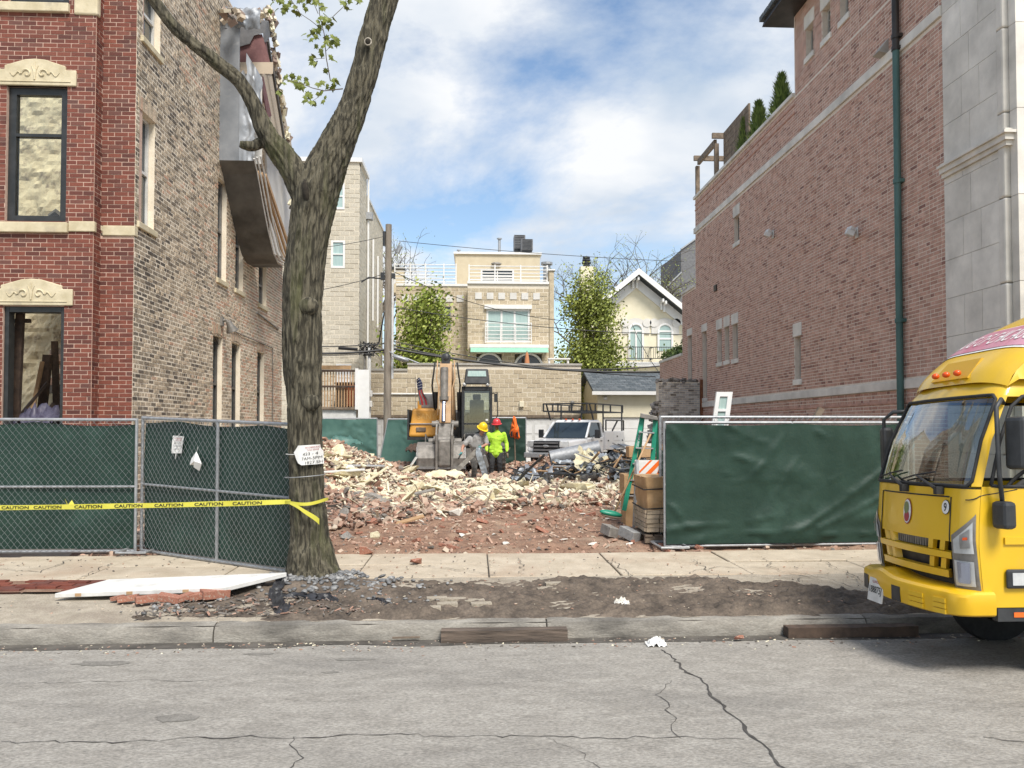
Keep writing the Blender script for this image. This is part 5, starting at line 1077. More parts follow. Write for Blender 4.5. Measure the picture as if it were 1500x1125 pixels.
# twigs and maple leaves
tw = MB()
def twig(P, r0, r1): tw.tube([pt(a, b, TY + d) - TO for a, b, d in P], [r0 + (r1 - r0) * i / (len(P) - 1) for i in range(len(P))], 5)
twig([(502, 130, -.1), (492, 131, -.16), (475, 133, -.2), (458, 129, -.25), (440, 122, -.3), (415, 116, -.35)], .007, .003); twig([(484, 118, -.15), (478, 85, -.18), (475, 50, -.2), (468, 20, -.2), (466, -15, -.2)], .006, .004)
twig([(474, 45, -.2), (455, 30, -.25), (440, 20, -.25), (420, -10, -.3)], .004, .003); twig([(488, 24, -.2), (503, 10, -.15), (512, -12, -.15)], .004, .003); twig([(466, 20, -.2), (458, 0, -.22), (455, -20, -.22)], .004, .003)
twig([(470, 133, -.2), (465, 143, -.2), (458, 148, -.2)], .003, .002); twig([(477, 75, -.18), (490, 62, -.15), (494, 60, -.14)], .003, .002); twig([(476, 85, -.2), (465, 86, -.2), (458, 88, -.2)], .003, .002)
tw.build('twigs', M['twig'], tr, fix=False)
def leaf_mesh(seed):
    rg = random.Random(seed); pr = [(0, -.42), (.06, -.4), (.22, -.5), (.24, -.28), (.5, -.22), (.38, -.05), (.62, .16), (.36, .16), (.34, .34), (.17, .26), (.12, .42), (0, .7)]
    out = [(x, y) for x, y in pr] + [(-x, y) for x, y in pr[-2:0:-1]]; q = MB(); n = len(out)
    vs_ = [(0, 0, .05)] + [(x * (1 + rg.uniform(-.1, .1)), y * (1 + rg.uniform(-.08, .08)), -.12 * abs(x) - .1 * max(0, y) + rg.uniform(-.05, .05)) for x, y in out]
    q.add(vs_, [(0, 1 + i, 1 + (i + 1) % n) for i in range(n)]); q.add([(0, -.42, -.0), (.015, -.42, 0), (.01, -.85, .05)], [(0, 1, 2)]); return q.mesh('leaf', M['leaf'])
LM = [leaf_mesh(k) for k in range(5)]
lr = random.Random(3)
LV = [(398, 5), (405, 14), (396, 17), (412, 2), (418, 12), (425, 4), (432, 10), (440, 3), (436, 20), (430, 16), (445, 8), (452, 2), (448, 14), (462, 3), (470, 6), (473, 12), (422, 8), (408, 0), (415, 18), (443, 0), (437, 2),
      (470, 26), (477, 22), (466, 32), (474, 34), (482, 30), (486, 36), (468, 40), (480, 40), (490, 28), (476, 28), (458, 48), (463, 54), (452, 52), (445, 50), (447, 58), (456, 58), (466, 46), (462, 44), (478, 56), (488, 54), (493, 58), (486, 62), (492, 66), (495, 64), (484, 68), (463, 68), (473, 68), (478, 62), (470, 74),
      (460, 82), (458, 92), (456, 86), (471, 80), (485, 84), (489, 88), (477, 104), (462, 94), (494, 120), (489, 125), (490, 118), (487, 130), (418, 113), (424, 118), (428, 112), (416, 122), (412, 132), (409, 136), (432, 120), (438, 114), (436, 126), (442, 128), (448, 118), (450, 122), (441, 122), (466, 124), (472, 121), (479, 127), (470, 136), (452, 138), (448, 144), (446, 148), (456, 150), (460, 152), (454, 142), (473, 149), (476, 143), (466, 138), (505, 6), (512, 2), (508, 12), (514, 14), (502, 4), (524, 4), (526, 0), (400, -4), (470, -4), (510, -4)]
for k, (a, b) in enumerate(LV):
    o = link('leaf', LM[k % 5], tr); o.location = pt(a, b, TY - .2 + lr.uniform(-.12, .12)) - TO; s = lr.uniform(.055, .095); o.scale = (s, s, s)
    o.rotation_euler = (R(90) + lr.gauss(0, .5), lr.gauss(0, .35), lr.uniform(-.8, .8)) if lr.random() < .8 else (lr.gauss(.4, .4), lr.gauss(0, .4), lr.uniform(-3, 3))
    o.rotation_euler.rotate_axis('Z', math.pi + lr.gauss(0, .6))
# wire loops, notice and caution tape round the trunk
def ring(z, r_, tube, m, nm, label, cat, tilt=0):
    q = MB(); c = Vector((0, 0, z)); q.tube([Vector((r_ * math.cos(t), r_ * math.sin(t), tilt * math.cos(t))) for t in [2 * math.pi * k / 24 for k in range(25)]], tube, 5)
    p = pt(448, 0, TY).x; o = q.build(nm, m, None, smooth=True, label=label, cat=cat); o.location = (pt(447, z, TY).x, TY, pt(447, z, TY).z); return o
ring(665, .205, .004, M['paper'], 'string', 'thin white string tied round the tree holding the notice', 'string'); ring(697, .215, .005, M['galv'], 'wire_loop', 'thin grey wire loop round the trunk below the notice', 'wire', .015)
nt_ = thing('paper_notice', 'crumpled no parking notice with handwriting tied to the tree trunk', 'notice', tuple(pt(451, 666, TY - .23)))
NO = pt(451, 666, TY - .23)
def npz(px, py):
    c = pt(451, py, TY).x; p = pt(px, py, TY - .22); d = (p.x - pt(448, py, TY).x) / .2; return Vector((p.x, TY - .225 * math.sqrt(max(.05, 1 - min(.95, abs(d)) ** 2)) - .008, p.z)) - NO
rows = [(652, 437, 466), (658, 433, 467), (662, 430, 470), (666, 432, 470), (672, 434, 470.5), (678, 437, 471), (681, 442, 471)]
q = MB(); nn = 12
for (y, a, b) in rows: pass
vs_ = [npz(a + (b - a) * i / nn, y - (.15 * (a + (b-a)*i/nn - 450)) * .35) + Vector((0, .006 * nz(i * .7, y * .3), 0)) for (y, a, b) in rows for i in range(nn + 1)]
q.add(vs_, [(j*(nn+1)+i, j*(nn+1)+i+1, (j+1)*(nn+1)+i+1, (j+1)*(nn+1)+i) for j in range(len(rows)-1) for i in range(nn)]); q.build('sheet', M['paper'], nt_, smooth=True, fix=False)
def nfn(cx, cy): return lambda u, v: npz(cx + u, cy - v - .1 * u) + Vector((0, -.008, 0))
lettering('NO PARKING', nfn(457, 655), 2.4, M['redink'], nt_, 19); lettering('TOW ZONE', nfn(457.5, 658.6), 2.2, M['redink'], nt_, 15)
lettering('423 - 4', nfn(454, 664.5), 4, M['ink'], nt_, 20); lettering('7AM-5PM', nfn(455.5, 671), 4.2, M['ink'], nt_, 26, bold=-.005); lettering('1927.SH', nfn(458.5, 677), 4.2, M['ink'], nt_, 22, bold=-.005)
# caution tape
tp = thing('caution_tape', 'yellow caution tape stretched across the fence and knotted round the tree', 'tape', tuple(pt(424, 736, TY - .2)))
T0 = pt(-260, 744, 9.4); T1 = pt(426, 735, TY - .12); TT = Vector(tp.location)
tw_ = .056
def tape_p(t, v):
    p = T0.lerp(T1, t); p.z -= .1 * t * (1 - t); tws = .0 if t < .9 else (t - .9) * 4
    return p + Vector((0, .02 * math.sin(t * 40) * .4 + v * .4 * tws, v * (1 - .3 * tws) * (1 + .06 * math.sin(t * 23)))) - TT
q = MB(); q.grid(lambda u, v: tape_p(u, (v - .5) * tw_), 90, 2); q.build('band', M['tape'], tp, smooth=True, fix=False)
LT = (T1 - T0).length
k = -1
for px in (-60, 22, 70, 129, 188.5, 247, 306, 362):
    # position along the tape whose picture is at px
    lo_, hi_ = 0., 1.
    for _ in range(30):
        m_ = (lo_ + hi_) / 2
        if proj(tape_p(m_, 0) + TT)[0] < px: lo_ = m_
        else: hi_ = m_
    t0 = lo_; lettering('CAUTION', lambda u, v: tape_p(t0 + u / LT, v) + Vector((0, -.004, 0)), tw_ * .62, M['ink'], tp, .335, bold=.02)
q = MB()   # loop round trunk and the loose tail
rr_ = .235; cx_ = pt(449, 735, TY).x
q.grid(lambda u, v: Vector((cx_ + rr_ * math.cos(math.pi * (1.05 + .98 * u)), TY + rr_ * math.sin(math.pi * (1.05 + .98 * u)), pt(450, 736, TY).z + (v - .5) * .035 + .03 * u + .012 * math.sin(u * 9))) - TT, 24, 2); q.build('loop', M['tape'], tp, smooth=True, fix=False)
a_, b_ = pt(426, 737, TY - .25), pt(467, 764, TY - .24)
q = MB(); q.grid(lambda u, v: a_.lerp(b_, u) + Vector((.01 * math.sin(u * 8), -.03 - .02 * math.sin(u * 6), (v - .5) * (.025 + .04 * u) + .02 * math.sin(u * 3.1))) - TT, 16, 2); q.build('tail', M['tape'], tp, smooth=True, fix=False)
q = MB(); c_ = pt(95, 730, 9.2)
q.add([c_ - TT, c_ + Vector((.05, -.02, -.07)) - TT, c_ + Vector((.08, 0, -.02)) - TT, c_ + Vector((.12, -.01, -.08)) - TT, c_ + Vector((.02, .01, -.09)) - TT], [(0, 1, 4), (1, 2, 3)]); q.build('torn_end', M['tape'], tp, fix=False)
# ------------------------------------------------------------------ fences
def chain(parent, P, w, h, wire=.0026, dia=.085, zofs=0):
    """zigzag wires woven over the panel; P(u, z) -> point"""
    q = MB(); n = int(w / dia * 2); st_ = dia * .6; m_ = int(h / st_); cw = w / (n + 1)
    for i in range(n):
        q.tube([P((i + .5 * .0 + (i + j) % 2) * cw + (.0015 if i % 2 else -.0015), min(h, j * st_)) for j in range(m_ + 2)], wire, 3, cap=False)
    return q.build('chain_link', M['galv'], parent, fix=False, kind='stuff')
def fence(a0, a1, b0, b1, label, cat='fence panel', cloth='tarp', mesh=True, cloth_front=False, sag=0, mid=None, posts=(0, 1), wrinkle=.02, slack=.05, feet=(), group=None, seed=0, pr=.021, midpost=None, folds=()):
    """panel with foot corners a0, a1 and top corners b0, b1 (world)"""
    a0, a1, b0, b1 = map(Vector, (a0, a1, b0, b1)); o = thing('fence_panel', label, cat, tuple(a0), group=group); w = (a1 - a0).length; h = (b0 - a0).length
    U = (a1 - a0).normalized(); Nn = Vector((U.y, -U.x, 0)).normalized()
    if Nn.y > 0: Nn = -Nn                     # towards the street
    P = lambda u, z, d=0.: a0.lerp(a1, u / w).lerp(b0.lerp(b1, u / w), z / h) - a0 + Nn * d
    q = MB(); q.tube([P(0, .0), P(w, .0)], pr, 8); q.build('bottom_rail', M['galv'], o, smooth=40); q = MB(); q.tube([P(0, h), P(w, h)], pr, 8); q.build('top_rail', M['galv'], o, smooth=40)
    for t in posts: q = MB(); q.tube([P(w * t, -.02), P(w * t, h + .02)], pr, 8); q.build('post', M['galv'], o, smooth=40)
    if mid is not None: q = MB(); q.tube([P(0, h * mid, .004), P(w, h * mid, .004)], pr * .8, 8); q.build('mid_rail', M['galv'], o, smooth=40)
    sgn = 1 if cloth_front else -1
    def cl(u, v):
        uu, zz_ = .01 + (w - .02) * u, .03 + (h - .03 - slack * (.5 + .9 * abs(math.sin(u * w * 1.9 + seed)))) * v
        d = sgn * .03 + wrinkle * (fbm(u * w, v * h, seed + .5, 1.1, 3) + .6 * math.sin((u * w * 1.7 + v * h * 2.3 + seed) + 2 * fbm(u * w, v * h, seed, .8)) ** 3) + wrinkle * .8 * math.exp(-((v - .1 - .05 * math.sin(u * 5 + seed)) / .07) ** 2) * math.sin(u * 9 + seed)
        for (x0, z0, x1, z1, am, wd) in folds:
            ax, az = x1 - x0, z1 - z0; t = max(0, min(1, ((uu - x0) * ax + (zz_ - z0) * az) / (ax * ax + az * az))); s_ = ((uu - x0) * az - (zz_ - z0) * ax) / math.hypot(ax, az) + .03 * math.sin(t * 7 + x0)
            e_ = math.hypot(uu - x0 - t * ax, zz_ - z0 - t * az); d += .7 * am * math.sin(math.pi * min(1, .15 + t * .85)) ** .6 * math.exp(-(e_ / wd) ** 2) * (1 if s_ > 0 else .35)
        return P(uu, zz_, d if not cloth_front else max(.027, d))
    q = MB(); q.grid(cl, int(w * 26), int(h * 26)); q.build('privacy_screen', M[cloth], o, smooth=True, fix=False)
    if mesh: chain(o, lambda u, z: P(u, z, .026 if not cloth_front else .0), w, h)
    for t in feet:
        c = P(w * t, .02); q = MB(); s = .28; q.tube([c + Nn * -s + U * -.12, c + Nn * s + U * -.12, c + Nn * s + U * .25, c + Nn * -s + U * .25, c + Nn * -s + U * -.12], .018, 6); q.build('foot', M['galv'], o)
    return o
FZ = .235
FOLD = [(.05, .25, 1.6, .42, .05, .06), (.5, .12, 2.2, .3, .06, .07), (1.9, .22, 3.4, 1.2, .06, .06), (2.2, .25, 3.5, .85, .05, .05), (.02, 1.7, .5, 1.2, .05, .05), (.6, 1.75, .85, .95, .05, .05), (.85, 1.7, 1.5, 1.42, .04, .05), (1.25, 1.0, 1.75, 1.6, .04, .05), (2.2, 1.6, 2.9, 1.35, .05, .06), (2.4, .9, 3.3, 1.5, .04, .05), (.1, .9, 1.9, .93, .03, .03), (.3, 1.1, 1.0, 1.0, .05, .05), (.05, .6, .4, .25, .06, .06), (2.3, .14, 3.5, .2, .06, .05), (1.0, 1.25, 1.5, 1.12, .045, .04), (1.9, 1.2, 1.6, .7, .03, .04)]
A = ptZ(198, 807, FZ); A0 = Vector((A.x - 3.6, A.y + .02, FZ)); ht_ = pt(198, 615, A.y).z
fence(A0, A, (A0.x, A0.y, ht_ + .01), (A.x, A.y, ht_), 'green screened chain-link fence panel before the red brick front', mid=.49, feet=(1,), seed=2, wrinkle=.012, slack=.06)
Bq = ptZ(207, 806, FZ); Cq = ptZ(436, 839, .21)
fe2 = fence(Bq, Cq, (Bq.x, Bq.y, pt(207, 612, Bq.y).z), (Cq.x, Cq.y, pt(436, 622, Cq.y).z), 'green screened chain-link fence panel angled out to the tree, bearing paper notices', mid=.5, posts=(0, .52, 1), seed=5, wrinkle=.012, slack=.05)
Dq = ptZ(974, 800, FZ); Eq = Vector((Dq.x + 3.55, Dq.y + .12, FZ)); zt1, zt2 = pt(974, 619, Dq.y).z, pt(1290, 619, Dq.y).z
fence(Dq, Eq, (Dq.x, Dq.y, zt1), (Eq.x, Eq.y, zt2), 'green tarpaulin covered fence panel between the brick pallet and the yellow truck', cloth_front=True, posts=(0, .52, 1), seed=9, wrinkle=.035, slack=.03, feet=(0,), folds=FOLD, mid=.5)
fence(Dq + Vector((.05, .45, .02)), Eq + Vector((.35, .45, .02)), (Dq.x + .05, Dq.y + .45, pt(990, 611, Dq.y + .45).z), (Eq.x + .35, Eq.y + .45, pt(1300, 611, Dq.y + .45).z), 'bare chain-link fence panel standing behind the green tarpaulin panel', cloth='tarp', seed=4, wrinkle=.005, slack=.4)
# far screens along the lane
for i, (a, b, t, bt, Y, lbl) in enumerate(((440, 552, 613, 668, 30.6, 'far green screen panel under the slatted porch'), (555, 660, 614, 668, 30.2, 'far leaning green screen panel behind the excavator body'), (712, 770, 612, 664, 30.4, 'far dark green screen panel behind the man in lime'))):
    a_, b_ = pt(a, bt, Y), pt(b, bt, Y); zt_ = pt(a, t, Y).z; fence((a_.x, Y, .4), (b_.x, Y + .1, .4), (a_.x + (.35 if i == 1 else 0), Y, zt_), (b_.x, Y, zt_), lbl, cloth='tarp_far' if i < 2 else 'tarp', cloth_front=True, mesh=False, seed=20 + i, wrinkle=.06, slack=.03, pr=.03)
# notices on the fence
def on_f2(px, py): return ptX(px, py, 0) if 0 else (lambda t: pt(px, py, Bq.y + (Cq.y - Bq.y) * t - .06))(max(0, min(1, (px - 207) / 229)))
n1o = thing('paper_notice', 'flat printed paper notice tied to the angled green fence', 'notice', tuple(on_f2(261, 652))); O1 = on_f2(261, 652)
q = MB(); c4 = [(253.5, 638), (270, 639), (265.5, 664), (251, 664)]; q.grid(lambda u, v: on_f2(*(Vector(c4[3]).lerp(Vector(c4[2]), u)).lerp(Vector(c4[0]).lerp(Vector(c4[1]), u), v)) + Vector((0, -.01 * math.sin(u * 5 + v * 3), 0)) - O1, 8, 10); q.build('sheet', M['paper'], n1o, smooth=True, fix=False)
for s_, cy, w_, m_ in (('NO PARKING', 642, 11, 'redink'), ('TOW ZONE', 644.8, 9, 'redink'), ('423 - 4', 649, 10, 'ink'), ('7AM-5PM', 653.5, 11, 'ink'), ('1927', 658, 8, 'ink')):
    lettering(s_, lambda u, v: on_f2(260.5 - (cy - 650) * .15 + u, cy - v) + Vector((0, -.018, 0)) - O1, 1.7, M[m_], n1o, w_)
q = MB(); q.tube([on_f2(258, 664) - O1, on_f2(257, 672) - O1], .006, 5); q.tube([on_f2(261, 638) - O1, on_f2(266, 633) - O1], .004, 5); q.build('tie', M['paper'], n1o)
n2o = thing('paper_notice', 'crumpled folded paper hanging from one corner on the angled green fence', 'notice', tuple(on_f2(290, 673))); O2 = on_f2(290, 673)
q = MB(); V = [(288.5, 661), (297.5, 679), (293, 690), (286, 684), (286, 681), (280, 681), (281, 672)]; q.add([on_f2(a, b) - O2 + Vector((0, d, 0)) for (a, b), d in zip(V, (-.02, -.05, -.02, -.06, -.01, -.05, -.02))] + [on_f2(288, 675) - O2 + Vector((0, -.09, 0))], [(7, i, (i + 1) % 7) for i in range(7)]); q.build('sheet', M['paper'], n2o, fix=False)
q = MB(); q.tube([on_f2(288.5, 661) - O2, on_f2(290, 654) - O2], .004, 5); q.build('tie', M['paper'], n2o)
# ------------------------------------------------------------------ tree bed
def bed_z(x, y):
    d = math.hypot((x - tb.x) / 1.0, (y - (TY - .05)) / .75); return .165 + .13 * math.exp(-d * d * 1.6) + .03 * fbm(x, y, 2, 4)
bx0, bx1 = tb.x - 1.5, tb.x + 1.1
MB().grid(lambda u, v: (lambda x, y, e_: (x, y, bed_z(x, y) * e_ + .14 * (1 - e_)))(bx0 + (bx1 - bx0) * u, 7.08 + 1.65 * v, min(1, min(u, 1 - u) * 7 + .1 * nz(v * 8, 3)) * min(1, min(v + .02, 1 - v) * 8)), 90, 60).build('tree_bed', M['mud'], smooth=True, fix=False, kind='structure')
q = MB(); pr_ = random.Random(9)
def pebble(x, y, z, s): q.a = pr_.random(); q.ell((x, y, z + s * .25), (s * pr_.uniform(.8, 1.25), s * pr_.uniform(.6, .9), s * pr_.uniform(.4, .6)), 8, 5, (pr_.uniform(-.4, .4), pr_.uniform(-.4, .4), pr_.uniform(0, 3)))
for k in range(900):
    a = pr_.uniform(math.pi * .92, math.pi * 2.12); r_ = pr_.uniform(.24, 1.05) ** 1.0; x = tb.x + r_ * math.cos(a) * .95; y = TY + .05 + r_ * math.sin(a) * .78
    if y < 7.14 or y > 8.7: continue
    band = (r_ < .62) or (r_ > .78 and pr_.random() < .55) or pr_.random() < .1
    if x < tb.x - .25 and r_ > .45 and pr_.random() < .75: band = False
    if band: pebble(x, y, bed_z(x, y), pr_.uniform(.02, .042))
for k in range(60): x = tb.x + pr_.uniform(.5, 1.6); y = pr_.uniform(7.4, 8.6); pebble(x, y, max(bed_z(x, y) if x < bx1 - .2 else 0, mudz(x, y)), pr_.uniform(.015, .035))
for k in range(40): x = tb.x + pr_.uniform(-1.5, -.7); y = pr_.uniform(7.25, 8.2); pebble(x, y, max(.175, bed_z(x, y)), pr_.uniform(.015, .035))
q.build('river_pebbles', M['slate'], None, smooth=True, fix=False, label='smooth grey river pebbles spread round the foot of the street tree', cat='pebbles', kind='stuff')
lf = MB()
for k in range(420):
    x = tb.x + pr_.uniform(-1.3, 1.0); y = pr_.uniform(7.1, 8.0); z = max(.18, bed_z(x, y)) + .012; lf.a = pr_.choice((.0, .05, .1, .16, .22, .3)); s = pr_.uniform(.012, .04)
    lf.obox((x, y, z), (s * 2, s * .5, s * .25), (pr_.uniform(-.5, .5), pr_.uniform(-.5, .5), pr_.uniform(0, 6)))
lf.build('mulch', M['rubble'], None, fix=False, label='bark mulch and dead leaf litter at the kerb below the tree', cat='mulch', kind='stuff')
# black landscape fabric torn out of the bed
def cloth_strip(P, w, nm, m, label, cat, amp=.03, seed=1, up=Vector((0, 0, 1))):
    pts = [Vector(p) for p in P]; cp = catmull([tuple(p) for p in pts], 8); q = MB(); n = len(cp); vs_ = []
    for i, p in enumerate(cp):
        p = Vector(p); t = (Vector(cp[min(n-1, i+1)]) - Vector(cp[max(0, i-1)])).normalized(); s = t.cross(Vector((0, -1, .6)).normalized()).normalized()
        for j in range(7): v = j / 6 - .5; vs_.append(p + s * v * w + Vector((0, 0, 1)) * (amp * nz(i * .4, j * .9, seed) + .012) + Vector((0, -1, 0)) * amp * nz(i * .3, j * 1.3, seed + 4))
    q.add(vs_, [(i*7+j, i*7+j+1, (i+1)*7+j+1, (i+1)*7+j) for i in range(n-1) for j in range(6)]); return q.build(nm, m, None, smooth=True, fix=False, label=label, cat=cat)
def onbed(px, py): 
    p = ptZ(px, py, .22)
    for _ in range(4): p = ptZ(px, py, max(.17, bed_z(p.x, p.y)) + .02)
    return p
cloth_strip([onbed(420, 842), onbed(408, 858), onbed(402, 874), onbed(410, 890), onbed(420, 897)], .13, 'landscape_fabric', M['blackplastic'], 'torn strip of black landscape fabric draped down the pebbles', 'fabric', .05)
cloth_strip([onbed(406, 876), onbed(430, 874), onbed(460, 876), onbed(480, 876), onbed(494, 884)], .07, 'landscape_fabric', M['blackplastic'], 'black landscape fabric edge running across the pebbles to the right', 'fabric', .03, 5)
cloth_strip([onbed(540, 884), onbed(550, 880), onbed(560, 882), onbed(566, 888)], .05, 'landscape_fabric', M['blackplastic'], 'small arched scrap of black fabric in the mud', 'fabric', .03, 7)
cloth_strip([onbed(496, 855), onbed(505, 852), onbed(514, 856)], .05, 'plastic_scrap', mat('pink_red_plastic', (.7, .1, .11), rough=.5), 'pinkish red plastic scrap on the pebbles beside the trunk', 'scrap', .02, 2)
# ------------------------------------------------------------------ yellow box truck
TXF, TYC = 3.51, 6.13
bt = thing('box_truck', 'bright yellow cab-over delivery truck with roof fairing parked at the kerb', 'truck', (TXF, TYC, .03), (R(-1.6), 0, 0))
bt.scale = (1, .71, 1)
def w_z(z): return np.interp(z, [.45, .9, 1.4, 1.8, 2.1, 2.2, 2.26], [.93, .95, .95, .92, .87, .81, .7])
def f_z(z): return np.interp(z, [.45, .7, 1.0, 1.38, 1.75, 2.1, 2.2, 2.26], [.09, .05, .03, .06, .17, .34, .42, .58])
def outl(z, grow=0.):
    w = float(w_z(z)) + grow; f = float(f_z(z)) - grow; r = .30; bow = .09; pts = []
    yb = w - r
    for k in range(11): y = yb * k / 10; pts.append((f + bow * (y / w) ** 2, y))
    x0 = f + bow * (yb / w) ** 2
    for k in range(1, 9): a = math.pi / 2 * k / 8; pts.append((x0 + r * .34 * (1 - math.cos(a)), yb + r * math.sin(a)))
    xs = x0 + r * .34
    for k in range(1, 13): pts.append((xs + (1.85 - xs) * k / 12, w))
    # near side is -y
    full = [(x, y) for x, y in reversed(pts)] + [(x, -y) for x, y in pts[1:]]
    return full          # index 0 = far rear ... 30 = centre front ... 60 = near rear
NO_ = 61; CEN = 30
def shell(i0, i1, zs, grow=0.): 
    q = MB(); rows = [outl(z, grow)[i0:i1+1] for z in zs]; n = i1 - i0 + 1
    q.add([(x, y, z) for rw, z in zip(rows, zs) for x, y in rw], [(j*n+i, j*n+i+1, (j+1)*n+i+1, (j+1)*n+i) for j in range(len(zs)-1) for i in range(n-1)]); return q
DI = 48      # door front edge index near side; mirrored on the far side
def both(i0, i1): return [(i0, i1), (60 - i1, 60 - i0)]
zl_ = [.62 + (1.38 - .62) * k / 8 for k in range(9)]
# front lower body down to the hood panel, corner panels, doors
body = shell(60 - DI + 0, DI, [.98 + .4 * k / 6 for k in range(7)]).build('front_body', M['yellow'], bt, smooth=50, fix=False)
for i0, i1 in both(41, DI): shell(i0, i1, [.55 + .43 * k / 4 for k in range(5)]).build('corner_panel', M['yellow'], bt, smooth=50, fix=False)
q = shell(19, 41, [.62, .98], -.07); q.build('grille_cavity', M['machblack'], bt, fix=False)
for s, (i0, i1) in zip((-1, 1), both(DI, 60)):
    d = shell(i0, i1, [.52 + .88 * k / 6 for k in range(7)], .004).build('door', M['yellow'], bt, smooth=50, fix=False)
    d['label'] = 'yellow cab door with open window'
    q = MB(); o_ = outl(1.0, .02); k = DI + 8 if s < 0 else 60 - DI - 8; q.tube([(o_[k][0] - .1, o_[k][1], 1.12), (o_[k][0] + .12, o_[k][1], 1.12)], .018, 6); q.build('handle', M['machblack'], d)
    yy = s * (.955); q = MB(); q.box((.36, min(yy, yy + s * .02), .98), (1.8, max(yy, yy + s * .02), 1.03)); q.box((.62, min(yy, yy + s * .02), 1.05), (1.8, max(yy, yy + s * .02), 1.08)); q.build('side_moulding', M['yellow'], d)
zg = [1.40 + .68 * k / 8 for k in range(9)]
WI = 45; 
ws = shell(60 - WI, WI, zg, -.006).build('windshield', M['tglass'], bt, smooth=True, fix=False)
for i0, i1 in both(WI, DI): shell(i0, i1, zg).build('pillar', M['yellow'], bt, smooth=50, fix=False)
for i0, i1 in both(58, 60): shell(i0, i1, zg).build('rear_pillar', M['yellow'], bt, smooth=50, fix=False)
for i0, i1 in [(2, 60 - DI)]: shell(i0, i1, zg, -.01).build('side_window', M['cglass'], bt, smooth=True, fix=False)
roof = shell(0, 60, [2.07, 2.12, 2.17, 2.2, 2.235, 2.26]).build('roof', M['yellow'], bt, smooth=50, fix=False)
q = MB(); o_ = outl(2.26); q.add([(x, y, 2.26) for x, y in o_], [tuple(range(61))]); q.build('roof_panel', M['yellow'], bt, fix=False)
# rubber seals
def edge(idx_z, r_, m, nm, par=bt, closed=False, grow=.004):
    q = MB(); P = []
    for i, z in idx_z:
        o_ = outl(z, grow); a = int(math.floor(i)); t = i - a; b = min(60, a + 1); P.append((o_[a][0]*(1-t)+o_[b][0]*t, o_[a][1]*(1-t)+o_[b][1]*t, z))
    if closed: P.append(P[0])
    q.tube(P, r_, 6); return q.build(nm, m, par, smooth=True)
loop = [(i, 1.40) for i in range(60 - WI + 1, WI)] + [(WI, 1.44)] + [(WI, z) for z in zg[1:-1]] + [(WI, 2.05)] + [(i, 2.085) for i in range(WI - 1, 60 - WI, -1)] + [(60 - WI, 2.05)] + [(60 - WI, z) for z in zg[-2:0:-1]] + [(60 - WI, 1.44)]
edge(loop, .015, M['rubber'], 'windshield_seal', ws, True)
for side in (1, -1):
    g = (lambda i: i) if side > 0 else (lambda i: 60 - i)
    edge([(g(DI + .5), 1.41)] + [(g(DI + .5), z) for z in zg[1:-1]] + [(g(DI + 1), 2.07)] + [(g(i), 2.09) for i in range(DI + 2, 59)] + [(g(58), 2.0), (g(58), 1.41)] + [(g(i), 1.40) for i in range(57, DI, -1)], .014, M['rubber'], 'window_seal', bt, True)
    edge([(g(DI), .53)] + [(g(DI), .53 + .86 * k / 10) for k in range(11)] + [(g(DI), z) for z in zg] + [(g(DI + .6), 2.12), (g(DI + 2), 2.14)] + [(g(i), 2.14) for i in range(DI + 3, 61)], .006, M['rubber'], 'door_gap')
edge([(i, 1.315) for i in range(20, 41)], .006, M['rubber'], 'hood_gap'); edge([(40.5, 1.315 - .34 * k / 6) for k in range(7)], .005, M['rubber'], 'hood_gap'); edge([(19.5, 1.315 - .34 * k / 6) for k in range(7)], .005, M['rubber'], 'hood_gap')
edge([(WI - 1 + k * .6, 1.30 + .08 * (k / 10) ** 2) for k in range(11)], .004, M['rubber'], 'hood_gap')
# grille: two yellow bars joined by slanted struts over the dark cavity
def bar(i0, i1, z0, z1, grow, nm, m='yellow', par=bt):
    n = max(2, int((i1 - i0) * 2)); q = MB(); vs_ = []
    for k in range(n + 1):
        i = i0 + (i1 - i0) * k / n; a = int(i); t = i - a
        for z, g_ in ((z0, grow - .05), (z0 + .006, grow), (z1 - .006, grow + .004), (z1, grow - .05)):
            o_ = outl((z0 + z1) / 2, g_); b = min(60, a + 1); vs_.append((o_[a][0]*(1-t)+o_[b][0]*t, o_[a][1]*(1-t)+o_[b][1]*t, z))
    q.add(vs_, [(k*4+j, k*4+j+1, (k+1)*4+j+1, (k+1)*4+j) for k in range(n) for j in range(3)] + [(0, 1, 2, 3), (n*4+3, n*4+2, n*4+1, n*4)]); return q.build(nm, M[m], par, smooth=40)
gr = bar(19.2, 40.8, .845, .905, .012, 'grille_bar'); bar(20.2, 39.8, .70, .765, .012, 'grille_bar')
for i_ in (21.5, 24.2, 35.8, 38.5):
    sg = -1 if i_ < 30 else 1
    for (za, zb_, sh) in ((.765, .845, .3), (.905, .98, .4)):
        P = []; q = MB()
        for z, ii in ((za, i_ - sg * sh * .0), (zb_, i_ + sg * sh)):
            for g_ in (.0, -.05):
                for dd in (-.55, .55): o_ = outl(z, g_); a = int(ii + dd); t = ii + dd - a; P.append((o_[a][0]*(1-t)+o_[a+1][0]*t, o_[a][1]*(1-t)+o_[a+1][1]*t, z))
        q.hexa([P[0], P[1], P[3], P[2], P[4], P[5], P[7], P[6]]); q.build('grille_strut', M['yellow'], gr)
for k in range(14):
    i = 25 + k * .75; o_ = outl(.94, -.03); a = int(i); t = i - a; x, y = o_[a][0]*(1-t)+o_[a+1][0]*t, o_[a][1]*(1-t)+o_[a+1][1]*t
    B((x, y - .012, .91), (x + .02, y + .012, .975)).build('grille_vane', M['machgrey'], gr)
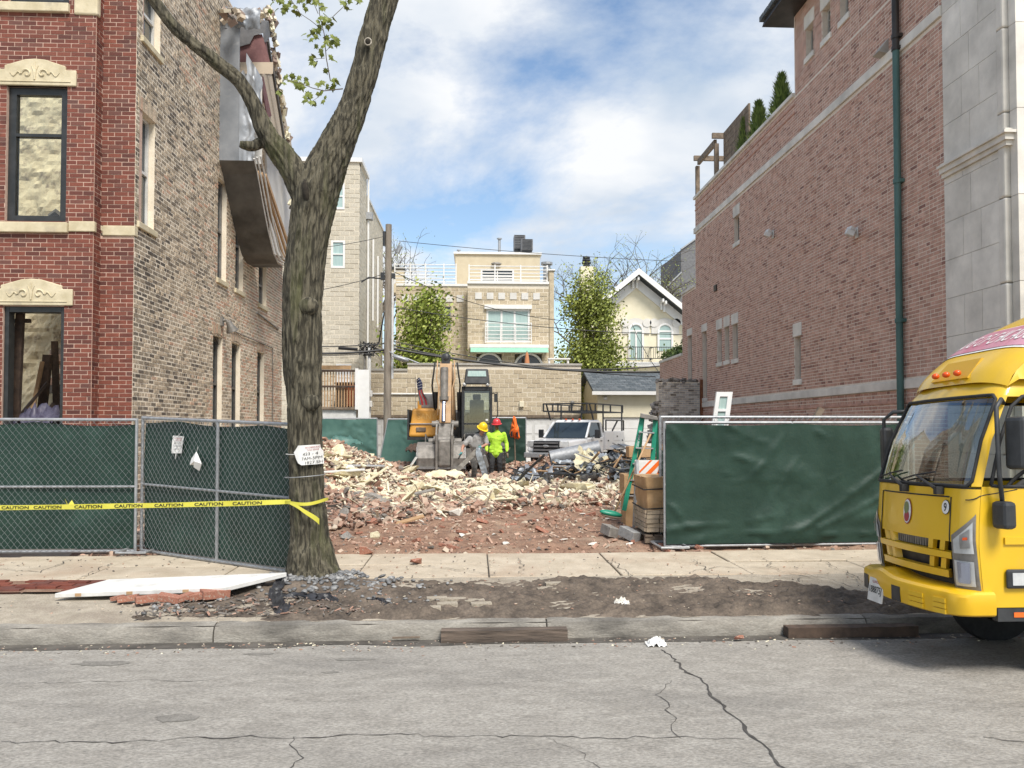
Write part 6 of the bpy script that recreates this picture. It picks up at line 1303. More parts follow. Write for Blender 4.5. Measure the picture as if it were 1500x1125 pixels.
# headlamps: upper indicator housing and lower reflector under one cover
for side in (1, -1):
    g = (lambda i: i) if side > 0 else (lambda i: 60 - i)
    def patch(pl, grow, m, nm, par):
        def f_(u, v):
            i = (pl[0][0] * (1 - u) + pl[1][0] * u) * (1 - v) + (pl[3][0] * (1 - u) + pl[2][0] * u) * v; z = (pl[0][1] * (1 - u) + pl[1][1] * u) * (1 - v) + (pl[3][1] * (1 - u) + pl[2][1] * u) * v
            o_ = outl(z, grow); ii = g(i); a = int(ii); t = ii - a; b = min(60, a + 1); return (o_[a][0]*(1-t)+o_[b][0]*t, o_[a][1]*(1-t)+o_[b][1]*t, z)
        q = MB(); q.grid(f_, 12, 6); return q.build(nm, m, par, smooth=True, fix=False)
    hl = patch([(41, .63), (47.4, .64), (46.8, 1.2), (41, 1.03)], .006, M['machgrey'], 'headlamp', bt)
    patch([(41.5, .90), (46.4, .91), (46.1, 1.14), (41.6, 1.0)], .014, M['lens'], 'indicator_lens', hl); patch([(41.5, .66), (46.2, .67), (46.2, .85), (41.5, .85)], .014, M['lens'], 'lamp_lens', hl)
    patch([(42.2, .68), (45.0, .69), (45.2, .84), (42.2, .84)], .022, M['chrome'], 'reflector', hl); patch([(43.2, .94), (45.6, .95), (45.4, 1.09), (43.2, 1.04)], .022, M['steel'], 'indicator_bowl', hl)
    patch([(44, 1.005), (45.1, 1.01), (45.1, 1.03), (44, 1.025)], .028, M['amber'], 'indicator_bulb', hl)
# bumper with wrapped ends, openings, plate
def bumper_o(z, g_):
    w, r, f = 1.0 + g_, .22, -.1 - g_; pts = []
    for k in range(13): y = (w - r) * k / 12; pts.append((f + .12 * (y / w) ** 2, y))
    x0 = pts[-1][0]
    for k in range(1, 8): a = math.pi / 2 * k / 7; pts.append((x0 + r * .6 * (1 - math.cos(a)), w - r + r * math.sin(a)))
    pts.append((.26, w)); return [(x, y) for x, y in reversed(pts)] + [(x, -y) for x, y in pts[1:]]
q = MB(); prof = [(.44, -.12), (.442, -.02), (.455, .006), (.53, .012), (.6, .012), (.62, .004), (.638, -.02), (.645, -.12), (.645, -.3)]; vs_ = []; n = 41
for k, (z, g_) in enumerate(prof):
    for j, (x, y) in enumerate(bumper_o(z, g_)): vs_.append((x, y, z + (.035 * math.exp(-((y - .35) / .22) ** 2) if k > 4 else 0) + (.05 * max(0, abs(y) - .6) if k < 3 else 0)))
q.add(vs_, [(k*n+j, k*n+j+1, (k+1)*n+j+1, (k+1)*n+j) for k in range(len(prof)-1) for j in range(n-1)]); bmp = q.build('bumper', M['yellowbump'], bt, smooth=28, fix=False)
for yc, wd, m_ in ((.78, .17, 'machblack'), (-.06, .17, 'machblack'), (-.42, .22, 'yellow'), (-.75, .16, 'yellow')):
    def bf(y, g_): 
        o_ = bumper_o(.5, g_); return float(np.interp(-y, [-p[1] for p in o_], [p[0] for p in o_]))
    y0, y1 = yc - wd / 2, yc + wd / 2; q = MB()
    if m_ == 'machblack': q.hexa([(bf(y0, .015), y0, .455), (bf(y1, .015), y1, .455), (bf(y1, .0), y1, .455), (bf(y0, .0), y0, .455), (bf(y0, .015), y0, .575), (bf(y1, .015), y1, .575), (bf(y1, .0), y1, .575), (bf(y0, .0), y0, .575)])
    else:
        for zz_ in (.46, .5, .54): q.hexa([(bf(y0, .022), y0, zz_), (bf(y1, .022), y1, zz_), (bf(y1, .0), y1, zz_), (bf(y0, .0), y0, zz_), (bf(y0, .022), y0, zz_+.034), (bf(y1, .022), y1, zz_+.034), (bf(y1, .0), y1, zz_+.034), (bf(y0, .0), y0, zz_+.034)])
    q.build('bumper_recess' if m_ == 'machblack' else 'bumper_step', M[m_], bmp)
py0, py1 = .24, .56
xp = bf(.4, .03); q = MB(); q.hexa([(xp - .01, py0, .385), (xp - .01, py1, .385), (xp, py1, .385), (xp, py0, .385), (xp + .02, py0, .575), (xp + .02, py1, .575), (xp + .03, py1, .575), (xp + .03, py0, .575)]); pl_ = q.build('number_plate', M['white_dirty'], bmp)
def plate_fn(cz): return lambda u, v: (xp - .013 + (cz + v - .385) * .158, .4 - u, cz + v)
lettering('188875J', plate_fn(.475), .075, M['ink'], pl_, .27, bold=.005); lettering('ILLINOIS', plate_fn(.548), .022, M['redink'], pl_, .16)
# emblem, fleet number, door lettering
def fr(y, z, g_=.01):
    o_ = outl(z, g_); return (float(np.interp(-y, [-p[1] for p in o_[12:49]], [p[0] for p in o_[12:49]])), y, z)
def disc(yc, zc_, ry, rz_, g_, m, nm, par=bt, n=20):
    q = MB(); q.add([fr(yc, zc_, g_)] + [fr(yc + ry * math.cos(2*math.pi*k/n), zc_ + rz_ * math.sin(2*math.pi*k/n), g_) for k in range(n)], [(0, 1 + k, 1 + (k + 1) % n) for k in range(n)]); return q.build(nm, m, par, fix=False)
em = disc(.02, 1.17, .085, .105, .006, M['redink'], 'emblem'); disc(.02, 1.17, .076, .096, .009, M['paper'], 'emblem_field', em); disc(.02, 1.13, .05, .045, .012, M['redink'], 'emblem_red', em); disc(.03, 1.2, .048, .05, .0122, mat('emblem_green', (.16, .2, .08), rough=.4), 'emblem_green', em)
n9 = disc(-.62, 1.235, .056, .056, .008, M['ink'], 'number_disc'); disc(-.62, 1.235, .051, .051, .0105, M['paper'], 'number_field', n9); lettering('9', lambda u, v: fr(-.62 - u, 1.235 + v, .013), .065, M['ink'], n9, bold=.015)
lettering('M', lambda u, v: (.66 + u, -.9585 - .004, 1.25 + v), .085, M['ink'], bt, .075, bold=.0, name='door_lettering')
# wipers
for y0, y1 in ((.5, .05), (-.12, -.55)):
    q = MB(); a, b = Vector(fr(y0, 1.47, .03)), Vector(fr(y1, 1.36, .03)); q.tube([b, a.lerp(b, .5) + Vector((-.02, 0, .01)), a], [.016, .012, .007], 6); q.box(b - Vector((.03, .03, .03)), b + Vector((.03, .03, .03))); q.tube([Vector(fr(y0 + .28, 1.43, .02)), a, Vector(fr(y0 - .3, 1.50, .02))], .007, 5); q.build('wiper', M['rubber'], bt)
# mirrors: near arm with two heads and a far arm
q = MB(); yN = -.95; q.tube([(.42, yN + .05, 2.02), (.34, yN - .08, 2.04), (.28, yN - .12, 1.98), (.28, yN - .13, 1.5), (.3, yN - .12, 1.32), (.36, yN - .0, 1.28)], .018, 8); ma = q.build('mirror_arm', M['machblack'], bt, smooth=True)
q = MB(); q.obox((.31, yN - .12, 1.2), (.1, .17, .2), (0, 0, .2)); q.build('mirror_head', M['machblack'], ma, bevel=.03); q = MB(); q.obox((.4, yN - .2, 1.72), (.1, .2, .38), (0, 0, .25)); q.build('mirror_head', M['machblack'], ma, bevel=.03)
q = MB(); q.tube([(.45, .95, 2.02), (.36, 1.08, 2.02), (.3, 1.16, 1.95), (.3, 1.16, 1.45), (.4, 1.0, 1.38)], .018, 8); mb_ = q.build('mirror_arm', M['machblack'], bt, smooth=True); q = MB(); q.obox((.34, 1.2, 1.68), (.1, .2, .4), (0, 0, -.2)); q.build('mirror_head', M['machblack'], mb_, bevel=.03)
# side lamp, step strip, vent slot on the pillar
B((.36, -.985, .66), (.66, -.956, .8)).build('side_lamp', M['machblack'], bt, bevel=.015); B((.40, -.992, .685), (.54, -.984, .775)).build('lamp_lens', M['lens'], bt); B((.55, -.992, .685), (.63, -.984, .775)).build('lamp_lens', M['amber'], bt)
B((.3, -.945, .42), (1.85, -.86, .515)).build('step', M['machblack'], bt); B((.42, -.951, .45), (.66, -.944, .485)).build('reflector_strip', M['orangestripe'], bt)
edge([(49.3, 1.62), (49.3, 1.8)], .014, M['rubber'], 'pillar_vent', grow=.008)
# cab interior
B((.32, -.85, .6), (1.8, .85, .66)).build('cab_floor', M['machblack'], bt); B((1.72, -.88, .66), (1.76, .88, 2.0)).build('cab_back', M['machblack'], bt)
q = MB(); q.hexa([(.3, -.82, 1.1), (.62, -.82, 1.1), (.62, .82, 1.1), (.3, .82, 1.1), (.3, -.82, 1.38), (.56, -.82, 1.34), (.56, .82, 1.34), (.3, .82, 1.38)]); q.build('dashboard', M['machblack'], bt, bevel=.03)
for y in (-.5, .05, .5):
    q = MB(); q.obox((1.35, y, 1.15), (.5, .44, .16)); q.obox((1.6, y, 1.5), (.14, .44, .62), (0, .15, 0)); q.obox((1.66, y, 1.9), (.1, .26, .18)); q.build('seat', M['greystucco'], bt, bevel=.04)
q = MB(); c = Vector((.8, -.45, 1.42)); Ms = Euler((0, -.75, 0)).to_matrix(); q.tube([c + Ms @ Vector((.2 * math.cos(t), .2 * math.sin(t), 0)) for t in [2*math.pi*k/24 for k in range(25)]], .016, 6)
for a in (.5, 2.6, 4.7): q.tube([c, c + Ms @ Vector((.2 * math.cos(a), .2 * math.sin(a), 0))], .012, 5)
q.tube([c, c + Vector((-.28, 0, -.2))], .03, 6); q.build('steering_wheel', M['rubber'], bt, smooth=True)
# wheels
for x, y in ((1.1, .78), (1.1, -.78), (4.4, .8), (4.4, -.8)):
    q = MB(); s = 1 if y > 0 else -1; q.lathe([(.2, -.09), (.33, -.1), (.375, -.085), (.388, -.04), (.388, .04), (.375, .085), (.33, .1), (.2, .09)], (x, y, .36), 40, Matrix(((1,0,0),(0,0,-1),(0,1,0)))); wh = q.build('wheel', M['rubber'], bt, smooth=40)
    q = MB(); q.lathe([(.0, -.02), (.1, -.05), (.16, .02), (.2, .08), (.215, .085), (.215, -.085)], (x, y, .36), 28, Matrix(((1,0,0),(0,0,s),(0,1,0)))); q.build('rim', M['steel'], wh, smooth=40)
    if x < 2: q = MB(); q.tube([(x + .47 * math.cos(t), y, .4 + .47 * math.sin(t)) for t in [math.pi * k / 12 for k in range(13)]], .05, 6); q.build('wheel_arch', M['machblack'], wh)
for y in (-.4, .4): B((.3, y - .04, .42), (6.4, y + .04, .58)).build('chassis_rail', M['machblack'], bt)
B((.9, -.75, .32), (1.3, .75, .42)).build('front_axle', M['machblack'], bt)
# roof fairing
def fair(u, v, g_=0.):
    hw_ = .86 * (1 - .03 * v); y = hw_ * (1 - 2 * u); x = .40 + .08 * (y / hw_) ** 4 + 1.25 * (v ** 1.15) + .25 * (v ** 2.2); z = 2.2 + .86 * (v ** .8) - .05 * abs(y / hw_) ** 5
    return Vector((x - g_ * .6, y, z + g_ * .8))
q = MB(); q.grid(fair, 24, 20); fa = q.build('roof_fairing', M['yellow'], bt, smooth=True, fix=False)
for s in (-1, 1):
    q = MB(); P = [fair(0 if s > 0 else 1, k / 12) for k in range(13)]; q.add([tuple(p) for p in P] + [(p.x + .15 + .02, s * .92, 2.24) if 0 else (max(p.x, .55) + .0, s * .9, 2.2) for p in P], [(k, k + 1, 14 + k, 13 + k) for k in range(12)]); q.build('fairing_side', M['yellow'], fa, smooth=True, fix=False)
def sgn_poly(pl, g_, m, nm, par=fa):
    q = MB(); V = [fair(u, v, g_) for u, v in pl]; n = len(V); c = sum(V, Vector()) / n; rows = 6
    vs_ = [c] 
    q.grid(lambda a, b: fair(pl[0][0] + (pl[1][0] - pl[0][0]) * a, (pl[0][1] * (1 - a) + pl[1][1] * a) * (1 - b) + (pl[3][1] * (1 - a) + pl[2][1] * a) * b, g_), 16, 6); return q.build(nm, m, par, smooth=True, fix=False)
sg_ = sgn_poly([(.04, .24), (.96, .24), (.96, .5), (.04, .5)], .006, M['paper'], 'sign_border'); sgn_poly([(.055, .255), (.945, .255), (.945, .488), (.055, .488)], .010, M['pinkvinyl'], 'sign', fa)
lettering('DOG OF CHICAGO', lambda u, v: fair(.5 + u, .37 + v, .016), .12, M['paper'], fa, .76, bold=.0, name='sign_lettering')
q = MB(); q.hexa([fair(.3, .02, .012), fair(.7, .02, .012), fair(.68, .16, .012), fair(.32, .16, .012)] + [fair(.3, .02, -.03) + Vector((.1, 0, 0)), fair(.7, .02, -.03) + Vector((.1, 0, 0)), fair(.68, .19, -.03), fair(.32, .19, -.03)]); q.build('lamp_recess', mat('shaded_recess_yellow', (.55, .31, .008), rough=.5), fa)  # plate on the fairing; the notch's shade is put into its darker yellow
for u in (.38, .5, .62): q = MB(); p = fair(u, .03, .05); q.ell(p, (.03, .045, .026), 10, 6); q.build('marker_lamp', M['amber'], fa, smooth=True)
for y in (-.74, .74): q = MB(); q.ell((.62, y, 2.27), (.05, .04, .035), 10, 6); q.build('marker_lamp', M['amber'], bt, smooth=True)
# cargo box
bx = B((1.95, -1.06, .75), (6.6, 1.06, 3.35)).build('cargo_box', M['yellow'], bt, bevel=.03)
for z in (.8, 3.3): B((1.94, -1.075, z - .05), (6.61, 1.075, z + .05)).build('box_rail', M['alu'], bx)
# ------------------------------------------------------------------ white utility pickup
def pk_thing():
    o = thing('pickup_truck', 'white utility pickup with ladder rack parked at the lane garage', 'pickup truck', (pt(842, 640, 31.2).x, 31.2, .35), (0, 0, R(-122)))
    # local: +x forward, y left, z up ; nose at x=2.6
    def pan(P, nm, m, par=o, bev=.03): q = MB(); q.hexa(P); return q.build(nm, m, par, bevel=bev)
    W = M['carwhite']
    pan([(.9,-.92,.6),(2.55,-.88,.62),(2.55,.88,.62),(.9,.92,.6),(.9,-.92,1.12),(2.5,-.82,1.05),(2.5,.82,1.05),(.9,.92,1.12)], 'hood', W, bev=.08)
    pan([(-.75,-.96,.5),(.95,-.96,.5),(.95,.96,.5),(-.75,.96,.5),(-.75,-.97,1.16),(.95,-.95,1.14),(.95,.95,1.14),(-.75,.97,1.16)], 'cab_lower', W, bev=.05)
    q = MB(); q.hexa([(-.7,-.86,1.74),(.25,-.82,1.74),(.25,.82,1.74),(-.7,.86,1.74),(-.66,-.8,1.86),(.15,-.76,1.86),(.15,.76,1.86),(-.66,.8,1.86)]); q.build('cab_roof', W, o, bevel=.05)
    for s in (-1, 1):
        q = MB(); q.beam((.95, s*.92, 1.14), (.28, s*.8, 1.76), .07, .08); q.build('pillar', W, o); q = MB(); q.beam((-.68, s*.93, 1.14), (-.66, s*.82, 1.76), .1, .1); q.build('pillar', W, o)
        q = MB(); q.hexa([(-.6,s*.92,1.16),(.85,s*.9,1.16),(.85,s*.89,1.16),(-.6,s*.91,1.16),(-.6,s*.83,1.75),(.3,s*.81,1.75),(.3,s*.8,1.75),(-.6,s*.82,1.75)]); q.build('side_window', M['glass'], o)
        q = MB(); q.beam((.55, s*.95, 1.2), (.6, s*1.18, 1.25), .03, .03); q.obox((.58, s*1.24, 1.3), (.1, .2, .34)); q.build('mirror', M['machblack'], o, bevel=.02)
        q = MB(); q.hexa([(2.46,s*.55,.82),(2.46,s*.88,.82),(2.5,s*.88,.82),(2.58,s*.55,.82),(2.44,s*.55,1.03),(2.42,s*.86,1.03),(2.48,s*.86,1.03),(2.56,s*.55,1.03)]); q.build('headlight', M['lens'], o); 
        d = B((-.62, s*.975 - .004, .55), (.5, s*.975 + .004, 1.14)).build('door', W, o, bevel=.003); B((-.5, s*.985-.012, 1.0), (-.35, s*.985+.012, 1.03)).build('handle', M['machblack'], d)
        lettering('4 x 4', lambda u, v: (.75 - s*u*-1 if 0 else .72 + s*u, s*.972, .95 + v), .07, M['ink'], o, .2)
        for x in (1.7, -2.1):
            q = MB(); q.lathe([(.2, -.13), (.36, -.13), (.4, -.09), (.4, .09), (.36, .13), (.2, .13)], (x, s*.82, .4), 28, Matrix(((1,0,0),(0,0,-1),(0,1,0)))); wh = q.build('wheel', M['rubber'], o, smooth=40); q = MB(); q.lathe([(0, .08), (.12, .09), (.2, .1), (.22, .13), (.22, -.1)], (x, s*.82, .4), 20, Matrix(((1,0,0),(0,0,s),(0,1,0)))); q.build('rim', M['steel'], wh, smooth=40)
            q = MB(); q.tube([(x + .46*math.cos(t), s*.95, .42 + .44*math.sin(t)) for t in [math.pi*k/12 for k in range(13)]], .035, 6); q.build('wheel_arch', W if x > 0 else M['machblack'], o)
        bxs = B((-2.95, min(s*.55, s*1.0), .62), (-.85, max(s*.55, s*1.0), 1.4)).build('tool_cabinet', W, o, bevel=.02)
        for x0, x1, z0, z1 in ((-1.3, -.9, .66, 1.36), (-2.45, -1.75, 1.0, 1.36), (-2.9, -2.5, .66, 1.36)): 
            dd = B((x0, s*1.0 - .012, z0), (x1, s*1.0 + .012, z1)).build('cabinet_door', W, bxs, bevel=.004); B(((x0+x1)/2 - .05, s*1.015 - .012, (z0+z1)/2 - .03), ((x0+x1)/2 + .05, s*1.015 + .012, (z0+z1)/2 + .03)).build('latch', M['machblack'], dd)
    q = MB(); q.hexa([(.95,-.86,1.14),(.99,-.86,1.14),(.99,.86,1.14),(.95,.86,1.14),(.24,-.76,1.76),(.28,-.76,1.76),(.28,.76,1.76),(.24,.76,1.76)]); q.build('windshield', M['glass'], o)
    pan([(2.5,-.56,.62),(2.62,-.54,.62),(2.62,.54,.62),(2.5,.56,.62),(2.48,-.56,1.05),(2.58,-.54,1.05),(2.58,.54,1.05),(2.48,.56,1.05)], 'grille', M['machblack'], bev=.02)
    gr_ = [c for c in o.children if c.name.startswith('grille')][0]
    for z in (.7, .84, .97): B((2.6, -.5, z - .03), (2.64, .5, z + .03)).build('grille_bar', M['greystucco'], gr_)
    q = MB(); q.ell((2.655, 0, .84), (.02, .13, .055), 16, 8); q.build('badge', M['galv'], gr_)
    pan([(2.45,-.98,.4),(2.72,-.9,.4),(2.72,.9,.4),(2.45,.98,.4),(2.45,-.98,.6),(2.7,-.9,.6),(2.7,.9,.6),(2.45,.98,.6)], 'bumper', M['galv'])
    B((-2.95, -.548, .62), (-.86, .548, .7)).build('bed_floor', M['machgrey'], o); B((-3.0, -1.0, .55), (-2.96, 1.0, 1.2)).build('tailgate', W, o)
    B((-2.9, -.4, .3), (2.4, .4, .5)).build('chassis', M['machblack'], o)
    # rack: rails over cab and bed, mesh basket
    def rod(p, r_): q = MB(); q.beam(p, r_, .05, .05); q.build('rack_bar', M['machblack'], o)
    for s in (-1, 1):
        for x in (.7, -.7, -2.8): rod((x if x < .5 else .3, s*.95, 1.35 if x < .5 else 1.86), (x, s*.95, 2.5))
        for z in (2.2, 2.5): rod((.95, s*.95, z), (-2.9, s*.95, z))
        for x in (.95, .1, -1.5, -2.9): rod((x, s*.95, 2.2), (x, s*.95, 2.5))
        rod((-2.9, s*.99, 1.42), (-2.9, s*.99, 1.85)); rod((-.9, s*.99, 1.42), (-.9, s*.99, 1.85)); rod((-.9, s*.99, 1.85), (-2.9, s*.99, 1.85)); rod((-1.6, s*.99, 1.42), (-2.2, s*.99, 1.85))
    for x in (.95, .1, -.8, -1.8, -2.9): rod((x, -.95, 2.2), (x, .95, 2.2))
    rod((.95, -.95, 2.5), (.95, .95, 2.5)); rod((.95, -.3, 2.2), (.95, -.3, 2.5)); rod((.95, .3, 2.2), (.95, .3, 2.5))
    for x in (-.3, 0, .3): q = MB(); q.ell((.2, x, 1.88), (.06, .05, .03), 8, 5); q.build('roof_lamp', M['amber'], o)
pk_thing()
# ------------------------------------------------------------------ excavator
EXY = 26.5
ex = thing('excavator', 'amber tracked excavator with raised boom and bucket resting on the rubble', 'excavator', (pt(668, 640, EXY).x, EXY, .45))
EO = Vector(ex.location)
def ep(px, py, Y): return pt(px, py, Y) - EO
ex_z = lambda py, Y: pt(668, py, Y).z - EO.z
# tracks
for s, cx in ((-1, ep(632, 0, EXY).x), (1, ep(726, 0, EXY).x)):
    path = []; Lh, rr_ = 1.55, .4
    for k in range(26): t = k / 26; path.append(t)
    pr_l = []
    for k in range(12): pr_l.append((-Lh + 2*Lh*k/12, 0.06, 0))
    for k in range(9): a = -math.pi/2 + math.pi*k/9; pr_l.append((Lh + rr_*math.cos(a), .06 + rr_ + rr_*math.sin(a), a + math.pi/2))
    for k in range(12): pr_l.append((Lh - 2*Lh*k/12, .06 + 2*rr_, math.pi))
    for k in range(9): a = math.pi/2 + math.pi*k/9; pr_l.append((-Lh + rr_*math.cos(a), .06 + rr_ + rr_*math.sin(a), a + math.pi/2))
    q = MB(); q.prism([(y, z) for y, z, _ in pr_l], lambda u, v, w: (cx + w, u, v), -.22, .22); tk = q.build('track', M['machblack'], ex)
    sm = None
    for y, z, a in pr_l:
        if sm is None: q = MB(); q.obox((0, 0, 0), (.56, .23, .035)); q.obox((0, .06, -.03), (.56, .025, .06)); sm = q.mesh('track_shoe', M['machgrey'])
        o = link('track_shoe', sm, tk); o.location = (cx, y, z); o.rotation_euler = (a, 0, 0)
B((ep(640, 0, EXY).x, -1, .35), (ep(716, 0, EXY).x, 1, .75)).build('undercarriage', M['machgrey'], ex)
q = MB(); q.cyl((ep(678, 0, EXY).x, 0, .75), (ep(678, 0, EXY).x, 0, .95), .6, n=24); q.build('turntable', M['machblack'], ex)
# upper works: left tank house (with maker's name), engine hood, counterweight behind
xl0, xl1 = ep(600, 0, 25.9).x, ep(645, 0, 25.9).x; z0, z1 = ex_z(640, 25.9), ex_z(598, 25.9)
q = MB(); q.hexa([(xl0 + .02, -.7, z0), (xl1, -.7, z0), (xl1, 2.6, z0), (xl0 + .02, 2.6, z0), (xl0 + .14, -.55, z1), (xl1, -.55, z1), (xl1, 2.6, z1), (xl0 + .14, 2.6, z1)]); bh = q.build('body_house', M['sany'], ex, bevel=.08)
zs_ = (z0 + z1) / 2 - .04; B((xl0 + .06, -.68, zs_ - .015), (xl1, -.5, zs_ + .015)).build('body_seam', M['alu'], bh)
def bfn(u, v): z = z0 + (z1 - z0) * .72 + v; y = -.7 + .15 * (z - z0) / (z1 - z0) - .006; return ((xl0 + xl1) / 2 + .1 + u, y, z)
lettering('SANY', bfn, .2, mat('raised_amber_lettering', (.7, .4, .1), rough=.5), bh, .62, bold=.01)
B(((xl0 + xl1)/2 - .25, -.705, z0 + .17), ((xl0 + xl1)/2 + .08, -.66, z0 + .32)).build('lamp_slot', M['oldwood'], bh, bevel=.02)
B((xl0 - .02, -.72, z0 - .1), (xl1, -.2, z0 - .004)).build('skirt', M['machblack'], ex); B((xl0 - .03, -.6, z0), (xl0 + .03, 2.4, z1 * .98)).build('side_trim', M['machblack'], ex)
B((ep(617, 0, 26.4).x, .0, z1 + .003), (ep(637, 0, 26.4).x, 2.2, ex_z(577, 26.4))).build('engine_hood', M['greystucco'], ex, bevel=.04)
B((xl0 + .3, -.4, z1 + .004), (xl0 + .42, -.28, z1 + .25)).build('grab_post', M['sany'], ex)
B((xl0 + .2, 1.6, z0 - .1), (ep(722, 0, EXY).x, 3.2, z1)).build('counterweight', M['machblack'], ex, bevel=.1)
B((xl1 + .02, -.3, ex_z(646, 26)), (ep(722, 0, 26).x, 1.5, ex_z(640, 26))).build('deck', M['machblack'], ex)
# cab with guard
cx0, cx1 = ep(677, 0, 25.6).x, ep(721.5, 0, 25.6).x; cz0, cz1 = ex_z(641, 25.6), ex_z(566, 25.6); cy0, cy1 = -.9, .8
cb_ = MB()
for x in (cx0, cx1 - .09):
    for y in (cy0, cy1 - .1): cb_.box((x, y, cz0), (x + .09, y + .1, cz1))
for x0, x1 in ((cx0, cx1),):
    for z0_, z1_ in ((cz0, cz0 + .14), (cz1 - .14, cz1)): cb_.box((cx0 + .09, cy0, z0_), (cx1 - .09, cy0 + .1, z1_)); cb_.box((cx0 + .09, cy1 - .1, z0_), (cx1 - .09, cy1, z1_))
cb_.box((cx0, cy0 + .1, cz1 - .08), (cx1, cy1 - .1, cz1)); cb_.box((cx0, cy0 + .1, cz0), (cx1, cy1 - .1, cz0 + .08)); cabo = cb_.build('cab', M['machblack'], ex, bevel=.02)
zm = cz0 + (cz1 - cz0) * .27
B((cx0 + .09, cy0 + .01, zm - .03), (cx1 - .09, cy0 + .06, zm + .03)).build('cab_crossbar', M['machblack'], cabo)
B((cx0 + .09, cy0 + .03, cz0 + .14), (cx1 - .09, cy0 + .04, zm - .03)).build('lower_glass', M['cglass'], cabo); B((cx0 + .09, cy0 + .03, zm + .03), (cx1 - .09, cy0 + .04, cz1 - .14)).build('front_glass', M['cglass'], cabo)
for x in (cx0 + .03, cx1 - .04): B((x, cy0 + .1, cz0 + .6), (x + .008, cy1 - .1, cz1 - .09)).build('side_glass', M['cglass'], cabo)
q = MB(); xc = (cx0 + cx1) / 2; q.obox((xc, .3, cz0 + .55), (.5, .5, .15)); q.obox((xc, .55, cz0 + .95), (.5, .14, .7)); q.obox((xc, .5, cz0 + 1.4), (.28, .12, .2)); q.build('operator_seat', M['greystucco'], cabo, bevel=.04)
for s in (-.3, .3): q = MB(); q.tube([(xc + s, -.2, cz0 + .1), (xc + s, -.25, cz0 + .75)], .03, 6); q.ell((xc + s, -.25, cz0 + .8), .05, 8, 6); q.build('lever', M['rubber'], cabo)
B((cx1 - .22, cy0 + .02, zm + .1), (cx1 - .14, cy0 + .028, zm + .16)).build('sticker', M['paper'], cabo)
zg0, zg1_ = ex_z(563, 25.6), ex_z(540, 25.6)
q = MB(); q.hexa([(cx0 + .08, cy0 - .12, zg0), (cx1 - .08, cy0 - .12, zg0), (cx1 - .08, cy0 + .1, zg0), (cx0 + .08, cy0 + .1, zg0), (cx0 + .14, cy0 + .0, zg1_), (cx1 - .14, cy0 + .0, zg1_), (cx1 - .14, cy0 + .16, zg1_), (cx0 + .14, cy0 + .16, zg1_)]); gd_ = q.build('roof_hatch', M['machblack'], cabo, bevel=.04)
q = MB(); t0, t1 = .5, .86; lp = lambda a, b, t: a + (b - a) * t
q.hexa([(cx0 + .2, lp(cy0 - .12, cy0, t0) - .02, lp(zg0, zg1_, t0)), (cx1 - .2, lp(cy0 - .12, cy0, t0) - .02, lp(zg0, zg1_, t0)), (cx1 - .2, lp(cy0 - .12, cy0, t0) + .01, lp(zg0, zg1_, t0)), (cx0 + .2, lp(cy0 - .12, cy0, t0) + .01, lp(zg0, zg1_, t0)), (cx0 + .22, lp(cy0 - .12, cy0, t1) - .02, lp(zg0, zg1_, t1)), (cx1 - .22, lp(cy0 - .12, cy0, t1) - .02, lp(zg0, zg1_, t1)), (cx1 - .22, lp(cy0 - .12, cy0, t1) + .01, lp(zg0, zg1_, t1)), (cx0 + .22, lp(cy0 - .12, cy0, t1) + .01, lp(zg0, zg1_, t1))]); q.build('hatch_window', M['glass_teal'], gd_)
for x in (cx0 + .1, cx1 - .16): q = MB(); q.ell((x, cy0 - .06, cz1 + .06), (.07, .06, .07), 10, 8); q.build('work_lamp', M['lens'], cabo, smooth=True)
q = MB(); q.tube([(cx1, cy0 + .1, zm + 1.0), (cx1 + .16, cy0, zm + 1.05), (cx1 + .18, cy0, zm + .3), (cx1 + .02, cy0 + .1, zm - .1)], .018, 6); q.build('mirror_rail', M['machblack'], cabo); B((cx1 + .06, cy0 - .05, zm + .72), (cx1 + .15, cy0 + .0, zm + 1.0)).build('mirror', M['machblack'], cabo)
# boom: from the deck up to the apex, then stick down to the bucket
def tapered(p0, p1, w0, h0, w1, h1, nm, m, par=ex, bev=.03):
    p0, p1 = Vector(p0), Vector(p1); d = (p1 - p0).normalized(); x = Vector((1, 0, 0)); y = d.cross(x).normalized(); q = MB()
    q.hexa([p0 - x*w0/2 - y*h0/2, p0 + x*w0/2 - y*h0/2, p0 + x*w0/2 + y*h0/2, p0 - x*w0/2 + y*h0/2, p1 - x*w1/2 - y*h1/2, p1 + x*w1/2 - y*h1/2, p1 + x*w1/2 + y*h1/2, p1 - x*w1/2 + y*h1/2]); return q.build(nm, m, par, bevel=bev)
xb = ep(655, 0, 25.5).x
A0_ = Vector((xb + .05, .3, ex_z(625, 26.5))); A1_ = Vector((xb + .02, -.3, ex_z(566, 26.2))); A2_ = Vector((xb, -1.3, ex_z(536, 25.2)))
tapered(A0_, A1_, .5, .6, .46, .6, 'boom', M['boom']); tapered(A1_ + Vector((0, .1, -.05)), A2_, .46, .6, .4, .4, 'boom_head', M['boom'])
S0 = Vector((xb, -1.25, ex_z(524, 25.2))); S1 = Vector((xb, -1.75, ex_z(622, 24.7))); S2 = Vector((xb - .03, -1.95, ex_z(650, 24.5)))
tapered(S0 + Vector((0, 0, -.25)), S1, .40, .42, .36, .4, 'stick', M['boom']); tapered(S1 + Vector((0, .05, .15)), S2, .40, .34, .44, .3, 'stick_end', M['machgrey'])
q = MB(); q.ell(S0, (.16, .14, .16), 12, 8); q.box(S0 + Vector((-.13, -.1, -.4)), S0 + Vector((.13, .1, .05))); q.build('apex_bracket', M['machblack'], ex)
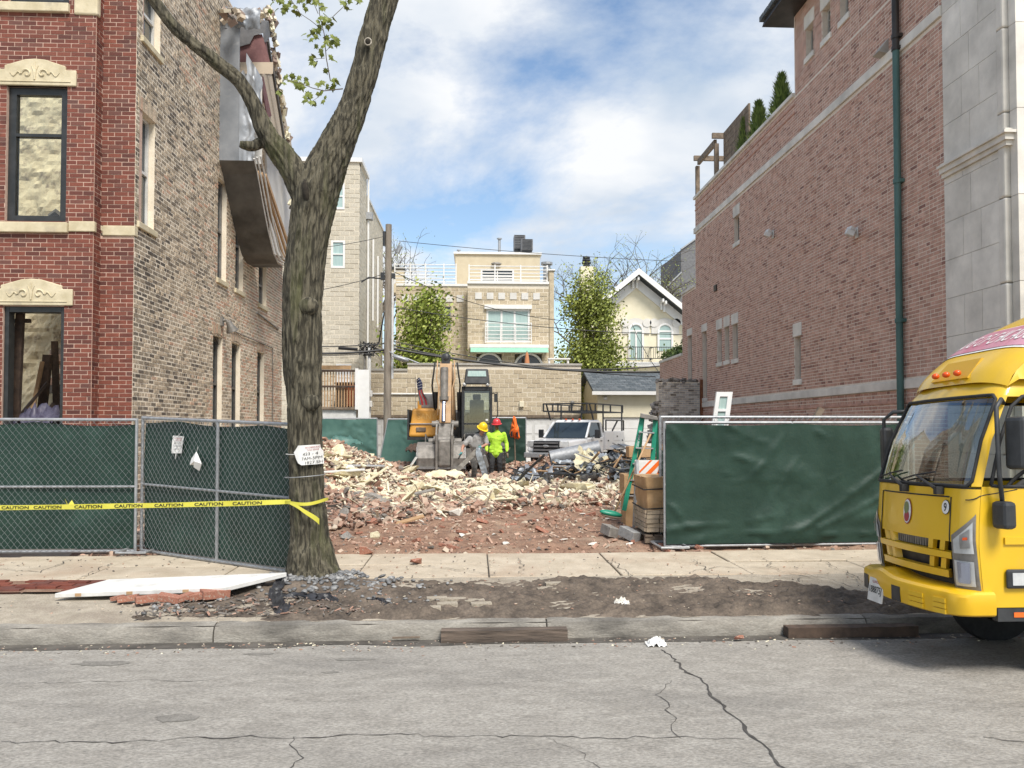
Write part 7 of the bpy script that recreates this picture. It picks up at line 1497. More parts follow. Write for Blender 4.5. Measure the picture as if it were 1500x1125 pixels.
q = MB(); c0 = S0 + Vector((-.04, -.28, -.35)); c1 = S0 + Vector((-.04, -.46, -1.35)); c2 = S1 + Vector((-.04, -.28, .1)); q.cyl(c0, c1, .125, n=16); q.cyl(c1 + Vector((0, 0, .06)), c1 + Vector((0, -.01, -.06)), .15, n=16); q.build('bucket_cylinder', M['machgrey'], ex, smooth=40)
q = MB(); q.cyl(c1, c2, .06, n=12); q.build('cylinder_rod', M['chrome'], ex, smooth=40)
for s in (-1, 1):
    q = MB(); q.tube([S0 + Vector((s*.27, -.1, -.1)), S0 + Vector((s*.3, -.2, -.7)), S0 + Vector((s*.22, -.3, -1.0)), S1 + Vector((s*.24, -.1, .3))], .022, 6); q.build('hydraulic_line', M['boom'], ex, smooth=True)
    q = MB(); q.tube([S0 + Vector((s*.36, .0, -.15)), S0 + Vector((s*.46, .1, -.9)), S0 + Vector((s*.4, .5, -1.6)), A0_ + Vector((s*.35, .1, .2))], .03, 6); q.build('hydraulic_hose', M['rubber'], ex, smooth=True)
    q = MB(); q.cyl(A0_ + Vector((s*.42, -.7, -.5)), A1_ + Vector((s*.4, -.15, -.2)), .09, n=12); q.build('boom_cylinder', M['machblack'], ex, smooth=40)
    q = MB(); q.beam(S1 + Vector((s*.26, -.05, .1)), S2 + Vector((s*.24, -.35, .05)), .05, .13); q.build('bucket_link', M['machgrey'], ex)
    q = MB(); q.cyl(S1 + Vector((s*.2, -.1, .02)), S1 + Vector((s*.42, -.1, .02)), .1, n=14); q.cyl(S1 + Vector((s*.3, -.12, -.55)), S1 + Vector((s*.52, -.12, -.55)), .12, n=14); q.build('pin', M['machgrey'], ex, smooth=40)
    q = MB(); q.tube([S1 + Vector((s*.5, -.1, -.55)), S1 + Vector((s*.62, -.15, -.3)), S1 + Vector((s*.62, -.2, -.9)), S1 + Vector((s*.4, -.2, -1.0))], .02, 6); q.build('pin_guard', M['machgrey'], ex)
q = MB(); q.cyl(S2 + Vector((-.32, -.1, .1)), S2 + Vector((.32, -.1, .1)), .15, n=18); q.build('bucket_pin', M['machgrey'], ex, smooth=40)
bx0_, bx1_ = ep(613, 0, 24.3).x, ep(683, 0, 24.3).x; bz0, bz1 = ex_z(702, 24.2), ex_z(650, 24.3)
def bprof(): return [(-2.0, bz1), (-2.35, bz1 - .1), (-2.5, lp(bz0, bz1, .6)), (-2.42, lp(bz0, bz1, .25)), (-2.15, bz0), (-1.5, bz0 - .02), (-1.2, bz0 + .1)]
q = MB(); pr2 = bprof(); q.prism(pr2 + [(y + .06, z + .05) for y, z in reversed(pr2[:-1])], lambda u, v, w: (w, u, v), bx0_, bx1_); bk_ = q.build('bucket', M['machgrey'], ex)
for x in (bx0_, bx1_ - .04): q = MB(); q.prism(pr2, lambda u, v, w: (x + w, u, v), -.005, .045); q.build('bucket_cheek', M['steel'], bk_)
for x in (xb - .28, xb + .2): B((x, -2.62, lp(bz0, bz1, .2)), (x + .08, -2.2, bz1 + .3)).build('bucket_ear', M['machgrey'], bk_, bevel=.03)
B((xb - .2, -2.6, lp(bz0, bz1, .35)), (xb + .2, -2.3, bz1 + .15)).build('bucket_yoke', M['machgrey'], bk_, bevel=.08)
B((bx0_ - .01, -2.53, lp(bz0, bz1, .3)), (bx1_ + .01, -2.44, lp(bz0, bz1, .36))).build('wear_strip', M['steel'], bk_)
# flag on the machine
fp = ep(609, 556, 25.6); fl = thing('flag', 'striped flag with starred dark blue corner hanging on the excavator', 'flag', tuple(fp + EO - Vector((0, 0, .1)))); fl.scale = (.8, .8, .8)
MB().cyl((0, 0, -1.1), (-.02, 0, .25), .012, n=6).build('staff', M['machgrey'], fl)
def ff(u, v): return Vector((.02 + (.12 + .26 * v) * u + .05 * math.sin(v * 9) * u + .14 * v, .05 * math.sin(u * 7 + v * 5), .12 - 1.05 * v + .1 * u * (1 - v)))
q = MB()
nu_, nv_ = 10, 14
q.mi = 0; q.grid(ff, nu_, nv_)
q.m = [(1 if (k // nu_) < 6 else (0 if ((k % nu_) // 2) % 2 else 2)) for k in range(nu_ * nv_)]
q.build('cloth', [M['flagred'], M['flagblue'], M['greyjean']], fl, smooth=True, fix=False)
q = MB()
for k in range(16):
    u, v = (k % 4 + .5) / 4, (k // 4 + .5) / 4 * .4; c = ff(u, v) + Vector((0, -.012, 0)); P = [c + Vector((.02 * (1 if j % 2 == 0 else .42) * math.sin(j * math.pi / 5), 0, .02 * (1 if j % 2 == 0 else .42) * math.cos(j * math.pi / 5))) for j in range(10)]; q.add([c] + P, [(0, 1 + j, 1 + (j + 1) % 10) for j in range(10)])
q.build('stars', M['paper'], fl, fix=False, kind='stuff')
# ------------------------------------------------------------------ the two workers
def person(label, loc, prims, hat_at, hat_m, hat_tilt, mats, group=None, hem=0):
    """prims: list of (kind, data, material slot); fused by a voxel remesh into one continuous body"""
    o = thing('person', label, 'person', loc); q = MB(); segs = []
    for kind, d, mi in prims:
        if kind == 't':
            pts, rad = d; q.tube(pts, rad, 10)
            for (p, r_) in ((pts[0], rad[0]), (pts[-1], rad[-1])): q.ell(p, r_, 10, 8)
            for a, b, r0, r1 in zip(pts[:-1], pts[1:], rad[:-1], rad[1:]): segs.append((Vector(a), Vector(b), (r0 + r1) / 2, mi))
        else:
            c, r_, rot = d; q.ell(c, r_, 14, 10, rot); segs.append((Vector(c), None, (r_ if hasattr(r_, '__len__') else (r_,) * 3, rot if isinstance(rot, Matrix) else Euler(rot).to_matrix()), mi))
    me = q.mesh('body_raw', M['skin']); ob_ = bpy.data.objects.new('body_raw', me); COL.objects.link(ob_)
    m_ = ob_.modifiers.new('r', 'REMESH'); m_.mode = 'VOXEL'; m_.voxel_size = .0115; s_ = ob_.modifiers.new('s', 'SMOOTH'); s_.iterations = 2; s_.factor = .4
    dg = bpy.context.evaluated_depsgraph_get(); bm_ = bpy.data.meshes.new_from_object(ob_.evaluated_get(dg)); bpy.data.objects.remove(ob_); bpy.data.meshes.remove(me)
    bm_.name = 'body'; bm_.materials.clear()
    for k in mats: bm_.materials.append(M[k])
    n = len(bm_.polygons); C = np.empty(n * 3); bm_.polygons.foreach_get('center', C); C = C.reshape(-1, 3); best = np.full(n, 1e9); idx = np.zeros(n, int)
    for a, b, r_, mi in segs:
        if b is None:
            rv, Mr = r_; d = (np.linalg.norm(((C - np.array(a)) @ np.array(Mr)) / np.array(rv), axis=1) - 1) * min(rv); u = d < best; best[u] = d[u]; idx[u] = mi; continue
        a_, b_ = np.array(a), np.array(b); ab = b_ - a_; L2 = ab @ ab; t = np.clip((C - a_) @ ab / L2, 0, 1) if L2 > 1e-9 else np.zeros(n); d = np.linalg.norm(C - a_ - t[:, None] * ab, axis=1) - r_
        u = d < best; best[u] = d[u]; idx[u] = mi
    idx[(idx == 1) & (C[:, 2] > hem)] = 0
    bm_.polygons.foreach_set('material_index', idx)
    V = np.empty(len(bm_.vertices) * 3); bm_.vertices.foreach_get('co', V); V = V.reshape(-1, 3); vi = np.zeros(len(V))
    for v in range(len(V)): x, y, z = V[v]; V[v][1] += .007 * noise.noise(Vector((x * 9, y * 9, z * 14))) ; V[v][0] += .007 * noise.noise(Vector((x * 11 + 5, y * 9, z * 13)))
    bm_.vertices.foreach_set('co', V.ravel()); bm_.update()
    link('body', bm_, o, smooth=True)
    hp, hr = hat_at; Mt = Euler(hat_tilt).to_matrix()
    q = MB(); q.lathe([(.0, .155), (.05, .15), (.095, .12), (.125, .07), (.135, .01), (.137, -.005)], hp, 22, Mt); q.lathe([(.137, -.005), (.165, -.012), (.168, -.02), (.13, -.012)], hp, 22, Mt)
    brim = [(Vector(hp) + Mt @ Vector((.15 * math.cos(a), -.15 * math.sin(a) - .05 * math.sin(a) ** 2, -.016))) for a in [math.pi * k / 10 for k in range(11)]]
    q.add([tuple(Vector(hp) + Mt @ Vector((0, -.1, -.01)))] + [tuple(b) for b in brim], [(0, 1 + k, 2 + k) for k in range(10)]); hat = q.build('hard_hat', M[hat_m], o, smooth=40, fix=False)
    q = MB(); q.tube([Vector(hp) + Mt @ Vector((0, .13 * math.cos(a), .158 * math.sin(a) - .0)) for a in [math.pi * (k + 1) / 12 for k in range(11)]], .012, 6); q.build('hat_ridge', M[hat_m], hat, smooth=True)
    return o
def hand(prims, w, d, side, mi, curl=.5, s=1.0):
    """palm, four fingers and a thumb from wrist w along direction d"""
    w = Vector(w); d = Vector(d).normalized(); sd_ = Vector(side).normalized(); nrm = d.cross(sd_).normalized(); pal = w + d * .055 * s
    prims.append(('t', ([w, w + d * .085 * s], [.028 * s, .034 * s]), mi)); prims.append(('e', (w + d * .06 * s, (.036 * s, .036 * s, .03 * s), (0, 0, 0)), mi))
    for k, l in enumerate((.07, .08, .075, .058)):
        b = w + d * .085 * s + sd_ * (.033 - .022 * k) * s; m1 = b + (d * math.cos(curl * .5) + nrm * math.sin(curl * .5)) * l * .55 * s; m2 = m1 + (d * math.cos(curl * 1.4) + nrm * math.sin(curl * 1.4)) * l * .5 * s
        prims.append(('t', ([b, m1, m2], [.0115, .0105, .009]), mi))
    b = w + d * .03 * s + sd_ * .03 * s; prims.append(('t', ([b, b + (d * .5 + sd_ * .8 + nrm * .3).normalized() * .04 * s, b + (d * .8 + sd_ * .5 + nrm * .5).normalized() * .085 * s], [.014, .0125, .010]), mi))
def head(prims, c, yaw, pitch, mi_skin, mi_hair, extra):
    Mh = Euler((pitch, 0, yaw)).to_matrix(); c = Vector(c); P = lambda x, y, z: c + Mh @ Vector((x, y, z))
    prims.append(('e', (P(0, .01, .02), (.077, .095, .105), Mh), mi_skin)); prims.append(('e', (P(0, -.03, -.06), (.058, .065, .06), Mh), mi_skin))
    prims.append(('t', ([P(0, -.085, .015), P(0, -.112, -.025)], [.012, .017]), mi_skin))        # nose
    prims.append(('t', ([P(-.025, -.09, -.062), P(.025, -.09, -.062)], [.012, .012]), mi_skin))    # lips
    prims.append(('t', ([P(-.045, -.08, .04), P(.045, -.08, .04)], [.014, .014]), mi_skin))       # brow
    for s in (-1, 1): prims.append(('e', (P(s * .08, .01, -.005), (.014, .026, .036), Mh), mi_skin))
    prims.append(('e', (P(0, .045, .02), (.08, .072, .085), Mh), mi_hair))
    for s in (-1, 1): extra.append(P(s * .032, -.083, .018))
    return P
def finish_face(o, eyes, P, brow='ink'):
    for e_ in eyes: q = MB(); q.ell(e_, .011, 8, 6); q.build('eye', M['ink'], o, smooth=True)
    q = MB(); q.tube([P(-.022, -.103, -.062), P(0, -.106, -.06), P(.022, -.103, -.062)], .003, 5); q.build('mouth', M['redink'], o)
# --- worker bending forward in a grey shirt
YA = 22.0; foot = pt(700, 706, YA); RA = Vector((foot.x, YA, lot_z(foot.x, YA) + .0)); dz_ = RA.z - foot.z
def ja(px, py, dy=0.): return pt(px, py, YA + dy) - Vector((foot.x, YA, foot.z))
pr = []; eyes = []
mats = ['tee', 'greyjean', 'skin', 'glove', 'boot', 'hollow']
pr.append(('t', ([ja(700, 672, .05), ja(699, 662, -.02), ja(698, 652, -.1), ja(700, 643, -.16)], [.165, .165, .19, .15]), 0)); pr.append(('e', (ja(698, 650, -.1), (.235, .15, .2), (.2, 0, 0)), 0)); pr.append(('e', (ja(700, 663, 0), (.19, .14, .17), (0, 0, 0)), 0))
pr.append(('t', ([ja(700, 644, -.15), ja(705, 636, -.22)], [.065, .06]), 2))
P = head(pr, ja(706.5, 629.5, -.27), R(38), R(32), 2, 5, eyes)
shR, shL = ja(688, 643, -.12), ja(710, 641, -.14)
pr.append(('t', ([shR, shR.lerp(ja(678, 655, -.2), .62)], [.082, .078]), 0)); pr.append(('t', ([shR.lerp(ja(678, 655, -.2), .55), ja(678, 655, -.2), ja(676.5, 662, -.3)], [.056, .047, .034]), 2)); hand(pr, ja(676.5, 662, -.3), ja(673.5, 669, -.36) - ja(676.5, 662, -.3), (.5, -.8, 0), 3, .9)
eL = ja(713.5, 651, -.2); pr.append(('t', ([shL, shL.lerp(eL, .75)], [.082, .078]), 0)); pr.append(('t', ([shL.lerp(eL, .7), eL, ja(706, 655, -.4)], [.056, .047, .035]), 2)); hand(pr, ja(706, 655, -.4), ja(702, 656.5, -.44) - ja(706, 655, -.4), (0, 0, 1), 3, .9)
for hp, kn, an, to, mi in ((ja(693.5, 672, .02), ja(695, 686, -.1), ja(694, 702, .02), (-.03, -.16, 0), 1), (ja(707, 671, .05), ja(712, 684, .02), ja(711, 700, .3), (.05, -.16, 0), 1)):
    pr.append(('t', ([hp, hp.lerp(kn, .5), kn, kn.lerp(an, .4), an], [.115, .105, .082, .083, .068]), 1)); an2 = Vector((an.x, an.y, max(.06, an.z * 0 + .06))); pr.append(('t', ([an, an2], [.066, .055]), 1)); pr.append(('t', ([an2 + Vector((0, .05, 0)), an2 + Vector(to) + Vector((0, 0, -.015))], [.055, .045]), 4))
pa = person('person in grey t-shirt and yellow hard hat stooping over the rubble in teal gloves', tuple(RA), pr, (tuple(P(0, .01, .055)), 0), 'hatyellow', (R(32), 0, R(38)), mats, hem=ja(700, 668.5).z); finish_face(pa, eyes, P)
# lamp patch on the yellow hat
# tool in the gloved hand
q = MB(); q.tube([ja(675, 666, -.36), ja(671.5, 672.5, -.42)], [.022, .018], 8); t_ = q.build('hand_tool', M['rubber'], None, smooth=True, label='short black tool handle held in a teal glove', cat='tool'); t_.location = RA
# grey insulation strip draped from the other hand
def strip(Pp, w, nm):
    cp = catmull([tuple(p) for p in Pp], 8); q = MB(); n = len(cp); vs_ = []
    for i, p in enumerate(cp):
        p = Vector(p); t = (Vector(cp[min(n-1, i+1)]) - Vector(cp[max(0, i-1)])).normalized(); s = t.cross(Vector((0, -1, 0))).normalized()
        for j in range(6): vs_.append(p + s * (j / 5 - .5) * w * (.5 + .5 * min(1, i / 6)) + Vector((0, .03 * nz(i * .4, j * .8, 3), .01 * nz(i * .7, j, 5))))
    q.add(vs_, [(i*6+j, i*6+j+1, (i+1)*6+j+1, (i+1)*6+j) for i in range(n-1) for j in range(5)]); return q
iso = thing('insulation_sheet', 'long grey foil insulation sheet held folded by the stooping person', 'insulation', tuple(RA))
strip([ja(701, 656, -.5), ja(694, 665, -.5), ja(682, 677, -.5), ja(672, 687, -.5), ja(663, 697, -.45)], .13, '').build('left_tail', M['greystone'], iso, smooth=True, fix=False)
strip([ja(700, 656, -.52), ja(702, 668, -.54), ja(706, 680, -.5), ja(709, 690, -.48), ja(711, 698, -.45)], .17, '').build('right_tail', M['sheet'], iso, smooth=True, fix=False)
# --- worker standing in lime
YB = 24.4; foot = pt(726, 693, YB); RB = Vector((foot.x, YB, lot_z(foot.x, YB)))
fB = foot.copy()
def jb(px, py, dy=0.): return pt(px, py, YB + dy) - Vector((fB.x, YB, fB.z))
pr = []; eyes = []; mats = ['hivis', 'jean', 'skin2', 'brownglove', 'boot', 'hollow']
pr.append(('t', ([jb(726, 661), jb(726, 650), jb(727, 640), jb(728, 633, .02)], [.16, .165, .185, .12]), 0)); pr.append(('e', (jb(727, 639), (.26, .145, .2), (0, 0, 0)), 0)); pr.append(('e', (jb(726, 654.5), (.22, .155, .15), (0, 0, 0)), 0)); pr.append(('e', (jb(726, 659), (.225, .16, .09), (0, 0, 0)), 0))
pr.append(('t', ([jb(728, 633), jb(728, 625, -.02)], [.062, .06]), 2)); P = head(pr, jb(727.5, 620, -.05), R(-10), R(12), 2, 5, eyes)
sR, sL = jb(716, 634), jb(738, 634); eR, eL = jb(712, 647, .03), jb(742, 647, .05); wR, wL = jb(713, 657, -.12), jb(743, 658, -.08)
pr.append(('t', ([sR, eR, wR], [.082, .066, .05]), 0)); pr.append(('t', ([sL, eL, wL], [.082, .066, .05]), 0))
hand(pr, wR, (0.1, -.3, -1), (0, -1, .2), 3, .8); hand(pr, wL, (0, -.2, -1), (0, -1, .2), 3, .9)
for hp, kn, an in ((jb(721, 662), jb(720.5, 676, -.05), jb(720, 690, .03)), (jb(731.5, 662), jb(732, 676, -.04), jb(731.5, 690, .05))):
    pr.append(('t', ([hp, hp.lerp(kn, .5), kn, kn.lerp(an, .4), an], [.118, .108, .085, .088, .075]), 1)); an2 = Vector((an.x, an.y, .06)); pr.append(('t', ([an, an2], [.07, .055]), 1)); pr.append(('t', ([an2 + Vector((0, .05, 0)), an2 + Vector((.01, -.17, -.015))], [.055, .045]), 4))
pb = person('person in lime long-sleeved shirt, dark trousers and red hard hat standing by the excavator', tuple(RB), pr, (tuple(P(0, .01, .05)), 0), 'hatred', (R(12), 0, R(-10)), mats, hem=jb(726, 660).z); finish_face(pb, eyes, P)
lettering('SAFETY', lambda u, v: jb(732, 636.4, 0) + Vector((u, -.17, v)), .03, M['ink'], pb, .2)
q = MB(); q.tube([jb(743, 661, -.12), jb(744, 668, -.16)], [.03, .035], 8); q.tube([jb(744, 660, -.15), jb(747, 653, -.15)], .018, 6); t_ = q.build('hammer', M['oldwood'], None, smooth=True, label='short wooden handled hammer held by the person in lime', cat='hammer'); t_.location = RB
# orange jacket hung on a stake
p = pt(755, 645, 27.5); jk = thing('hivis_jacket', 'bright orange high-visibility jacket hung on a stake before the green screen', 'jacket', (p.x, 27.5, lot_z(p.x, 27.5)))
def jj(px, py): return pt(px, py, 27.5) - Vector(jk.location)
q = MB(); out = [(752, 609), (755, 611), (757, 619), (760, 628), (761.5, 641), (759, 644), (757, 642), (754, 643), (751.5, 640), (748, 641), (746.5, 635), (748.5, 625), (750.5, 616)]
c = jj(753.5, 628); V = [jj(a, b) for a, b in out]
def jf(u, v): i = u * len(V); a = int(i) % len(V); t = i - int(i); e_ = V[a].lerp(V[(a + 1) % len(V)], t); return c.lerp(e_, v) + Vector((0, -.16 * (1 - v * v) + .05 * math.sin(u * 60 + v * 4) * v, 0))
q.grid(jf, 52, 8); q.build('shell', M['orange'], jk, smooth=True, fix=False)
q = MB(); q.grid(lambda u, v: jf(u, v) * 1 + Vector((0, .2 * (1 - v * v) * 1.6 - .1 * math.sin(u * 60 + v * 4) * v * 0, 0)), 52, 4); q.build('back_panel', M['orange'], jk, smooth=True, fix=False)
for x0 in ((749, 632), (757, 633)): q = MB(); q.tube([jj(*x0) + Vector((0, -.17, 0)), jj(x0[0] + .5, x0[1] + 7) + Vector((0, -.14, 0))], .035, 6); q.build('dark_pocket', M['machblack'], jk)
q = MB(); q.tube([(0, 0, 0), jj(753, 611)], .025, 6); q.build('stake', M['oldwood'], jk)
# ------------------------------------------------------------------ demolition rubble
rr = random.Random(77)
def hull(seed, sx=1., sy=.8, sz=.55, n=11):
    g = random.Random(seed); b = bmesh.new()
    for _ in range(n): 
        v = Vector((g.gauss(0, 1), g.gauss(0, 1), g.gauss(0, 1))).normalized(); v = Vector((max(-.75, min(.75, v.x)), max(-.75, min(.75, v.y)), max(-.75, min(.75, v.z)))); b.verts.new((v.x * sx, v.y * sy, v.z * sz))
    r_ = bmesh.ops.convex_hull(b, input=b.verts); bmesh.ops.delete(b, geom=[e_ for e_ in r_['geom_interior'] if isinstance(e_, bmesh.types.BMVert)], context='VERTS')
    b.verts.index_update(); V = [v.co.copy() for v in b.verts]; Fc = [tuple(v.index for v in f.verts) for f in b.faces]; b.free(); return V, Fc
HU = [hull(k) for k in range(14)] + [hull(40 + k, 1.1, .8, .3) for k in range(6)]
BRK = ([Vector(p) for p in ((-1,-.5,-.32),(1,-.5,-.32),(1,.5,-.32),(-1,.5,-.32),(-1,-.5,.32),(1,-.5,.32),(1,.5,.32),(-1,.5,.32))], [(3,2,1,0),(4,5,6,7),(0,1,5,4),(1,2,6,5),(2,3,7,6),(3,0,4,7)])
def front_edge(x): return float(np.interp(x, [-5.5, -3.6, -3.0, -2.2, -1.2, 0, 2, 4, 5.5], [10.9, 11.0, 11.4, 12.2, 13.8, 14.8, 15.6, 16.6, 16.2])) + .5 * nz(x * 1.3, 2.2)
def zone(x, y):
    """share of cream stone, brick, grey at a place"""
    cream = math.exp(-((y - 18.6) / 2.9) ** 2) * (1 if x < 5 else .4); return cream
EXC = [(pt(648, 640, 24.3).x, 24.4, .95)]
def put(q, V, Fc, c, s, E): 
    Mr = E.to_matrix(); q.add([c + Mr @ (Vector((v.x * s[0], v.y * s[1], v.z * s[2]))) for v in V], Fc)
q = MB(); cnt = 0
while cnt < 24000:
    y = 10.4 + 19.5 * rr.random() ** 1.15; x = rr.uniform(-5.3, 7.4)
    fe = front_edge(x); ins = y > fe
    if not ins and rr.random() > .5 + .4 * math.exp(-(fe - y) / .9): continue
    if y > 24 and x > -2.5 and rr.random() < .6: continue
    if x > 5.6 and rr.random() < .6: continue
    cr = zone(x, y) * (1 if ins else .25); t = rr.random()
    if t < cr * .75: a = rr.uniform(.64, 1)
    elif t < .82: a = rr.uniform(.28, .64)
    else: a = rr.uniform(0, .28)
    if x < -1.6 and y < 16 and rr.random() < .55: a = rr.uniform(0, .5)
    s = (.028 + .085 * rr.random() ** 2.2) * (1.15 if ins else .55 if rr.random() < .5 else .3); z = lot_z(x, y) + s * .18 + (abs(rr.gauss(0, .05)) if ins else 0); q.a = a
    if a < .6 and a > .28 and rr.random() < .5: V, Fc = BRK; sc = (s * 1.0, s * 1.0, s * .95)
    else: V, Fc = HU[rr.randrange(20)]; sc = (s * rr.uniform(.8, 1.5), s, s)
    put(q, V, Fc, Vector((x, y, z)), sc, Euler((rr.gauss(0, .5), rr.gauss(0, .5), rr.uniform(0, 6.3)))); cnt += 1
q.build('rubble_field', M['rubble'], None, fix=False, label='small broken brick, stone and plaster fragments covering the lot', cat='rubble', kind='stuff')
# long thin splinters: laths, wires
q = MB()
for k in range(520):
    x = rr.uniform(-5, 6); y = front_edge(x) + abs(rr.gauss(.5, 3.2)); 
    if y > 29: continue
    l = rr.uniform(.1, .5); d = Vector((rr.gauss(0, 1), rr.gauss(0, .7), rr.gauss(0, .25))).normalized() * l; c = Vector((x, y, lot_z(x, y) + .07)); q.a = rr.choice((.05, .2, .62, .66, .8, .9)); q.beam(c - d, c + d, rr.uniform(.012, .05), .012)
q.build('splinter_litter', M['rubble'], None, fix=False, label='scattered laths and splinters lying on the rubble', cat='splinters', kind='stuff')
LMK = [(-4.6, 20, 'beside the common brick flank'), (-2.4, 13, 'behind the street tree'), (-.9, 23, 'at the excavator bucket'), (0, 21, 'at the feet of the stooping person'), (1.2, 23, 'near the person in lime'), (-2.4, 18, 'on the tree side of the heap'), (.2, 17, 'at the dirt edge before the workers'), (3.2, 20.5, 'below the scrap metal'), (3, 17.5, 'at the dirt edge before the scrap metal'), (4.8, 16, 'towards the stepladder')]
def chunk_set(nm, m, label, cat, group, spots, size, flat=False, brick=False):
    pool = []
    for k in range(6):
        V, Fc = BRK if brick else HU[(k * 3) % 14] if not flat else HU[14 + k % 6]; b = MB(); b.add(V, Fc); me = b.mesh(nm, m)
        if brick:
            g = random.Random(k)
            for v in me.vertices: v.co += Vector((g.gauss(0, .06), g.gauss(0, .04), g.gauss(0, .03)))
        pool.append(me)
    for (x, y) in spots:
        s = rr.uniform(*size); o = link(nm, rr.choice(pool), None); szw = 'small' if s < size[0] + (size[1] - size[0]) * .34 else 'large' if s > size[0] + (size[1] - size[0]) * .72 else 'middling'; lmk = min(LMK, key=lambda q_: math.hypot(q_[0] - x, (q_[1] - y) * .8))[2]
        o.location = (x, y, lot_z(x, y) + s * (.28 if not brick else .3)); o.rotation_euler = (rr.gauss(0, .3), rr.gauss(0, .3), rr.uniform(0, 6.3)); o.scale = (s * rr.uniform(.9, 1.5), s * rr.uniform(.8, 1.1), s * rr.uniform(.8, 1.1)); tag(o, szw + ' ' + label + ' ' + lmk, cat, group)
def scatter(n, xr, yr, cond=lambda x, y: True):
    out = []; g = 0
    while len(out) < n and g < n * 40:
        g += 1; x = rr.uniform(*xr); y = rr.uniform(*yr)
        if cond(x, y): out.append((x, y))
    return out
ins = lambda x, y: y > front_edge(x) + .1 and math.hypot(x - RA.x, y - RA.y) > .5 and math.hypot(x - RB.x, y - RB.y) > .5 
chunk_set('stone_chunk', M['creamstone'], 'cream limestone chunk in the rubble', 'stone', 'cream limestone chunks in the rubble', scatter(150, (-4.6, 4.6), (15.6, 21.8), ins), (.13, .38), flat=True)
chunk_set('plaster_chunk', M['palestone'], 'pale plaster chunk in the rubble', 'plaster', 'pale plaster chunks in the rubble', scatter(90, (-4.8, 4.8), (13, 23), ins), (.08, .2), flat=True)
chunk_set('brick_fragment', M['oldbrick'], 'broken reddish brick in the rubble', 'brick', 'broken bricks in the rubble', scatter(120, (-5, 4.8), (12, 24), ins), (.085, .115), brick=True)
chunk_set('mortar_lump', M['greystone'], 'dark grey concrete lump in the rubble', 'concrete', 'grey concrete lumps in the rubble', scatter(45, (-4.4, -1.0), (11.6, 17), ins), (.09, .24))
outs = lambda x, y: y < front_edge(x) - .1 and (x < 4.2)
LMK = [(-2.4, 11.5, 'just behind the street tree'), (-1, 12.5, 'left of the open dirt'), (1, 11.2, 'close to the sidewalk'), (1.5, 14, 'midway on the open dirt'), (3.6, 13.5, 'towards the broom')]
chunk_set('brick_fragment', M['oldbrick'], 'brick bit lying loose on the bare dirt', 'brick', 'brick bits on the open dirt', scatter(45, (-3.2, 4.2), (10.7, 15), outs), (.035, .085), brick=True)
chunk_set('plaster_chunk', M['palestone'], 'pale plaster bit lying loose on the bare dirt', 'plaster', 'plaster bits on the open dirt', scatter(40, (-3.2, 4.2), (10.7, 15), outs), (.03, .09), flat=True)
# few larger pieces on the open dirt
for px, py, s, m_, lbl, nm in ((668, 755, .2, 'palestone', 'jagged white plaster lump alone on the red dirt', 'plaster_chunk'), (708, 752, .16, 'greystone', 'grey concrete piece beside the white plaster lump on the dirt', 'mortar_lump'), (640, 760, .13, 'greystone', 'dark clod left of the white plaster lump on the dirt', 'mortar_lump'), (775, 765, .15, 'darkwood', 'dark clod alone on the red dirt', 'dirt_clod'), (536, 812, .14, 'oldbrick', 'pinkish brick lump at the sidewalk edge near the tree', 'brick_fragment'), (552, 788, .14, 'creamstone', 'tan stone slab piece on the dirt near the tree', 'stone_chunk'), (610, 826, .1, 'oldbrick', 'small orange brick bit on the sidewalk', 'brick_fragment'), (510, 790, .16, 'greystone', 'angular grey lump beside the trunk on the dirt', 'mortar_lump'), (900, 785, .11, 'palestone', 'small white lump right on the red dirt', 'plaster_chunk')):
    p = ptZ(px, py, .25)
    for _ in range(5): p = ptZ(px, py, max(.2, lot_z(p.x, p.y)))
    b = MB(); b.add(*HU[(px + py) % 14]); o = b.build(nm, M[m_], None, label=lbl, cat='rubble'); o.location = (p.x, p.y, p.z + s * .3); o.scale = (s, s, s); o.rotation_euler = (0, 0, px)
# cinder blocks by the pallet
def on_lot(px, py):
    p = ptZ(px, py, .25)
    for _ in range(8): p = ptZ(px, py, lot_z(p.x, p.y))
    return p
for px, py, rot, lbl in ((922, 790, (.25, .1, .6), 'grey concrete block tilted on the dirt, nearest the fence foot'), (893, 785, (.1, .2, .3), 'dark worn concrete block half buried in the red dirt'), (937, 762, (.9, .2, .4), 'concrete block leaning against the wrapped brick pallet')):
    p = on_lot(px, py); b = MB(); b.box((-.1, -.19, -.09), (.1, .19, .09)); o = b.build('concrete_block', M['cinder'] if px != 893 else M['greystone'], None, bevel=.008, label=lbl, cat='block'); o.location = p + Vector((0, 0, .08)); o.rotation_euler = rot; o.scale = (.8, .8, .8)
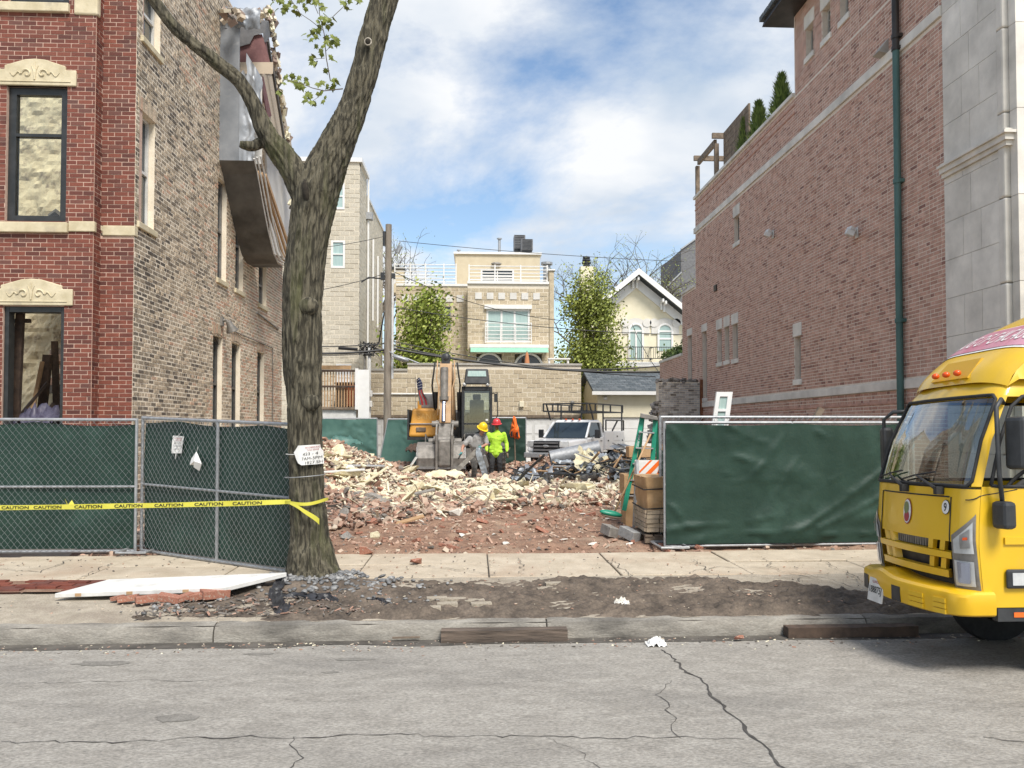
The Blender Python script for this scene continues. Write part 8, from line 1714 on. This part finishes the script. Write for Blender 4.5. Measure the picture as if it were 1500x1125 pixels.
# scrap metal heap: sheets, pipes, duct, foam
SLM = [(1.8, 21.5, 'by the person in lime'), (3.3, 22.6, 'below the duct'), (3.7, 20.4, 'beside the cream foam'), (5.2, 21.5, 'at the curved panel end')]
near_s = lambda x, y: ' ' + min(SLM, key=lambda q_: math.hypot(q_[0] - x, q_[1] - y))[2]
def place(nm, q, m, label, cat, loc, rot=(0,0,0), group=None, smooth=False): o = q.build(nm, m, None, smooth=smooth, fix=False, label=label, cat=cat, group=group); o.location = loc; o.rotation_euler = rot; return o
for k in range(60):
    x = rr.uniform(1.1, 5.6); y = rr.uniform(19.6, 23.0); w, h = rr.uniform(.3, .9), rr.uniform(.2, .5); sd_ = rr.random() * 50; b = MB(); b.grid(lambda u, v: ((u - .5) * w, (v - .5) * h, .14 * fbm(u * 2, v * 2, sd_, 1.5) + .1 * abs(u - .5)), 10, 8)
    t = rr.random(); m_, lb_ = ('sheet', 'crumpled pale grey metal sheet in the scrap heap') if t < .45 else ('blackplastic', 'torn black plastic sheet in the scrap heap') if t < .58 else ('zinc', 'bent dull zinc sheet in the scrap heap')
    place('scrap_sheet', b, M[m_], ('wide ' if w > .6 else 'small ') + lb_ + near_s(x, y), 'scrap', (x, y, lot_z(x, y) + .1 + .1 * rr.random()), (rr.gauss(0, .4), rr.gauss(0, .5), rr.uniform(0, 6)), 'scrap heap ' + m_ + ' pieces', True)
for k in range(75):
    x = rr.uniform(1.0, 5.6); y = rr.uniform(19.6, 22.6); l = rr.uniform(.35, 1.0); b = MB(); b.tube([(-l, 0, 0), (-l * .3, rr.gauss(0, .04), rr.gauss(0, .05)), (l * .4, rr.gauss(0, .04), rr.gauss(0, .05)), (l, 0, 0)], rr.uniform(.012, .035), 6); t = rr.random()
    m_, lb_ = ('machblack', 'black pipe or conduit lying in the scrap heap') if t < .5 else ('galv', 'grey steel pipe lying in the scrap heap') if t < .8 else ('wood', 'splintered timber lath lying in the scrap heap')
    place('scrap_bar', b, M[m_], ('long ' if l > .68 else 'short ') + lb_ + near_s(x, y), 'scrap', (x, y, lot_z(x, y) + .2 + .1 * rr.random()), (rr.gauss(0, .2), rr.gauss(0, .3), rr.uniform(0, 6)), 'scrap heap ' + m_ + ' bars')
b = MB()
for k in range(26):
    c = Vector((rr.uniform(2.4, 5), rr.uniform(19.8, 21.5), 0)); c.z = lot_z(c.x, c.y) + .2; r_ = rr.uniform(.08, .24); e_ = Euler((rr.gauss(0, .7), rr.gauss(0, .7), 0)).to_matrix(); b.tube([c + e_ @ Vector((r_ * math.cos(t * 1.0) * (1 + .2 * math.sin(3 * t)), r_ * math.sin(t), .03 * math.sin(2 * t))) for t in [k2 * .45 for k2 in range(15)]], .012, 4)
b.build('cable_coils', M['wire'], None, fix=False, label='tangled black cable coils on the scrap heap', cat='cables', kind='stuff')
a_, c_ = pt(806, 672, 23), pt(878, 657, 23); b = MB(); b.lathe([(.22, 0), (.235, 0), (.25, (c_ - a_).length), (.235, (c_ - a_).length)], (0, 0, 0), 24, (c_ - a_).to_track_quat('Z', 'Y').to_matrix()); place('duct', b, M['galv'], 'large grey metal duct pipe lying across the scrap heap', 'duct', tuple(a_), smooth=40)
for px, py, w, h, Y, lbl in ((868, 680, 1.0, .45, 20.6, 'large cream foam sheet crumpled on the scrap heap'), (860, 668, .5, .35, 21.4, 'smaller upright cream foam scrap behind the big foam sheet')):
    p = pt(px, py, Y); sd_ = px * .1; b = MB(); b.grid(lambda u, v: ((u - .5) * w * (1 + .3 * nz(v * 3, sd_)), (v - .5) * .3 + .1 * fbm(u * 2, v, sd_, 2), (v - .5) * h * (1 + .5 * nz(u * 4, sd_, 2)) + .18 * fbm(u * 2, v * 2, sd_ + 3, 1.6)), 18, 12); place('foam_sheet', b, M['creamstone'], lbl, 'foam', tuple(p), (0, 0, .1), smooth=True)
p = pt(918, 664, 21.5); b = MB(); b.grid(lambda u, v: ((u - .5) * .9, (v - .5) * .6, .3 * math.sin(u * 3.1) - .12 * v), 10, 8); place('bent_panel', b, M['zinc'], 'curved dark grey metal panel at the right end of the scrap heap', 'panel', tuple(p), (.3, .5, .2), smooth=True)
# left heap extras: planks and green tarp
for px, py, l, ang, m_, lbl, Y in ((500, 690, 1.1, .05, 'white_dirty', 'long white painted plank low on the left rubble heap', 18.5), (525, 682, 1.3, -.03, 'alu', 'pale metal strip across the left rubble heap', 19.5), (545, 700, .8, .6, 'creamstone', 'short cream board sticking out of the left rubble', 18), (602, 682, .55, 1.0, 'white_dirty', 'white board leaning by the excavator bucket', 21.5), (600, 775, .5, .25, 'wood', 'small tan board lying on the dirt', 13.2), (622, 720, .45, .2, 'greystone', 'flat grey slate slab on the rubble', 16.5)):
    p = pt(px, py, Y); b = MB(); b.obox((0, 0, 0), (l, .12, .03)); o = b.build('plank', M[m_], None, bevel=.004, label=lbl, cat='plank'); o.location = (p.x, p.y, max(p.z, lot_z(p.x, p.y) + .06)); o.rotation_euler = (.2, -ang, .2)
for px, py, Y, w, lbl in ((500, 645, 25, 1.3, 'green tarpaulin bunched on top of the left rubble heap'), (612, 655, 25.5, .8, 'dark cloth bundle left of the excavator bucket')):
    p = pt(px, py, Y); b = MB(); b.grid(lambda u, v: ((u - .5) * w, (v - .5) * .5, .22 * (1 - (2 * u - 1) ** 2) * math.sin(math.pi * v) + .14 * fbm(u * 3, v * 2, px, 1.7) - .1), 20, 10); place('tarpaulin', b, M['tarp_far'] if px < 600 else M['darkwood'], lbl, 'tarpaulin', (p.x, Y, max(p.z, lot_z(p.x, Y) + .1)), smooth=True)
p = pt(625, 700, 21); b = MB(); b.grid(lambda u, v: ((u - .5) * 1.1, (v - .5) * .3, .16 * math.sin(math.pi * u) ** .5 * math.sin(math.pi * v) ** .5 + .08 * fbm(u * 3, v, 3, 2)), 20, 8); place('foam_roll', b, M['creamstone'], 'cream foam roll lying before the excavator bucket', 'foam', (p.x + .5, p.y, p.z + .05), smooth=True)
# ------------------------------------------------------------------ street-side things
dk = thing('door_panel', 'white panelled door lying flat beside the tree bed', 'door', (0, 0, 0))
c4 = [ptZ(80, 873, .22), ptZ(330, 864, .27), ptZ(420, 842, .33), ptZ(160, 852, .27)]
mid_ = sum(c4, Vector()) / 4; dk.location = mid_
def dq(u, v, h): return (c4[0].lerp(c4[1], u)).lerp(c4[3].lerp(c4[2], u), v) - mid_ + Vector((0, 0, h))
b = MB(); b.hexa([dq(0,0,-.02), dq(1,0,-.02), dq(1,1,-.02), dq(0,1,-.02), dq(0,0,.025), dq(1,0,.025), dq(1,1,.025), dq(0,1,.025)]); lf_ = b.build('leaf', M['white_dirty'], dk, bevel=.005)
for u0, u1 in ((.05, .30), (.36, .62), (.68, .95)):
    for v0, v1 in ((.12, .45), (.55, .88)): b = MB(); b.hexa([dq(u0,v0,.026), dq(u1,v0,.026), dq(u1,v1,.026), dq(u0,v1,.026), dq(u0+.015,v0+.04,.036), dq(u1-.015,v0+.04,.036), dq(u1-.015,v1-.04,.036), dq(u0+.015,v1-.04,.036)]); b.build('raised_panel', M['white_dirty'], lf_)
for u in (.12, .42, .75): b = MB(); b.hexa([dq(u,-.006,-.012), dq(u+.035,-.006,-.012), dq(u+.035,.0,-.012), dq(u,.0,-.012), dq(u,-.006,.018), dq(u+.035,-.006,.018), dq(u+.035,.0,.018), dq(u,.0,.018)]); b.build('hinge_mortise', M['wood'], lf_)
for i, (px, py, s, rz_) in enumerate(((188, 880, .09, .2), (215, 881, .1, .5), (248, 880, .1, .1), (270, 878, .085, .8), (292, 876, .09, .3), (315, 874, .13, .6), (172, 878, .06, 1.2))):
    p = ptZ(px, py, .2); b = MB(); b.add(*BRK); o = b.build('red_paver', M['oldbrick'], None, bevel=.03, label=['loose red paver at the street edge of the white door, in a row of pavers', 'largest red paver block propped by the pebbles'][i == 5], cat='paver', group='loose red pavers by the white door'); o.location = p + Vector((0, 0, s * .25)); o.scale = (s, s * 1.1, s); o.rotation_euler = (rr.gauss(0, .15), rr.gauss(0, .15), rz_)
for a, c2, z0, lbl in ((646, 831, .10, 'brown timber baulk laid in the gutter at the mud patch'), (1153, 1343, .09, 'dark timber baulk laid in the gutter before the yellow truck')):
    p0, p1 = pt(a, 930, 6.8), pt(c2, 930, 6.8); L_ = p1.x - p0.x; b = MB(); nn_ = 20
    b.grid(lambda u, v: (L_ * (u - .5), [-.06, -.06, .055, .055][int(round(v * 3))] + .004 * nz(u * 9, v * 4), [0, z0, z0, 0][int(round(v * 3))] + .006 * nz(u * 7, v * 3, 2)), nn_, 3)
    b.add([(-L_/2, -.06, 0), (-L_/2, -.06, z0), (-L_/2, .055, z0), (-L_/2, .055, 0)], [(0, 1, 2, 3)]); b.add([(L_/2, -.06, 0), (L_/2, -.06, z0), (L_/2, .055, z0), (L_/2, .055, 0)], [(3, 2, 1, 0)])
    o = b.build('timber_baulk', M['baulk'] if a < 900 else M['darkwood'], None, label=lbl, cat='timber'); o.location = ((p0.x + p1.x) / 2, 6.83, road_z(6.83) + .008)
def crumple(px, py, s, Z, lbl, nm, m, seed, cat):
    p = ptZ(px, py, Z); b = MB(); g = random.Random(seed); n = 14
    b.grid(lambda u, v: ((u - .5) * 2 * s, (v - .5) * 1.4 * s + .3 * s * fbm(u * 3, v * 3, seed, 1.3), s * (.55 * abs(fbm(u * 2.2, v * 2.2, seed + 3, 1.6, 5)) + .75 * math.sin(math.pi * u) * math.sin(math.pi * v))), n, n); o = b.build(nm, m, None, fix=False, label=lbl, cat=cat); o.location = p
crumple(961, 945, .085, road_z(6.5), 'crumpled white paper on the road near the crack', 'crumpled_paper', M['paper'], 1, 'litter'); crumple(911, 885, .07, .2, 'white foam lump lying on the mud', 'foam_lump', M['palestone'], 2, 'litter'); crumple(684, 933, .045, .03, 'small white paper scrap against the timber baulk', 'paper_scrap', M['paper'], 3, 'litter')
for px, py, s, lbl, m_ in ((1083, 936, .045, 'small tan brick bit on the road by the gutter', 'oldbrick'), (425, 928, .04, 'grey pebble in the gutter below the tree', 'greystone'), (437, 927, .05, 'brown pebble pair stone in the gutter', 'cinder'), (410, 931, .025, 'tiny white chip in the gutter', 'paper'), (522, 932, .03, 'white chip in the gutter right of the tree', 'paper')):
    p = ptZ(px, py, .03); b = MB(); b.add(*HU[px % 14]); o = b.build('stone_bit', M[m_], None, label=lbl, cat='stone'); o.location = p + Vector((0, 0, s * .3)); o.scale = (s * 1.3, s, s)
for px, py, l, a_, m_, lbl in ((245, 934, .2, .0, 'white_dirty', 'thin white strip lying in the gutter'), (215, 937, .07, .1, 'white_dirty', 'short pale stick in the gutter'), (595, 935, .12, .05, 'oldwood', 'thin twig lying in the gutter')):
    p = ptZ(px, py, .03); b = MB(); b.obox((0, 0, .008), (l * 2, .02, .012)); o = b.build('stick', M[m_], None, label=lbl, cat='litter'); o.location = p; o.rotation_euler = (0, 0, a_)
b = MB()
for k in range(700):
    x = rr.uniform(-5, 5); y = 6.86 - abs(rr.gauss(0, .16)); s = rr.uniform(.004, .016); b.a = rr.choice((.02, .1, .2, .3, .62, .9)); V, Fc = HU[k % 14]; put(b, V, Fc, Vector((x, y, road_z(y) + s * .3)), (s * 1.5, s, s), Euler((0, 0, rr.uniform(0, 6))))
for k in range(900):
    x = rr.uniform(-7, 6); y = rr.uniform(7.1, 10.2); s = rr.uniform(.004, .018); b.a = rr.choice((.02, .1, .35, .45, .62, .7)); V, Fc = HU[k % 14]; zz_ = max(.19 if y < 8.7 else .205, mudz(x, y) if y < 8.8 and -2.6 < x < 9 else 0); put(b, V, Fc, Vector((x, y, zz_ + s * .3)), (s * 1.5, s, s), Euler((0, 0, rr.uniform(0, 6))))
b.build('grit', M['rubble'], None, fix=False, label='fine grit and crumbs along the gutter, mud and sidewalk', cat='grit', kind='stuff')
# buried pavers showing through the mud
wpm = B((-.098, -.05, -.03), (.098, .05, .03)).mesh('worn_paver', M['sand'])
for k, (px, py) in enumerate(((640, 880), (668, 877), (695, 879), (630, 893), (655, 886), (705, 886), (800, 862), (812, 858))):
    p = ptZ(px, py, .2); o = link('worn_paver', wpm, None, label='worn paver brick showing through the mud', cat='paver', group='pavers buried in the mud'); o.location = (p.x, p.y, mudz(p.x, p.y) - .018); o.scale = (1, 1, 1); o.rotation_euler = (0, 0, .1)
# ------------------------------------------------------------------ corner by the right-hand fence
# pallet of brick wrapped in kraft paper
p = on_lot(958, 800); pc = Vector((pt(985, 800, 11.0).x, 11.35, lot_z(pt(955, 800, 11.2).x, 11.2)))
pw = thing('brick_pallet', 'pallet of tan bricks wrapped in strapped brown kraft paper behind the green tarpaulin', 'pallet', tuple(pc)); pw.scale = (.88, .88, .94)
zs0, zs1, zs2 = .16, pt(950, 742, 11).z - pc.z, pt(950, 690, 11).z - pc.z; hw_ = .46
for y in (-.4, 0, .4): B((-hw_, y - .05, 0), (hw_, y + .05, .1)).build('skid', M['oldwood'], pw)
for k in range(6): B((-hw_ + k * .158, -.47, .101), (-hw_ + k * .158 + .12, .47, .125)).build('deck_board', M['oldwood'], pw)
bm_ = [B((-.1, -.05, -.03), (.1, .05, .03)).mesh('brick', M['combrick']) for _ in range(4)]
for k, m_ in enumerate(bm_): m_.attributes['rnd'].data.foreach_set('value', [.62 + .08 * k] * 6)
z = zs0
while z < zs1 - .02:
    for k in range(4):
        o = link('brick', rr.choice(bm_), pw); o.location = (-.33 + k * .215 + rr.uniform(-.01, .01), -.40 + rr.uniform(-.015, .015), z + .035)
        o = link('brick', rr.choice(bm_), pw); o.location = (-.40 + rr.uniform(-.015, .01), -.28 + k * .22, z + .035); o.rotation_euler = (0, 0, R(90))
    z += .068
B((-.3, -.33, zs0), (.42, .42, zs1)).build('brick_core', M['combrick'], pw)
b = MB(); b.grid(lambda u, v: ((lambda a, r_: (r_ * max(-1, min(1, 1.45 * math.cos(a))) * .46, r_ * max(-1, min(1, 1.45 * math.sin(a))) * .47, zs1 - .03 + (zs2 - zs1) * v + .012 * nz(u * 20, v * 6)))(2 * math.pi * u, (1.0 - .12 * (1 - v) * (1 if v < .5 else 1) + .03 * fbm(u * 8, v * 2, 3, 1.5)))), 64, 14); wr = b.build('kraft_wrap', M['card'], pw, smooth=True, fix=False)
b = MB(); b.grid(lambda u, v: ((u - .5) * .93, (v - .5) * .94, zs2 + .02 * fbm(u * 3, v * 3, 7, 1.5) - .03), 14, 14); b.build('wrap_top', M['card'], pw, smooth=True, fix=False)
b = MB(); b.tube([(-.02, -.5, zs0), (-.02, -.5, zs2 - .01), (-.02, 0, zs2 + .03), (-.02, .49, zs2)], .012, 4); b.build('strap', M['rubber'], pw)
for f_ in (.62, .04): b = MB(); zq_ = zs1 + (zs2 - zs1) * f_; b.tube([(-.49, .4, zq_), (-.485, -.48, zq_ - .02), (.48, -.495, zq_ + .02), (.49, .4, zq_)], .012, 4); b.build('strap', M['rubber'], pw)
# cardboard cartons behind
for px, py, Y, sx, sy, sz, lbl in ((932, 740, 13.0, .45, .4, .35, 'lower brown cardboard carton beside the stepladder'), (932, 708, 13.0, .5, .42, .32, 'upper dented brown cardboard carton stacked beside the stepladder'), (938, 662, 14.5, .5, .3, .2, 'brown paper bundle on top of the stacked timber')):
    p = pt(px, py, Y); zb_ = lot_z(p.x, Y) if 'lower' in lbl else p.z - sz / 2; bxo = thing('carton', lbl, 'box', (p.x, Y, zb_)); B((-sx/2, -sy/2, 0), (sx/2, sy/2, sz if 'lower' not in lbl else p.z + .17 - zb_)).build('body', M['card'], bxo, bevel=.01)
    zt_ = sz if 'lower' not in lbl else p.z + .17 - zb_
    for s in (-1, 1): b = MB(); b.obox((s * sx * .25, 0, zt_ + .008), (sx * .49, sy * .98, .006), (0, s * .06, 0)); b.build('flap', M['card'], bxo)
# stacked timber/stone behind the ladder
for k in range(9):
    p = pt(968, 660 + (k % 5) * 7 if k < 5 else 615 + (k - 5) * 9, 16); b = MB(); b.obox((0, 0, 0), (.7 - .04 * k, .3, .07)); o = b.build('timber_offcut', M['wood'] if k % 2 else M['oldwood'], None, label='rough timber offcut in the stack behind the stepladder', cat='timber', group='stacked timber behind the ladder'); o.location = (p.x - .05, 16 + rr.uniform(-.1, .1), lot_z(p.x, 16) + .04 + k * .085); o.rotation_euler = (0, 0, rr.uniform(-.2, .2))
# stepladder
LYd = 12.9; lp_ = pt(945, 745, LYd); ld = thing('stepladder', 'green fibreglass stepladder with aluminium steps standing by the cartons', 'ladder', (lp_.x, LYd, lot_z(lp_.x, LYd)))
def jl(px, py, dy=0): return pt(px, py, LYd + dy) - Vector(ld.location)
for (a, c2, w) in ((jl(941, 610), jl(914, 748, -.15), .075), (jl(960, 612), jl(952, 735, -.1), .075), (jl(942, 612, .1), jl(930, 730, .75), .05), (jl(961, 614, .1), jl(966, 725, .8), .05)):
    b = MB(); b.beam(a, c2, w, .035, (0, 1, 0)); b.build('rail', M['greenladder'], ld, bevel=.004)
b = MB(); b.hexa([jl(938, 612, -.12), jl(964, 616, -.12), jl(964, 616, .14), jl(938, 612, .14), jl(938, 605, -.12), jl(963, 610, -.12), jl(963, 610, .14), jl(938, 605, .14)]); b.build('top_cap', M['machgrey'], ld, bevel=.01)
for k, (x0, x1, y) in enumerate(((936, 958.5, 632), (931.5, 957, 655), (927, 955, 678), (922, 954, 702), (917, 953, 725))):
    b = MB(); b.hexa([jl(x0, y + 2, -.14), jl(x1, y + 3, -.14), jl(x1, y + 3, .02), jl(x0, y + 2, .02), jl(x0, y, -.14), jl(x1, y + 1, -.14), jl(x1, y + 1, .02), jl(x0, y, .02)]); b.build('step', M['alu'], ld)
d_ = (jl(914, 748, -.15) - jl(941, 610)).normalized(); c_ = jl(938.5, 628, -.035)
lettering('STEPLADDER', lambda u, v: c_ + d_ * (.0 - u) * 1.0 + Vector((v, -.004 - .0 * u, 0)) + d_ * .18, .035, M['paper'], ld, .3)
# broom with green head
br_ = thing('broom', 'push broom with wooden handle and green head leaning on the stepladder', 'broom', tuple(on_lot(897, 752))); BO = Vector(br_.location)
hb = pt(901, 748, 12.1); b = MB(); b.tube([hb - BO, pt(953, 636, 12.6) - BO], .016, 8); b.build('handle', M['wood'], br_, smooth=True)
b = MB(); b.ell(pt(895, 752, 12.0) - BO, (.19, .07, .045), 16, 8, (.3, .2, .1)); b.build('head', M['greenladder'], br_, smooth=True); b = MB(); b.ell(pt(896, 756, 12.0) - BO, (.18, .06, .03), 16, 8, (.3, .2, .1)); b.build('bristles', M['oldwood'], br_)
b = MB(); b.tube([pt(898, 740, 12.1) - BO, hb - BO, pt(906, 752, 12.1) - BO], .006, 5); b.build('brace', M['alu'], br_)
# striped barricade behind the pallet
bq = pt(948, 685, 12.2); bd = thing('barricade', 'orange and white striped traffic barricade behind the wrapped pallet', 'barricade', (bq.x, 12.2, lot_z(bq.x, 12.2)))
z0_, z1_ = pt(948, 696, 12.2).z - bd.location.z, pt(948, 674, 12.2).z - bd.location.z; xa, xb_ = pt(930, 690, 12.2).x - bq.x, pt(972, 690, 12.2).x - bq.x
B((xa, -.02, z0_), (xb_, .02, z1_)).build('board', M['paper'], bd)
k = xa - .05
while k < xb_ - .02:
    a = max(xa, k); b_ = min(xb_, k + .09); h = z1_ - z0_; b = MB(); b.add([(a, -.0235, z0_), (b_, -.0235, z0_), (min(xb_, b_ + h), -.0235, z1_), (min(xb_, a + h), -.0235, z1_)], [(0, 1, 2, 3)]); b.build('stripe', M['orangestripe'], bd, fix=False); k += .19
for x in (xa + .03, xb_ - .05):
    for y in (-.25, .25): b = MB(); b.beam((x, y * .1, z1_), (x + (.0), y, .0), .04, .05); b.build('leg', M['galv'], bd)
z2_ = pt(936, 729, 12.2).z - bd.location.z; B((xa, -.12, z2_ - .06), (xb_, -.1, z2_ + .06)).build('lower_board', M['paper'], bd); lettering('M', lambda u, v: (xa + .19 + u, -.1215, z2_ + v), .09, M['redink'], bd, bold=.02)
# white sash frame and post leaning behind the right fence
q0 = pt(1055, 625, 11.6); wf_ = thing('sash_frame', 'old white window sash leaning behind the green tarpaulin fence', 'window sash', (q0.x, 11.6, .25)); zt_ = pt(1062, 574, 11.6).z - .25
b = MB(); ti = .14
for x0, x1, a, c2 in ((-.12, -.06, .8, zt_), (.06, .13, .8, zt_), (-.06, .06, zt_ - .07, zt_), (-.06, .06, zt_ - .3, zt_ - .26)): b.hexa([(x0 + a*ti, 0, a), (x1 + a*ti, 0, a), (x1 + a*ti, .05, a), (x0 + a*ti, .05, a), (x0 + c2*ti, 0, c2), (x1 + c2*ti, 0, c2), (x1 + c2*ti, .05, c2), (x0 + c2*ti, .05, c2)])
fr_ = b.build('frame', M['white'], wf_); wf_.location.x -= zt_ * ti - .07
b = MB(); b.hexa([(-.05 + .9*ti, .02, .9), (.06 + .9*ti, .02, .9), (.06 + .9*ti, .025, .9), (-.05 + .9*ti, .025, .9), (-.05 + (zt_ - .08)*ti, .02, zt_ - .08), (.06 + (zt_ - .08)*ti, .02, zt_ - .08), (.06 + (zt_ - .08)*ti, .025, zt_ - .08), (-.05 + (zt_ - .08)*ti, .025, zt_ - .08)]); b.build('pane', M['glass_teal'], fr_)
b = MB(); b.obox((.05, 0, .9), (.05, .05, 1.75), (0, .14, 0)); b.build('leg', M['white'], wf_)
b = MB(); b.beam(pt(1180, 640, 11.5), pt(1203, 598, 11.5), .07, .09); b.build('timber_post', M['oldwood'], None, label='timber post end poking above the green tarpaulin fence', cat='timber')
